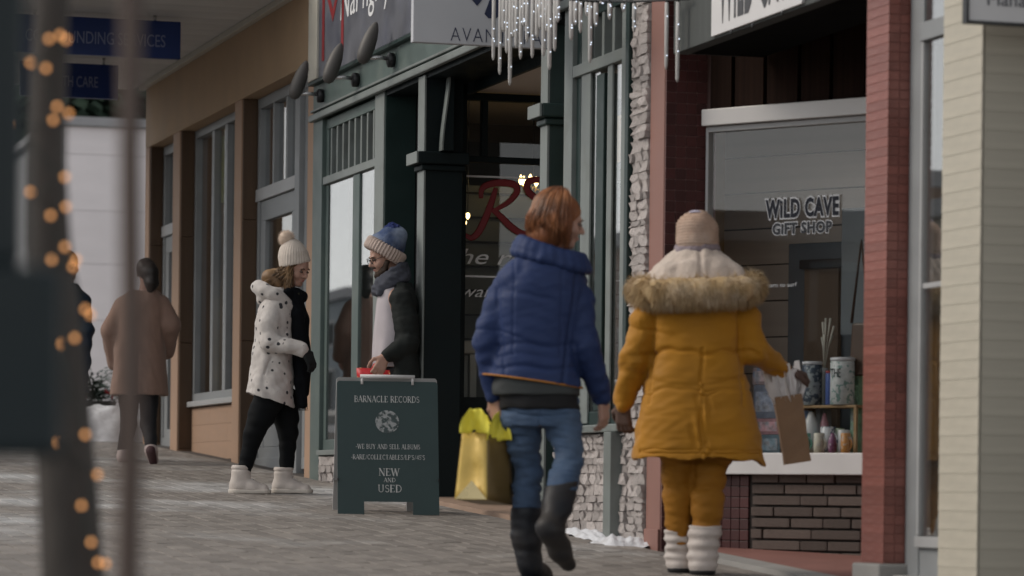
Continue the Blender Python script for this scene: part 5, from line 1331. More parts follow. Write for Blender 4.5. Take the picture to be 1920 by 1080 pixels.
# gloves (five fingers)
glove = mat('brown wool glove', (.12, .075, .06), .85, .2, 40, .3, 200)
G = SDF(wrL - .16, wrL + .16, .0045); G.cone(wrL + (.006, -.004, .06), wrL, .036, .036); add_hand(G, wrL, P(1170, 800, .09) - wrL, (-.5, -.8, 0), (0, 1, 0), (.3, .55, .5), rad=1.22, sc=1.0); skin(G, 'glove', glove, f.t)
G = SDF(wrR - .17, wrR + .17, .0045); G.cone(wrR + (-.05, -.02, .015), wrR, .034, .034); add_hand(G, wrR, P(1496, 700, .13) - wrR, (-.1, -.3, 1), (.2, -1, 0), (.75, .95, .6), .05, rad=1.2); skin(G, 'glove', glove, f.t)
# parka
coat = mat('mustard parka cloth', (.40, .175, .006), .7, .09, 5, .12, 220, sheen=.15)
K = SDF(*bounds(f, 1120, 1500, 480, 892, .36), .0068)
ROW = f.secs([(505, 1272, 1342, .0, .085), (540, 1228, 1385, .0, .125), (590, 1216, 1394, .0, .145), (660, 1222, 1388, .0, .165), (720, 1208, 1404, .0, .180), (800, 1194, 1422, .0, .200), (880, 1183, 1437, .0, .215)])
K.loft(ROW, .03, 2.5)
K.chain([P(1222, 572), P(1212, 600, -.01), elL, wrL + np.array((0.004, -.006, .012))], [.060, .072, .066, .054], .022)
K.chain([P(1388, 572), P(1396, 600, -.01), elR, wrR + np.array((-.02, -.01, .0))], [.060, .074, .070, .046], .022)
zh = P(1305, 862)[2]; xh = P(1434, 870)[0]
hemf = lambda x, y: zh + .0 * y - .035 * np.exp(-((x - xh) / .03) ** 2) + .006 * np.sin(x * 23) + 0 * y
K.below(hemf)
inn = [(z - .001, cx, cy, rx - .014, ry - .014) for z, cx, cy, rx, ry in ROW if z < P(1305, 700)[2]]
K.loft(inn, .004, 2.5, 's')
zz = [P(1305, y)[2] for y in (578, 662, 742, 790, 848)]
cx0 = P(1312, 700)[0]
def dsp(V):
    x, y, z = V[:, 0], V[:, 1], V[:, 2]; d = np.zeros(len(V))
    wob = .010 * np.sin(x * 22 + 1) + .006 * np.sin(x * 47)
    torso = (x > P(1215, 700)[0] - .04) & (x < P(1400, 700)[0] + .06)
    for z0, a in ((zz[1], .011), (zz[2] + .02, .006), (zz[4], .010)): d += seam(z + wob * (0 if z0 == zz[4] else 1), z0, .010, a) * torso
    back = (y < 0)
    d += seam(x + .004 * np.sin(z * 30), cx0, .007, .010) * back * torso * (z < zz[1] + .02)
    for px in (1222, 1386): d += seam(x + (z - zz[1]) * .06 * (1 if px > 1300 else -1), P(px, 660)[0], .008, .008) * (y < .05) * (z > zz[2] - .05)
    vent = np.exp(-((x - cx0 - .02 * np.sin((z - zz[3]) * 30)) / .035) ** 2) * (z < zz[2]) * back
    d += vent * .008 * np.sin((x - cx0) * 120 + z * 25)
    d += wrinkle(V, .0045, 26, 5, (.8, .8, 1.5)) + wrinkle(V, .0022, 70, 6, (.7, .7, 1.6)) + crease(V, .0065, 13, 66, (.6, .6, 1.5), .16)
    arm = ~torso
    d += arm * .003 * np.sin(z * 55 + 2.2 * np.sin(x * 40) + y * 20)
    return d
skin(K, 'parka', coat, f.t, 1, dsp)
# hood: pale lining lying on the shoulders and a thick fur edge
lining = mat('cream fleece lining', (.56, .47, .40), .9, .10, 25, .5, 120, sheen=.2)
Hd = SDF(*bounds(f, 1160, 1450, 455, 600, .34), .0065)
Hd.loft(f.secs([(468, 1264, 1352, -.01, .085), (482, 1250, 1366, -.015, .11), (500, 1226, 1392, -.02, .145), (530, 1205, 1412, -.02, .175), (550, 1200, 1416, -.02, .18)]), .02, 2.2)
Hd.cone(hc + (0, 0, -.02), hc + (0, .05, .1), .05, .05, k=.02, op='s')
skin(Hd, 'hood', lining, f.t, 2, lambda V: wrinkle(V, .011, 26, 9, (1.3, 1, .7)) + wrinkle(V, .004, 80, 12) + seam(V[:, 0], cx0 - .01, .012, .012) * (V[:, 1] < 0))
furm = mat('honey faux fur', (.45, .32, .17), .85, .12, 14, .0, island=.16, col2=(.62, .51, .37), mixscale=9, mixlo=.45, mixhi=.7)
cen = [(1184, 543, .06), (1196, 548, -.06), (1220, 552, -.15), (1262, 551, -.19), (1310, 550, -.205), (1358, 549, -.19), (1400, 546, -.15), (1420, 541, -.06), (1424, 536, .06)]
cp = [P(1303 + (x - 1303) * .89, y - 4, d) for x, y, d in cen]
Fu = SDF(*bounds(f, 1140, 1470, 490, 610, .36), .008); Fu.chain(cp, [.044, .050, .054, .057, .058, .057, .054, .050, .044], .03)
base = skin(Fu, 'fur_trim', furm, f.t, 2, lambda V: wrinkle(V, .003, 40, 3))
rg = np.random.default_rng(4); fu = MB()
for i in range(22000):
    u = rg.random() * (len(cp) - 1.001); k = int(u); c0 = cp[k] + (cp[k + 1] - cp[k]) * (u - k); tn = unit(cp[k + 1] - cp[k])
    v = rg.normal(size=3); v = unit(v - tn * (v @ tn)); r0 = .054
    p = c0 + v * r0 * .85; L = rg.uniform(.028, .066); dr = unit(v * .8 + tn * rg.normal() * .25 + np.array((0, 0, -.75)) + rg.normal(size=3) * .18); sd_ = unit(np.cross(dr, rg.normal(size=3))) * .0011
    m1 = p + dr * L * .55; e = p + unit(dr + np.array((0, 0, -.35))) * L
    n = len(fu.v); fu.v += [tuple(p - sd_), tuple(p + sd_), tuple(m1 + sd_ * .8), tuple(m1 - sd_ * .8), tuple(e)]; fu.f += [(n, n + 1, n + 2, n + 3), (n + 3, n + 2, n + 4)]
props(fu.build('fur_hairs', furm, base, False, local=True), kind='stuff')
# scarf, hat
sc_ = SDF(*bounds(f, 1240, 1375, 440, 490, .2), .005)
ringp = [P(1307 + 34 * math.cos(a), 467 + 4 * math.sin(a * 2), .075 * math.sin(a) - .01) for a in np.linspace(0, 2 * math.pi, 17)]
sc_.chain(ringp, [.022] * 17, .01); skin(sc_, 'scarf', mat('lavender grey scarf', (.26, .215, .235), .9, .2, 60, .4, 150), f.t, 1, lambda V: wrinkle(V, .004, 70, 2))
hat = SDF(*bounds(f, 1250, 1365, 385, 480, .2), .0045)
hat.ell(P(1307, 436), (.098, .108, .105), None, .02); hat.ell(P(1307, 455), (.096, .106, .06), None, .02); hat.below(lambda x, y: P(1307, 470)[2] + 0 * x + 0 * y)
zk = P(1307, 470)[2]
skin(hat, 'beanie', mat('beige knit', (.43, .30, .225), .9, .12, 40, .3, 160, col2=(.46, .36, .30), mixscale=4), f.t, 1, lambda V: .0022 * np.sin((V[:, 2] - zk) * 2 * math.pi / .0135 + .5 * np.sin(V[:, 0] * 40)) * (1 + .5 * np.sin(np.arctan2(V[:, 1], V[:, 0]) * 46)) + wrinkle(V, .004, 45, 1))
tag_ = MB().lathe([(.034, 0), (.030, .006), (.016, .011), (.001, .0125)], P(1305, 399, -.03), 16).build('crown_patch', mat('pale lilac knit', (.50, .46, .56), .9, .1, 30), f.t, True, local=True)
# trousers and boots
tr = mat('mustard trousers', (.30, .125, .006), .75, .12, 6, .2, 160)
T = SDF(*bounds(f, 1225, 1375, 820, 1040, .26), .006)
T.chain([P(1272, 838), P(1272, 900, .02), kL, P(1272, 1012, .05)], [.095, .078, .070, .052], .012); T.chain([P(1338, 838), P(1330, 900, -.02), kR, P(1326, 1005, -.03)], [.098, .080, .074, .064], .012)
skin(T, 'trousers', tr, f.t, 1, lambda V: crease(V, .008, 17, 68, (.5, .5, 1.8), .2) + wrinkle(V, .006, 30, 8, (.6, .6, 1.8)) + wrinkle(V, .003, 70, 9, (.6, .6, 1.5)))
boot = mat('cream quilted boot', (.52, .465, .43), .6, .10, 12, .2, 120); soleb = mat('black rubber sole', (.012, .012, .013), .6, .1)
def snow_boot(top, ank, side, toe_len, sole_z, tr_):
    Bt = SDF(np.minimum(top, ank) - (.16, .16, .12), np.maximum(top, ank) + (.16, .34, .10), .0055)
    Bt.cone(top, ank + (0, 0, .03), tr_, .068, .02); Bt.cone(ank + (0, .0, -.005), ank + (0, toe_len * .55, -.022), .058, .050, .03); Bt.cone(ank + (0, toe_len * .55, -.022), ank + (0, toe_len, -.026), .048, .042, .03)
    Bt.cone(ank + (0, -.02, -.01), ank + (0, -.02, -.03), .056, .056, .02)
    Bt.below(lambda x, y: sole_z + .012 + 0 * x + 0 * y); z1 = top[2]; Bt.above(lambda x, y: z1 + .012 + .05 * (y - top[1]) + 0 * x)
    L = z1 - ank[2]
    skin(Bt, 'boot', boot, f.t, 1, lambda V: .0042 * np.sin((V[:, 2] - ank[2] + .03) * 2 * math.pi / (L / 3.2)) * np.clip((V[:, 2] - ank[2] + .04) / .05, 0, 1) + wrinkle(V, .003, 50, 4))
    So = SDF(np.array((ank[0] - .1, ank[1] - .12, sole_z - .02)), np.array((ank[0] + .1, ank[1] + toe_len + .1, sole_z + .05)), .005)
    So.cone((ank[0], ank[1] - .02, sole_z + .03), (ank[0], ank[1] + toe_len, sole_z + .03), .062, .05, .01); So.below(lambda x, y: sole_z + 0 * x + 0 * y); So.above(lambda x, y: sole_z + .022 + 0 * x + 0 * y)
    skin(So, 'sole', soleb, f.t, 0)
snow_boot(P(1270, 1000, .05), P(1275, 1052, .07), -1, .15, .0 + SLOPE * .07, .058)
snow_boot(P(1322, 990, -.03), P(1317, 1056, -.04), 1, .15, SLOPE * -.04 - .002, .080)
# the brown paper bag in that hand
bt = P(1476, 742, .12); bb_ = P(1495, 868, .12); ax_ = unit(bb_ - bt)
wp_ = f.pos + RX * bb_[0] + AX * bb_[1] + Vector((0, 0, bb_[2]))
t = thing('paper_bag', tuple(wp_), 'brown kraft paper bag with white tissue held by the person in mustard', 'bag', None, -PSI); ORG[t.name] = Vector((0, 0, 0))
Lb = np.linalg.norm(bb_ - bt); up_ = -ax_; rt = unit(np.cross((0, 1, 0), up_)); wv, dp = 26 * mm, .055
def bagmesh(mb, top_w, bot_w, L, nseg=7, dps=(.055, .055)):
    ring = []
    for k in range(nseg + 1):
        u = k / nseg; w_ = bot_w + (top_w - bot_w) * u; dd = dps[0] + (dps[1] - dps[0]) * u
        for (sx, sy) in ((-1, -1), (-.02, -1.0), (1, -1), (1, 0), (1, 1), (0, 1), (-1, 1), (-1, 0)):
            pinch = .9 if (sy == 0) else 1
            j = .0012 * math.sin(k * 3.1 + sx * 4 + sy * 2)
            ring.append(tuple(rt * (sx * w_ * pinch + j) + np.array((0, 1, 0)) * (sy * dd + j) + up_ * (u * L)))
    n = 8; mb.v += ring
    for k in range(nseg):
        for i in range(n): i2 = (i + 1) % n; mb.f.append((k * n + i, k * n + i2, (k + 1) * n + i2, (k + 1) * n + i))
    mb.f.append(tuple(reversed(range(n)))); return mb
bg_ = bagmesh(MB(), wv * 1.0, wv * .94, Lb).build('bag', M_['brownpaper'], t, local=True); bg_.modifiers.new('solid', 'SOLIDIFY').thickness = .0015
ts = MB(); rg = np.random.default_rng(8)
for k in range(60):
    a = rg.uniform(0, 6.28); b0 = up_ * (Lb - .03) + rt * wv * .6 * math.cos(a) + np.array((0, 1, 0)) * .035 * math.sin(a)
    e = b0 + up_ * rg.uniform(.09, .19) + rt * math.cos(a) * rg.uniform(.0, .05) + np.array((0, 1, 0)) * math.sin(a) * .03; s1 = unit(np.cross(up_, rg.normal(size=3))) * rg.uniform(.016, .032)
    n = len(ts.v); ts.v += [tuple(b0 - s1), tuple(b0 + s1), tuple((b0 + e) / 2 + s1 * 1.3 + rg.normal(size=3) * .008), tuple(e + s1 * .6), tuple(e - s1 * .6), tuple((b0 + e) / 2 - s1 * 1.3 + rg.normal(size=3) * .008)]; ts.f += [(n, n + 1, n + 2, n + 5), (n + 5, n + 2, n + 3, n + 4)]
ts.build('tissue', M_['tissue'], t, True, local=True)
hp = P(1484, 700, .13) - bb_
MB().tube([up_ * Lb + rt * -.03, hp * .6 + (up_ * Lb - rt * .025) * .4, hp, hp * .6 + (up_ * Lb + rt * .03) * .4, up_ * Lb + rt * .035], .004, 6).build('handle', M_['brownpaper'], t, True, local=True)
# ================================================================== 2. blue quilted jacket, walking away, head turned right
f = Fig('person walking away in blue quilted jacket, jeans and dark boots, auburn hair, head turned sideways', 1000, 1090)
P = f.P; mm = f.s
hc = P(1050, 416); R = head_frame(12, -10)
elL, wrL = P(912, 640, -.02), P(925, 748, .02); elR, wrR = P(1098, 652, -.03), P(1130, 748, .08)
hpL, hpR = P(980, 780), P(1050, 780); kL, kR = P(990, 868, .06), P(1064, 868, -.10); aL, aR = P(990, 1050, .05), P(1030, 982, -.26)
B = SDF(*bounds(f, 880, 1170, 335, 1100, .45), .0065)
add_head(B, hc, R); B.cone(hc + R @ np.array((-.025, 0, -.07)), P(1025, 505), .050, .055)
B.loft(f.secs([(500, 985, 1060, 0, .07), (530, 945, 1080, 0, .09), (600, 945, 1075, 0, .10), (680, 950, 1070, 0, .095), (740, 948, 1080, 0, .11), (800, 955, 1080, 0, .10)]), .03)
B.chain([P(950, 535), elL, wrL], [.045, .036, .026]); B.chain([P(1080, 540), elR, wrR], [.045, .036, .026])
B.chain([hpL, kL, aL], [.055, .036, .028]); B.chain([hpR, kR, aR], [.055, .036, .028])
B.cone(aL + (0, 0, -.04), aL + (.02, .13, -.07), .03, .03); B.cone(aR, aR + (.05, .05, -.08), .026, .022)
add_hand(B, wrR, P(1133, 790, .10) - wrR, (.8, -.5, 0), (0, 1, 0), (.35, .5, .4)); add_hand(B, wrL, P(935, 790, .03) - wrL, (-.7, -.6, 0), (0, 1, 0), (.6, .9, .7), .05)
skin(B, 'body', skin_m, f.t); face_bits(f, hc, R, brow=(.12, .06, .03))
hairm = mat('auburn hair', (.165, .058, .022), .45, .3, 12, island=.6, col2=(.30, .125, .05), mixscale=9)
Hc = SDF(hc - .24, hc + .2, .006)
Hc.ell(hc + R @ np.array((-.018, 0, .035)), (.104, .092, .098), R, .02); Hc.ell(hc + R @ np.array((-.050, 0, -.045)), (.080, .098, .095), R, .04); Hc.ell(hc + R @ np.array((-.055, 0, -.085)), (.060, .092, .055), R, .03)
Hc.ell(hc + R @ np.array((.105, 0, -.035)), (.075, .12, .085), R, .01, 's')
hb = skin(Hc, 'hair', hairm, f.t, 2, lambda V: wrinkle(V, .004, 60, 3, (1, 1, .25)))
ribbon_strands('hair_strands', hair_paths(hc, R, 1000, .160, 1.0, 76, np.random.default_rng(5), .030, .012, (1.02, 1.26)), .0034, hairm, hb, .2)
blue = mat('blue quilted nylon', (.020, .036, .105), .6, .12, 7, .12, 200, spec=.22)
K = SDF(*bounds(f, 875, 1170, 430, 790, .36), .0066)
ROW = f.secs([(470, 985, 1072, .0, .09), (490, 952, 1092, .0, .115), (520, 932, 1096, .0, .14), (580, 926, 1090, .0, .148), (650, 930, 1080, .0, .145), (690, 918, 1084, .0, .155), (735, 904, 1092, .0, .17)])
K.loft(ROW, .03, 2.5)
K.chain([P(950, 530), P(935, 560), elL, wrL + np.array((0, 0, .015))], [.055, .060, .051, .041], .02)
K.chain([P(1080, 535), P(1085, 565), elR, wrR + np.array((-.008, -.004, .015))], [.058, .068, .060, .045], .02)
z0, z1 = P(910, 703)[2], P(1085, 728)[2]; xa, xb = P(910, 703)[0], P(1085, 728)[0]
hz = lambda x: z0 + (z1 - z0) * (np.clip(x, xa, xb) - xa) / (xb - xa)
# hem cuts only the body, not the sleeves: rebuild sleeves after the cut
K.below(lambda x, y: hz(x) + 0 * y)
K.chain([elL + (elL - P(935, 560)) * -.3, elL, wrL + np.array((0, 0, .015))], [.058, .054, .042], .02); K.chain([elR, wrR + np.array((-.008, -.004, .015))], [.060, .045], .02)
qs = [P(1000, y)[2] for y in (560, 612, 648, 668, 690)]
def dsp(V):
    x, y, z = V[:, 0], V[:, 1], V[:, 2]; d = np.zeros(len(V)); wob = .008 * np.sin(x * 25) + .10 * (x - xa) * .15
    tor = (x > P(930, 600)[0]) & (x < P(1082, 600)[0])
    for q, a in ((qs[2], .006), (qs[3], .004), (qs[4], .007)): d += seam(z + wob, q, .010, a) * tor
    for px in (962, 1052): d += seam(x, P(px, 600)[0], .006, .0035) * (y < 0) * (z > qs[3])
    d += (~tor) * .0022 * np.sin(z * 75 + 2.5 * np.sin(x * 30 + y * 30))
    d += seam(x - (z - qs[1]) * .12, P(1070, 560)[0], .009, .010) * (y < .05) + seam(x + (z - qs[1]) * .10, P(938, 560)[0], .009, .007) * (y < .05)
    return d + crease(V, .0060, 15, 67, (.6, .6, 1.5), .16) + wrinkle(V, .0026, 26, 15, (.8, .8, 1.3)) + wrinkle(V, .0016, 85, 16, (.8, .8, 1.4))
jk = skin(K, 'jacket', blue, f.t, 1, dsp)
piping = mat('orange piping', (.42, .17, .03), .6, .1)
pp = []
for k in range(49):
    a = 2 * math.pi * k / 48; x = P(998, 715)[0] + .222 * math.cos(a); pp.append(Vector((x, .164 * math.sin(a), float(hz(x)) + .002)))
MB().tube(pp, .0045, 6).build('hem_piping', piping, jk, True, local=True)
col_ = SDF(*bounds(f, 930, 1130, 425, 530, .3), .0055)
for k, (cy, rx_, ry_, th_) in enumerate(((488, .160, .118, .022), (476, .152, .110, .020), (466, .138, .10, .018))):
    col_.chain([P(1034, cy) + np.array((math.cos(a) * rx_, math.sin(a) * ry_, -.040 * math.cos(a) + .012 * math.sin(a))) for a in np.linspace(0, 2 * math.pi, 25)], [th_] * 25, .014)
skin(col_, 'collar', blue, f.t, 1, lambda V: wrinkle(V, .004, 45, 20))
Sh = SDF(*bounds(f, 900, 1110, 690, 780, .26), .006); Sh.loft(f.secs([(690, 930, 1080, 0, .135), (722, 922, 1088, 0, .15), (742, 924, 1088, 0, .15)]), .01, 2.4); skin(Sh, 'shirt', mat('charcoal grey shirt', (.045, .05, .05), .8, .15, 12, .2, 150), f.t, 1, lambda V: wrinkle(V, .004, 40, 2, (1, 1, 2)))
Sh = SDF(*bounds(f, 900, 1110, 720, 800, .26), .006); Sh.loft(f.secs([(730, 934, 1080, 0, .138), (768, 938, 1088, 0, .142)]), .01, 2.4); skin(Sh, 'undershirt', mat('black jersey', (.008, .008, .009), .8, .1), f.t, 1, lambda V: wrinkle(V, .004, 40, 4, (1, 1, 2)))
jeans = mat('blue denim', (.050, .085, .150), .8, .14, 18, .25, 260, col2=(.085, .13, .20), mixscale=4, mixlo=.5, mixhi=.7)
T = SDF(*bounds(f, 925, 1110, 735, 975, .36), .006)
T.loft(f.secs([(745, 945, 1086, 0, .125), (775, 942, 1090, 0, .135), (800, 945, 1090, 0, .125)]), .02)
T.chain([P(979, 785), P(984, 830, .03), kL, P(988, 965, .06)], [.086, .074, .062, .066], .014); T.chain([P(1052, 785, -.02), P(1062, 835, -.06), kR, P(1052, 925, -.18)], [.088, .074, .064, .066], .014)
T.below(lambda x, y: np.where(x < P(1022, 900)[0], P(988, 958)[2], P(1050, 918)[2]) + 0 * y)
skin(T, 'jeans', jeans, f.t, 1, lambda V: crease(V, .007, 18, 69, (.5, .5, 1.9), .2) + wrinkle(V, .007, 38, 21, (.6, .6, 1.9)) * (.5 + np.exp(-((V[:, 2] - kL[2]) / .10) ** 2)) + wrinkle(V, .003, 90, 22, (.6, .6, 1.7)) + seam(V[:, 0] - .3 * (V[:, 2] - kL[2]) * 0, P(1012, 800)[0], .006, .005) * (V[:, 2] > P(1000, 800)[2]))
bootd = mat('dark navy leather boot', (.012, .014, .019), .5, .25, 10, .15, 120, col2=(.030, .026, .024), mixscale=5, spec=.3); sole2 = mat('dark sole', (.02, .02, .02), .7, .1)
Bt = SDF(*bounds(f, 930, 1120, 905, 1105, .5), .0058)
Bt.chain([P(988, 955, .06), P(988, 1005, .055), P(992, 1050, .05)], [.076, .070, .056], .02)
Bt.cone(P(994, 1066, .05), P(1012, 1074, .17), .050, .045, .03); Bt.cone(P(1012, 1074, .17), P(1020, 1078, .23), .044, .038, .03)
Bt.below(lambda x, y: .006 + SLOPE * y + 0 * x); Bt.above(lambda x, y: P(988, 951)[2] + 0 * x + 0 * y)
skin(Bt, 'boot', bootd, f.t, 1, lambda V: wrinkle(V, .005, 40, 31, (.7, .7, 1.6)))
Bt = SDF(*bounds(f, 970, 1120, 895, 1105, .55), .0058)
Bt.chain([P(1052, 912, -.17), P(1044, 950, -.21), P(1032, 988, -.27)], [.074, .066, .055], .02)
Bt.cone(P(1028, 990, -.28), P(1050, 1030, -.22), .050, .050, .03); Bt.cone(P(1050, 1030, -.22), P(1066, 1058, -.17), .048, .034, .03)
Bt.above(lambda x, y: P(1050, 908)[2] + .15 * (x - P(1050, 908)[0]) + 0 * y)
skin(Bt, 'boot', bootd, f.t, 1, lambda V: wrinkle(V, .005, 40, 33, (.7, .7, 1.6)))
So = SDF(*bounds(f, 940, 1080, 1050, 1112, .45), .005); So.cone(P(990, 1078, .03), P(1020, 1084, .23), .056, .044, .01); So.below(lambda x, y: SLOPE * y + 0 * x); So.above(lambda x, y: .018 + SLOPE * y + 0 * x); skin(So, 'sole', sole2, f.t, 0)
# gold gift bag carried in the left hand
bb_ = P(906, 940, -.02); bt = P(902, 800, .0)
wp_ = f.pos + RX * bb_[0] + AX * bb_[1] + Vector((0, 0, bb_[2]))
t = thing('gift_bag', tuple(wp_), 'shiny gold gift bag with yellow tissue held by the person in blue', 'bag', None, -PSI); ORG[t.name] = Vector((0, 0, 0))
def bp_px(x, y, d): return P(x, y, d) - bb_
fl_b, fr_b, br_b, bl_b = bp_px(852, 936, -.03), bp_px(913, 937, -.10), bp_px(962, 948, .10), bp_px(900, 946, .17)
fl_t, fr_t, br_t, bl_t = bp_px(866, 808, -.005), bp_px(913, 812, -.04), bp_px(956, 822, .05), bp_px(905, 818, .08)
mk = lambda pts, nm, m: (lambda mb: (setattr(mb, 'v', [tuple(p) for p in pts]), setattr(mb, 'f', [tuple(range(len(pts)))]), mb.build(nm, m, t, local=True))[2])(MB())
def sheet(a, b, c, d, nm, m, n=8, amp=.004, seed=1, fold=True):
    mb = MB(); r = np.random.default_rng(seed); ph = r.uniform(0, 6, 6); nn = unit(np.cross(b - a, d - a))
    for i in range(n + 1):
        for j in range(n + 1):
            u, v = i / n, j / n; p = (a * (1 - u) + b * u) * (1 - v) + (d * (1 - u) + c * u) * v
            e = math.sin(math.pi * u) * min(1, 3 * v)
            mb.v.append(tuple(p + nn * (amp * e * (math.sin(5 * u + ph[0] + 3 * v) + math.sin(9 * v + ph[1]) + (-2.2 * (1 - abs(2 * u - 1)) if fold else 0)))))
    for i in range(n):
        for j in range(n): k = i * (n + 1) + j; mb.f.append((k, k + n + 1, k + n + 2, k + 1))
    o = mb.build(nm, m, t, True, local=True); o.modifiers.new('solid', 'SOLIDIFY').thickness = .0012; return o
sheet(fl_b, fr_b, fr_t, fl_t, 'side_gusset', M_['gold'], amp=.006, seed=2); sheet(fr_b, br_b, br_t, fr_t, 'front_panel', M_['golddk'], seed=3, fold=False)
sheet(br_b, bl_b, bl_t, br_t, 'side_gusset', M_['golddk'], seed=4); sheet(bl_b, fl_b, fl_t, bl_t, 'rear_panel', M_['golddk'], seed=5, fold=False)
mk([bl_b, br_b, fr_b, fl_b], 'bottom', M_['golddk'])
tri = [fl_b + (.004, -.003, .002), fr_b + (-.002, -.003, .002), (fl_b + fr_b) / 2 + (.004, -.008, .085)]; mk(tri, 'bottom_fold', mat('pale gold foil', (.80, .68, .38), .3, .05, metal=.4))
def tuft(c, w_, h, seed, m, nm):
    r = np.random.default_rng(seed); mb = MB(); n = 14; ph = r.uniform(0, 6, 5)
    for i in range(n + 1):
        for j in range(9):
            u = i / n * 2 - 1; v = j / 8; cr = .008 * math.sin(5 * u + ph[0] + 3 * v) + .004 * math.sin(11 * u + ph[1] - 5 * v)
            top_ = (1 - .30 * u * u) * (1 + .05 * math.sin(4 * u + ph[2]) + .02 * math.sin(9 * u + ph[3]))
            mb.v.append(tuple(c + np.array((u * w_ * (1.05 - .42 * v ** 2.4) + .4 * cr * v, (.04 * math.cos(u * 2.2) * (1 - .5 * v) + cr) - .03, h * v * top_ + .4 * cr))))
    for i in range(n):
        for j in range(8): k = i * 9 + j; mb.f.append((k, k + 9, k + 10, k + 1))
    o = mb.build(nm, m, t, True, local=True); o.modifiers.new('solid', 'SOLIDIFY').thickness = .001; return o
tuft(bp_px(890, 812, -.03), 27 * mm, 48 * mm, 2, M_['yellowtissue'], 'tissue'); tuft(bp_px(936, 826, .0), 22 * mm, 52 * mm, 5, M_['yellowtissue'], 'tissue')
tuft(bp_px(902, 815, .05), 25 * mm, 40 * mm, 7, M_['yellowtissue'], 'tissue')
hn = bp_px(932, 776, .03)
MB().tube([fl_t * .6 + fr_t * .4, hn + (-.03, 0, -.05), hn, hn + (.02, 0, -.06), br_t * .6 + fr_t * .4], .005, 6).build('handle', M_['black'], t, True, local=True)
# ================================================================== 3. white spotted coat, in profile facing right, looking down
f = Fig('person in spotted white coat, cream bobble hat, black leggings and cream ankle boots', 500, 925)
P = f.P; mm = f.s
hc = P(554, 503); R = head_frame(-36, -20)
shN, elN, wrN = P(508, 578, -.15), P(506, 642, -.20), P(570, 656, -.22)
elF, wrF = P(535, 650, .16), P(578, 690, .12)
hipN, kN, aN = P(503, 750, -.08), P(476, 812, -.08), P(459, 888, -.08)
hipF, kF, aF = P(532, 750, .08), P(540, 815, .07), P(537, 892, .06)
B = SDF(*bounds(f, 415, 620, 425, 935, .36), .0062)
add_head(B, hc, R, .98); B.cone(hc + R @ np.array((-.025, 0, -.07)), P(530, 570), .046, .055)
B.loft(f.secs([(560, 512, 545, 0, .09), (585, 503, 545, 0, .12), (640, 495, 545, 0, .13), (700, 490, 545, 0, .14), (755, 490, 548, 0, .14)]), .03)
B.chain([shN + (0, .05, -.02), elN, wrN], [.034, .03, .024]); B.chain([P(525, 585, .12), elF, wrF], [.04, .034, .026])
B.chain([hipN, kN, aN], [.06, .04, .028]); B.chain([hipF, kF, aF], [.06, .04, .028])
for a_ in (aN, aF): B.cone(a_ + (0, 0, -.03), a_ + (.05, -.01, -.07), .026, .022)
skin(B, 'body', skin_m, f.t); face_bits(f, hc, R, .98, (.07, .04, .02), (.36, .10, .10))
glv = mat('black knit glove', (.008, .010, .011), .85, .2, 30, .3, 150)
G = SDF(wrN - .2, wrN + .2, .0048); G.cone(wrN + (-.03, 0, .0), wrN, .032, .033); add_hand(G, wrN, P(590, 690, -.2) - wrN, (.6, -.6, .4), (.3, .6, .6), (.3, .45, .4), rad=1.2); skin(G, 'glove', glv, f.t)
G = SDF(wrF - .2, wrF + .2, .0048); G.cone(wrF + (-.02, 0, .05), wrF, .032, .033); add_hand(G, wrF, P(574, 722, .1) - wrF, (.8, .3, .0), (-.3, -.8, 0), (.4, .6, .5), rad=1.2); skin(G, 'glove', glv, f.t)
# coat with scattered dark spots
cw = mat('white fleece with spots', (.54, .50, .47), .9, .10, 14, .35, 130, sheen=.25)
N_ = cw.node_tree.nodes; L_ = cw.node_tree.links; bs = N_['Principled BSDF']; old = bs.inputs['Base Color'].links[0].from_socket
tc = N_.new('ShaderNodeTexCoord'); vo = N_.new('ShaderNodeTexVoronoi'); vo.inputs['Scale'].default_value = 17.0; vo.inputs['Randomness'].default_value = .75; L_.new(tc.outputs['Object'], vo.inputs['Vector'])
nn_ = N_.new('ShaderNodeTexNoise'); nn_.inputs['Scale'].default_value = 45; L_.new(tc.outputs['Object'], nn_.inputs['Vector'])
ad = N_.new('ShaderNodeMath'); ad.operation = 'MULTIPLY_ADD'; ad.inputs[1].default_value = .16; L_.new(nn_.outputs['Fac'], ad.inputs[0]); L_.new(vo.outputs['Distance'], ad.inputs[2])
mr = N_.new('ShaderNodeMapRange'); mr.inputs[1].default_value = .255; mr.inputs[2].default_value = .315; mr.inputs[3].default_value = 1; mr.inputs[4].default_value = 0; L_.new(ad.outputs[0], mr.inputs[0])
mx = N_.new('ShaderNodeMix'); mx.data_type = 'RGBA'; mx.inputs['B'].default_value = (.035, .035, .04, 1); L_.new(old, mx.inputs['A']); L_.new(mr.outputs[0], mx.inputs['Factor']); L_.new(mx.outputs['Result'], bs.inputs['Base Color'])
K = SDF(*bounds(f, 440, 610, 510, 785, .34), .0062)
ROW = f.secs([(540, 505, 540, 0, .10), (570, 487, 550, 0, .17), (620, 478, 552, 0, .185), (680, 471, 551, 0, .195), (730, 463, 551, 0, .205), (790, 455, 552, 0, .215)])
K.loft(ROW, .03, 2.4)
xa, za, xb, zb2 = P(458, 735)[0], P(458, 735)[2], P(550, 765)[0], P(550, 765)[2]
K.below(lambda x, y: za + (zb2 - za) * np.clip((x - xa) / (xb - xa), 0, 1) + 0 * y)
K.loft([(z, cx, cy, rx - .014, ry - .014) for z, cx, cy, rx, ry in ROW if z < P(500, 690)[2]], .004, 2.4, 's')
K.chain([shN + (0, .02, 0), (shN + elN) / 2 + (-.006, 0, 0), elN, wrN + (-.012, 0, 0)], [.058, .064, .061, .050], .025)
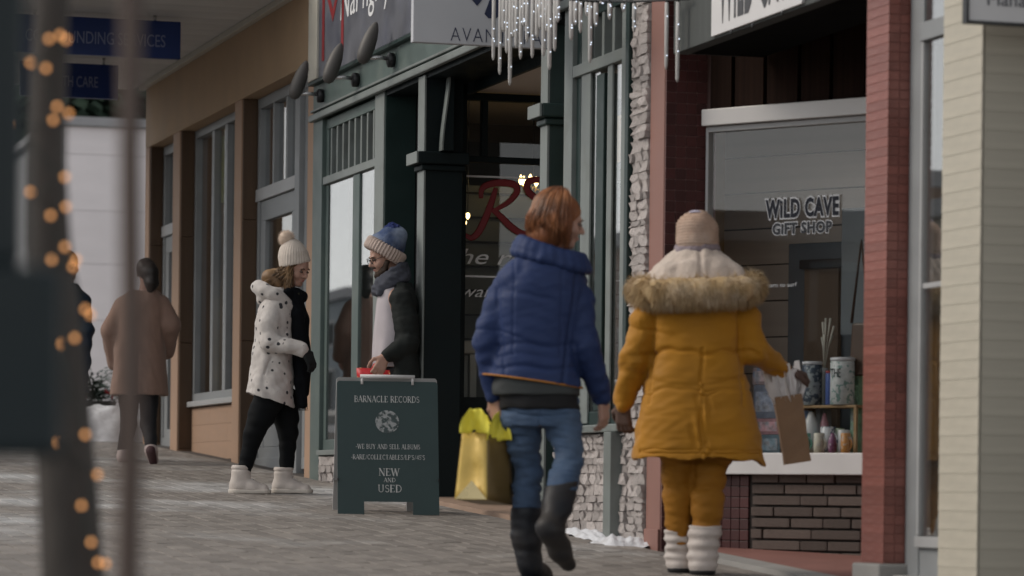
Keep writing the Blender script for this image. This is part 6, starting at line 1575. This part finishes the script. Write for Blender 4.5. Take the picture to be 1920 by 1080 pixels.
K.chain([P(525, 580, .15), elF, wrF + (-.01, 0, .02)], [.06, .062, .05], .025)
def dsp(V):
    x, y, z = V[:, 0], V[:, 1], V[:, 2]
    pk0, pk1 = P(512, 672), P(498, 705); d_ = (x - pk0[0]) - (z - pk0[2]) * (pk1[0] - pk0[0]) / (pk1[2] - pk0[2])
    pocket = -.012 * np.exp(-(d_ / .006) ** 2) * ((z < pk0[2]) & (z > pk1[2]) & (y < -.05))
    return wrinkle(V, .006, 34, 41) + wrinkle(V, .003, 85, 42) + crease(V, .007, 16, 70, (.8, .8, 1.2), .2) + pocket
skin(K, 'coat', cw, f.t, 1, dsp)
Hd = SDF(*bounds(f, 465, 575, 505, 600, .25), .0058)
rp = [P(514, 553) + np.array((math.cos(a) * .105, math.sin(a) * .135, .050 * -math.cos(a) - .045 * (math.cos(a) > .2) * (math.cos(a) - .2))) for a in np.linspace(0, 2 * math.pi, 25)]
Hd.chain(rp, [.042] * 25, .02); Hd.ell(P(496, 560), (.055, .11, .055), None, .03)
skin(Hd, 'hood', cw, f.t, 1, lambda V: wrinkle(V, .004, 50, 44))
hairm2 = mat('brown wavy hair', (.15, .085, .040), .5, .35, 14, island=.5, col2=(.27, .17, .085), mixscale=8)
Hc = SDF(hc - (.26, .2, .26), hc + (.16, .2, .16), .006)
Hc.ell(hc + R @ np.array((-.02, 0, .02)), (.098, .082, .09), R, .02); Hc.ell(P(522, 530), (.085, .10, .085), None, .04); Hc.ell(P(508, 520), (.06, .09, .05), None, .03)
Hc.ell(hc + R @ np.array((.085, 0, -.03)), (.095, .085, .085), R, .012, 's')
hb = skin(Hc, 'hair', hairm2, f.t, 2, lambda V: wrinkle(V, .007, 55, 45, (1, 1, .5)))
rg = np.random.default_rng(12); pths = []
for i in range(620):
    a = rg.uniform(0, 6.28); u = rg.uniform(0, 1); c0 = P(545 - 30 * u, 505 + 12 * u, 0) + np.array((rg.normal() * .015, .085 * math.sin(a), .05 * math.cos(a) * (1 - .5 * u)))
    w0 = rg.uniform(.006, .016); ph = rg.uniform(0, 6.28); L = rg.uniform(.10, .20); back = rg.uniform(.2, 1.0)
    pths.append([Vector(c0 + np.array((-back * .06 * math.sin(min(1, v * 1.6) * 1.5) + w0 * math.sin(ph + 11 * v), w0 * math.cos(ph + 10 * v), -L * v))) for v in np.linspace(0, 1, 8)])
fr = np.array(hc) + R @ np.array((.015, -.080, .02))
for i in range(120):
    c0 = fr + rg.normal(size=3) * (.010, .008, .01); ph = rg.uniform(0, 6.28); L = rg.uniform(.13, .24)
    pths.append([Vector(c0 + np.array((.006 * math.sin(ph + 9 * v) - .02 * v, -.012 * v + .005 * math.cos(ph + 9 * v), -L * v))) for v in np.linspace(0, 1, 8)])
ribbon_strands('hair_strands', pths, .0034, hairm2, hb)
hatm = mat('cream knit', (.58, .51, .445), .9, .07, 30, .35, 170)
ht = SDF(*bounds(f, 505, 600, 430, 515, .2), .0045)
up_h = unit(R[:, 2] * .9 + np.array((-.25, 0, .5)))
c1 = P(552, 492); c2 = P(546, 462)
ht.cone(c1, c1 + (c2 - c1) * .5, .104, .092, .02); ht.cone(c1 + (c2 - c1) * .5, c2, .092, .052, .03)
pa, pb = P(523, 501), P(581, 490)
ht.below(lambda x, y: pa[2] + (pb[2] - pa[2]) * (x - pa[0]) / (pb[0] - pa[0]) + .12 * y)
skin(ht, 'bobble_hat', hatm, f.t, 1, lambda V: .0016 * np.sin(np.arctan2(V[:, 1] - c1[1], V[:, 0] - c1[0]) * 34) + wrinkle(V, .002, 60, 46))
pc = P(537, 447); pm_ = MB(); rg = np.random.default_rng(2)
for i in range(1800):
    v = unit(rg.normal(size=3)); e = pc + v * rg.uniform(.050, .066) + rg.normal(size=3) * .004; s1 = unit(np.cross(v, rg.normal(size=3))) * .003
    n = len(pm_.v); pm_.v += [tuple(pc + v * .02 - s1), tuple(pc + v * .02 + s1), tuple(e)]; pm_.f.append((n, n + 1, n + 2))
bb0 = SDF(pc - .09, pc + .09, .005).ell(pc, (.05, .05, .05), None, .01); bo = skin(bb0, 'bobble', mat('peach fluff', (.62, .50, .40), .9, .1, 30), f.t)
props(pm_.build('bobble_fluff', mat('pale peach fluff', (.66, .54, .45), .9, .1, 30), bo, local=True), kind='stuff')
# long dark scarf and bag at the front
scm = mat('black scarf wool', (.006, .007, .009), .9, .3, 25, .4, 120, spec=.1, col2=(.05, .05, .03), mixscale=14, mixlo=.66, mixhi=.7)
Sc = SDF(*bounds(f, 530, 605, 530, 775, .3), .0058)
Sc.chain([P(548, 550, -.03), P(558, 590, -.05), P(562, 650, -.06), P(564, 715, -.06), P(566, 758, -.06)], [.045, .052, .050, .045, .030], .02)
Sc.chain([P(552, 555, .05), P(566, 600, .05), P(570, 680, .06), P(572, 735, .06)], [.045, .048, .045, .03], .02)
Sc.chain([P(540, 548, -.08), P(565, 556, 0), P(545, 548, .1)], [.035, .04, .035], .02)
skin(Sc, 'scarf', scm, f.t, 1, lambda V: wrinkle(V, .007, 45, 47, (1.6, 1.6, .5)))
frg = MB()
for i in range(26):
    b0 = P(566, 756, -.06) + np.array(((i % 13 - 6) * .006, (i // 13) * .02 - .01, 0)); frg.tube([b0, b0 + np.array((.004 * math.sin(i), 0, -.025)), b0 + np.array((.006 * math.sin(i * 2.1), 0, -.05))], [.0022, .002, .001], 4)
frg.build('scarf_fringe', scm, f.t, True, local=True)
lg = mat('black leggings', (.005, .006, .007), .8, .15, 10, .15, 150, spec=.15)
T = SDF(*bounds(f, 435, 575, 725, 905, .28), .006)
T.chain([hipN, (hipN + kN) / 2, kN, aN + (0, 0, .03)], [.100, .088, .066, .044], .02); T.chain([hipF, (hipF + kF) / 2, kF, aF + (0, 0, .03)], [.100, .086, .064, .045], .02)
skin(T, 'leggings', lg, f.t, 1, lambda V: wrinkle(V, .003, 40, 48, (.6, .6, 1.8)))
wb = mat('cream ankle boot', (.56, .50, .455), .6, .10, 14, .15, 100); ws_ = mat('pale boot sole', (.58, .53, .47), .7, .08); lace = mat('white lace', (.6, .58, .55), .7, .05)
def ankle_boot(a_, d_, zt):
    d_ = unit(np.array((d_[0], d_[1], 0))); g0 = SLOPE * a_[1]
    Bt = SDF(a_ - (.16, .2, .2), a_ + (.26, .2, .12), .0052)
    Bt.cone(a_ + (0, 0, .04), a_ + (0, 0, -.04), .066, .062, .02); Bt.cone(a_ + (-d_ * .02) + (0, 0, -.07), a_ + d_ * .07 + (0, 0, -.075), .056, .050, .03); Bt.cone(a_ + d_ * .07 + (0, 0, -.08), a_ + d_ * .15 + (0, 0, -.088), .047, .040, .03)
    Bt.below(lambda x, y: g0 + .022 + 0 * x + 0 * y); Bt.above(lambda x, y: zt + 0 * x + 0 * y)
    o = skin(Bt, 'boot', wb, f.t, 1, lambda V: seam(V[:, 2], zt - .028, .006, .006) + wrinkle(V, .003, 50, 49))
    So = SDF(a_ - (.16, .2, .25), a_ + (.26, .2, .0), .005); So.cone(np.array((a_[0] - d_[0] * .02, a_[1] - d_[1] * .02, g0 + .02)), np.array((a_[0] + d_[0] * .155, a_[1] + d_[1] * .155, g0 + .02)), .064, .048, .01)
    So.below(lambda x, y: g0 + 0 * x + 0 * y); So.above(lambda x, y: g0 + .028 + 0 * x + 0 * y); skin(So, 'sole', ws_, f.t, 0)
    sdv = np.array((-d_[1], d_[0], 0))
    for k in range(4):
        c0 = a_ + d_ * (.055 + .018 * k) + np.array((0, 0, .005 - .022 * k)); MB().tube([c0 - sdv * .03 + (0, 0, -.006), c0 + d_ * .012, c0 + sdv * .03 + (0, 0, -.006)], .0035, 5).build('lace', lace, o, True, local=True)
ankle_boot(P(452, 893, -.08), (1, -.12), P(452, 873)[2]); ankle_boot(P(532, 893, .06), (1, -.25), P(532, 876)[2])
# ================================================================== 4. man with blue hat by the sandwich board
f = Fig('person in blue bobble hat, grey scarf and dark cardigan standing behind the sandwich board', 745, 934)
P = f.P; mm = f.s
hc = P(722, 482); R = head_frame(200, -18)
shN, elN, wrN = P(752, 560, -.15), P(768, 640, -.16), P(722, 668, -.2)
elF, wrF = P(745, 640, .2), P(716, 672, .1)
B = SDF(*bounds(f, 650, 830, 410, 942, .36), .0062)
add_head(B, hc, R, 1.05, 1.05); B.cone(hc + R @ np.array((-.03, 0, -.07)), P(742, 550), .055, .06)
B.loft(f.secs([(535, 725, 765, 0, .1), (555, 718, 775, 0, .17), (640, 715, 775, 0, .14), (700, 715, 775, 0, .14), (750, 720, 775, 0, .15)]), .03)
B.chain([shN, elN, wrN], [.045, .038, .028]); B.chain([P(745, 560, .15), elF, wrF], [.045, .038, .028])
kN, aN = P(735, 830, -.10), P(735, 910, -.10); kF, aF = P(758, 830, .10), P(760, 908, .12)
B.chain([P(740, 745, -.08), kN, aN], [.07, .048, .034]); B.chain([P(752, 745, .08), kF, aF], [.07, .048, .034])
for a_ in (aN, aF): B.cone(a_ + (0, 0, -.03), a_ + (-.1, -.02, -.05), .03, .03)
add_hand(B, wrN, P(712, 690, -.22) - wrN, (.3, -.9, .2), (-.5, -.3, .8), (.6, .9, .7), .05, 1.05)
add_hand(B, wrF, P(708, 695, .1) - wrF, (0, .8, .3), (-.6, .3, .7), (.6, .9, .7), .05, 1.05)
skin(B, 'body', skin_m, f.t); face_bits(f, hc, R, 1.05, (.03, .02, .012), (.28, .12, .10))
bd = SDF(hc - .2, hc + .2, .005); q = lambda a, b, c: hc + R @ (np.array((a, b, c)) * 1.05)
bd.chain([q(.02, -.066, -.03), q(.05, -.048, -.075), q(.072, 0, -.098), q(.05, .048, -.075), q(.02, .066, -.03)], [.016, .022, .026, .022, .016], .02); bd.cone(q(.088, -.02, -.045), q(.088, .02, -.045), .008, k=.01)
skin(bd, 'beard', mat('dark brown beard', (.045, .026, .016), .7, .3, 40, .5, 160), f.t, 1, lambda V: wrinkle(V, .003, 130, 51))
gl = MB()
for sd_ in (-1, 1):
    gl.tube([q(.105 - .004 * abs(math.cos(a)), .031 * sd_ + .022 * math.cos(a), .002 + .018 * math.sin(a)) for a in np.linspace(0, 2 * math.pi, 17)], .0022, 6)
    gl.tube([q(.100, .053 * sd_, .006), q(.0, .080 * sd_, .008)], .002, 5)
gl.tube([q(.106, -.009, .006), q(.106, .009, .006)], .002, 5); gl.build('glasses', M_['black'], f.t, True, local=True)
# hat: blue crown with a ribbed cream turn-up
hb_ = mat('blue wool', (.045, .072, .155), .9, .2, 25, .5, 130, col2=(.19, .23, .31), mixscale=7, mixlo=.42, mixhi=.62)
brim = mat('cream ribbed wool', (.50, .40, .35), .9, .12, 30, .3, 120)
pa, pb = P(684, 453), P(757, 494); axd = unit(pb - pa); upv = unit(np.array((-axd[2], 0, axd[0]))); upv = upv if upv[2] > 0 else -upv
cc = P(726, 462)
Hh = SDF(*bounds(f, 665, 790, 405, 510, .22), .0048)
Hh.ell(cc + upv * .02, (.118, .115, .100), None, .02); Hh.ell(P(738, 440), (.085, .09, .06), None, .03)
c0 = (pa + pb) / 2
pl_ = lambda x, y: c0[2] + (-(x - c0[0]) * upv[0]) / upv[2] + 0 * y
Hh.below(lambda x, y: pl_(x, y) + .02)
skin(Hh, 'hat', hb_, f.t, 1, lambda V: wrinkle(V, .005, 45, 52))
Br = SDF(*bounds(f, 665, 790, 405, 520, .22), .0045)
ct = c0 + upv * .012
ry_ = [ct + axd * .122 * math.cos(a) + np.array((0, .118 * math.sin(a), 0)) for a in np.linspace(0, 2 * math.pi, 41)]
for k in (-.022, -.008, .008, .022): Br.chain([p + upv * k for p in ry_], [.0175] * 41, .008)
def ribs(V):
    d = V - ct; a = np.arctan2(d[:, 1] / .118, (d @ axd) / .122); return .0042 * np.sin(a * 38)
skin(Br, 'turn_up', brim, f.t, 1, ribs)
pc = P(731, 433); bo = SDF(pc - .1, pc + .12, .005).ell(P(737, 431), (.060, .058, .046), None, .01); skin(bo, 'bobble', mat('dark blue wool bobble', (.02, .035, .14), .95, .4, 60, .8, 90), f.t, 0, lambda V: wrinkle(V, .009, 110, 53))
scm2 = mat('grey blue scarf', (.060, .064, .082), .9, .25, 22, .4, 120)
Sc = SDF(*bounds(f, 680, 790, 480, 570, .26), .0055)
for dz, rr, th_ in ((0, .090, .030), (-.035, .098, .032), (.028, .085, .026)):
    Sc.chain([P(735, 522) + np.array((math.cos(a) * rr, math.sin(a) * rr * 1.05, dz + .055 * math.cos(a))) for a in np.linspace(0, 2 * math.pi, 21)], [th_] * 21, .012)
Sc.chain([P(708, 535, -.06), P(712, 548, -.1)], [.03, .024], .02)
skin(Sc, 'scarf', scm2, f.t, 1, lambda V: wrinkle(V, .006, 60, 54, (1, 1, 2)))
tee = mat('pale lilac shirt', (.50, .455, .475), .85, .08, 8, .15, 150)
T = SDF(*bounds(f, 690, 790, 535, 720, .26), .006); T.loft(f.secs([(540, 712, 760, 0, .12), (570, 706, 765, 0, .15), (620, 702, 765, 0, .155), (676, 701, 765, 0, .16), (690, 703, 765, 0, .155)]), .02, 2.2)
skin(T, 'shirt', tee, f.t, 1, lambda V: wrinkle(V, .007, 30, 55, (1.4, 1.4, .4)))
cd_ = mat('charcoal cardigan', (.012, .015, .014), .9, .2, 14, .3, 140)
K = SDF(*bounds(f, 690, 820, 520, 790, .32), .0062)
K.loft(f.secs([(530, 735, 772, 0, .13), (560, 726, 784, 0, .185), (620, 728, 786, 0, .185), (690, 730, 790, 0, .19), (760, 728, 794, 0, .195)]), .03, 2.5)
K.chain([shN, (shN + elN) / 2 + (.008, 0, 0), elN, wrN + (.02, .0, .005)], [.068, .074, .066, .048], .025); K.chain([P(750, 560, .15), elF, wrF + (.02, 0, .01)], [.066, .062, .045], .025)
skin(K, 'cardigan', cd_, f.t, 1, lambda V: crease(V, .008, 16, 71, (.7, .7, 1.3), .2) + wrinkle(V, .006, 28, 56) + wrinkle(V, .003, 70, 57))
T = SDF(*bounds(f, 690, 820, 690, 925, .32), .006); T.loft(f.secs([(690, 712, 778, 0, .15), (750, 712, 780, 0, .16), (770, 714, 780, 0, .15)]), .02)
T.chain([P(738, 760, -.08), kN, aN + (0, 0, .03)], [.10, .078, .062], .02); T.chain([P(756, 760, .08), kF, aF + (0, 0, .03)], [.10, .078, .062], .02)
skin(T, 'trousers', mat('black trousers', (.010, .010, .012), .8, .15, 8, .15, 120), f.t, 1, lambda V: wrinkle(V, .005, 32, 58, (.6, .6, 1.8)))
for a_ in (aN, aF):
    Bt = SDF(a_ - (.3, .16, .16), a_ + (.16, .16, .1), .006); g0 = SLOPE * a_[1]; Bt.cone(a_ + (0, 0, .0), a_ + (0, 0, -.04), .056, .055, .02); Bt.cone(a_ + (.02, 0, -.05), a_ + (-.15, -.02, -.055), .05, .042, .02); Bt.below(lambda x, y: g0 + 0 * x + 0 * y)
    skin(Bt, 'shoe', mat('brown shoe', (.06, .035, .02), .5, .2), f.t)
# red carrier bag hanging from his hands
tp_ = P(715, 697, -.1); bb_ = P(714, 800, -.1); wp_ = f.pos + RX * bb_[0] + AX * bb_[1] + Vector((0, 0, bb_[2]))
t = thing('red_bag', tuple(wp_), 'red printed carrier bag held behind the sandwich board', 'bag', None, -PSI); ORG[t.name] = Vector((0, 0, 0))
def lb(x, y, d): return P(x, y, d) - bb_
a0, b0, c0_, d0 = lb(668, 690, -.12), lb(760, 696, -.16), lb(760, 695, .02), lb(672, 689, .04)
a1, b1, c1_, d1 = lb(676, 800, -.12), lb(756, 804, -.14), lb(756, 802, .02), lb(678, 798, .04)
for nm, qd in (('front_panel', (a1, b1, b0, a0)), ('side_gusset', (b1, c1_, c0_, b0)), ('rear_panel', (c1_, d1, d0, c0_)), ('side_gusset', (d1, a1, a0, d0)), ('bottom', (a1, d1, c1_, b1))):
    sheet(*qd, nm, M_['redbag'], amp=.003, seed=6, fold=False)
redh = mat('red handle cord', (.50, .02, .025), .5, .1)
for d_ in (-.13, .02):
    MB().tube([lb(694, 700, d_), lb(702, 684, d_ * .8), lb(716, 678, -.14), lb(730, 684, d_ * .8), lb(734, 706, d_)], .009, 7).build('handle', redh, t, True, local=True)
# ================================================================== 5. camel coat, far down the pavement
f = Fig('person with dark ponytail walking away in camel coat with black trousers and pale trainers', 258, 868)
P = f.P; mm = f.s
hc = P(275, 512); R = head_frame(80, 0)
B = SDF(*bounds(f, 180, 345, 478, 875, .34), .0075)
add_head(B, hc, R); B.cone(hc + (0, 0, -.07), P(270, 560), .05, .055)
B.loft(f.secs([(550, 250, 290, 0, .08), (565, 225, 305, 0, .1), (640, 230, 300, 0, .11), (740, 228, 300, 0, .12)]), .03)
eL, wL, eR, wR = P(208, 620, -.02), P(214, 680, .10), P(320, 610, -.02), P(312, 660, .12)
B.chain([P(228, 570), eL, wL], [.045, .038, .028]); B.chain([P(305, 568), eR, wR], [.045, .038, .028])
kL, aL, kR, aR = P(241, 795, .1), P(232, 848, .15), P(278, 795, -.04), P(283, 842, -.16)
B.chain([P(242, 735), kL, aL], [.06, .04, .03]); B.chain([P(278, 735), kR, aR], [.06, .04, .03])
add_hand(B, wL, (.3, .3, -1), (-.8, 0, 0), (0, 1, 0)); add_hand(B, wR, (-.3, .3, -1), (.8, 0, 0), (0, 1, 0))
skin(B, 'body', skin_m, f.t); face_bits(f, hc, R)
camel = mat('camel wool coat', (.25, .158, .122), .9, .10, 8, .25, 120, sheen=.2)
K = SDF(*bounds(f, 180, 345, 530, 770, .34), .0075)
K.loft(f.secs([(545, 246, 296, 0, .10), (562, 222, 308, 0, .14), (620, 220, 308, 0, .16), (680, 214, 312, 0, .175), (760, 205, 316, 0, .19)]), .03, 2.5)
K.chain([P(230, 572), eL, wL], [.07, .075, .062], .03); K.chain([P(302, 570), eR, wR], [.07, .075, .062], .03); K.below(lambda x, y: P(260, 741)[2] + 0 * x + 0 * y)
skin(K, 'coat', camel, f.t, 1, lambda V: wrinkle(V, .007, 22, 61, (1.2, 1.2, .5)) + wrinkle(V, .002, 60, 62) + seam(V[:, 0], P(262, 700)[0], .012, .010) * (V[:, 1] < 0) * (V[:, 2] < P(260, 660)[2]))
hairb = mat('near black hair', (.018, .014, .012), .5, .3, 10, island=.3)
Hc = SDF(hc - .26, hc + .22, .007); Hc.ell(hc + R @ np.array((-.015, 0, .03)), (.10, .082, .09), R, .02); Hc.ell(P(284, 508, -.10), (.055, .05, .06), None, .03); Hc.chain([P(282, 512, -.09), P(284, 530, -.10), P(280, 546, -.09)], [.055, .05, .02], .03); Hc.ell(hc + R @ np.array((.085, 0, -.03)), (.08, .068, .085), R, .012, 's')
hb = skin(Hc, 'hair', hairb, f.t, 2, lambda V: wrinkle(V, .005, 55, 63, (1, 1, .4)))
col3 = SDF(*bounds(f, 220, 325, 535, 580, .2), .006); col3.chain([P(271, 556) + np.array((math.cos(a) * .085, math.sin(a) * .08, 0)) for a in np.linspace(0, 2 * math.pi, 17)], [.03] * 17, .01); skin(col3, 'collar', camel, f.t)
T = SDF(*bounds(f, 200, 330, 715, 862, .34), .0065); T.chain([P(242, 735), kL, aL + (0, 0, .03)], [.085, .062, .046], .02); T.chain([P(280, 735), kR, aR + (0, 0, .03)], [.085, .062, .046], .02); skin(T, 'trousers', mat('black wool trousers', (.010, .011, .014), .8, .15), f.t, 1, lambda V: wrinkle(V, .005, 35, 64))
shoe = mat('pale pink trainer', (.50, .41, .39), .6, .1, 12); dks = mat('maroon sole', (.07, .03, .035), .7, .1)
Bt = SDF(aL - (.14, .18, .16), aL + (.14, .3, .1), .006); Bt.cone(aL, aL + (0, 0, -.03), .05, .052, .02); Bt.cone(aL + (0, -.02, -.04), aL + (-.01, .15, -.05), .05, .042, .02); g0 = SLOPE * aL[1]; Bt.below(lambda x, y: g0 + 0 * x + SLOPE * (y - aL[1])); skin(Bt, 'trainer', shoe, f.t)
Bt = SDF(aR - (.16, .18, .22), aR + (.16, .24, .12), .006); Bt.cone(aR, aR + (.0, .02, -.02), .05, .05, .02); Bt.cone(aR + (0, -.02, -.01), aR + (.015, .06, -.085), .052, .040, .02); o_ = skin(Bt, 'trainer', shoe, f.t)
Bt = SDF(aR - (.16, .2, .22), aR + (.16, .24, .12), .006); Bt.cone(aR + (0.003, -.05, -.012), aR + (.016, .02, -.10), .040, .032, .02); skin(Bt, 'sole', dks, f.t)
# ================================================================== 6. dark blue figure behind the street tree
f = Fig('person in dark blue padded jacket and black trousers beyond the street tree', 128, 860)
P0 = f.P; P = lambda x, y, d=0: P0(x - 14, y, d)
f.P = P; hc = P(140, 498); R = head_frame(60, 0)
B = SDF(*bounds(f, 70, 215, 465, 870, .34), .0075)
add_head(B, hc, R); B.cone(hc + (0, 0, -.07), P(138, 548), .05, .055); B.loft(f.secs([(540, 118, 158, 0, .08), (555, 100, 172, 0, .1), (640, 105, 168, 0, .11), (720, 103, 172, 0, .12)]), .03)
eL, wL, eR, wR = P(88, 610), P(90, 670, .1), P(174, 620, -.06), P(172, 690, -.02)
B.chain([P(104, 562), eL, wL], [.045, .038, .028]); B.chain([P(168, 562), eR, wR], [.045, .038, .028]); B.chain([P(122, 715), P(122, 785), P(122, 848)], [.08, .055, .04]); B.chain([P(152, 715), P(154, 785), P(154, 848)], [.08, .055, .04])
add_hand(B, wR, (0, .1, -1), (.8, -.3, 0), (0, 1, 0)); add_hand(B, wL, (0, .1, -1), (-.8, -.3, 0), (0, 1, 0)); skin(B, 'body', skin_m, f.t); face_bits(f, hc, R)
nv = mat('dark blue padded cloth', (.012, .028, .055), .7, .15, 8, .15, 120)
K = SDF(*bounds(f, 70, 215, 525, 760, .34), .0075); K.loft(f.secs([(532, 118, 158, 0, .1), (552, 98, 176, 0, .14), (640, 96, 176, 0, .16), (735, 94, 178, 0, .17)]), .03, 2.5); K.chain([P(106, 562), eL, wL], [.07, .07, .055], .03); K.chain([P(168, 562), eR, wR + (0, 0, .02)], [.068, .064, .052], .03); skin(K, 'jacket', nv, f.t, 1, lambda V: .005 * np.sin(V[:, 2] * 50) + wrinkle(V, .006, 25, 71))
Hc = SDF(hc - .2, hc + .2, .007); Hc.ell(hc + R @ np.array((-.012, 0, .035)), (.105, .085, .092), R, .02); Hc.ell(hc + R @ np.array((.09, 0, -.03)), (.08, .07, .08), R, .012, 's'); skin(Hc, 'hat', mat('black knit hat', (.012, .012, .014), .9, .2, 30, .4, 100), f.t, 1)
T = SDF(*bounds(f, 80, 210, 700, 868, .3), .007); T.chain([P(122, 715), P(122, 785), P(122, 850)], [.1, .075, .06], .02); T.chain([P(152, 715), P(154, 785), P(154, 850)], [.1, .075, .06], .02); skin(T, 'trousers', mat('black cotton trousers', (.012, .012, .014), .8, .15), f.t, 1, lambda V: wrinkle(V, .005, 35, 72))
for px in (122, 154):
    a_ = P(px, 850); Bt = SDF(a_ - (.14, .16, .16), a_ + (.14, .3, .1), .0065); Bt.cone(a_, a_ + (0, 0, -.02), .055, .055, .02); Bt.cone(a_ + (0, 0, -.02), a_ + (.02, .14, -.02), .05, .042, .02); Bt.below(lambda x, y: 0 * x + SLOPE * y); skin(Bt, 'shoe', soleb, f.t)
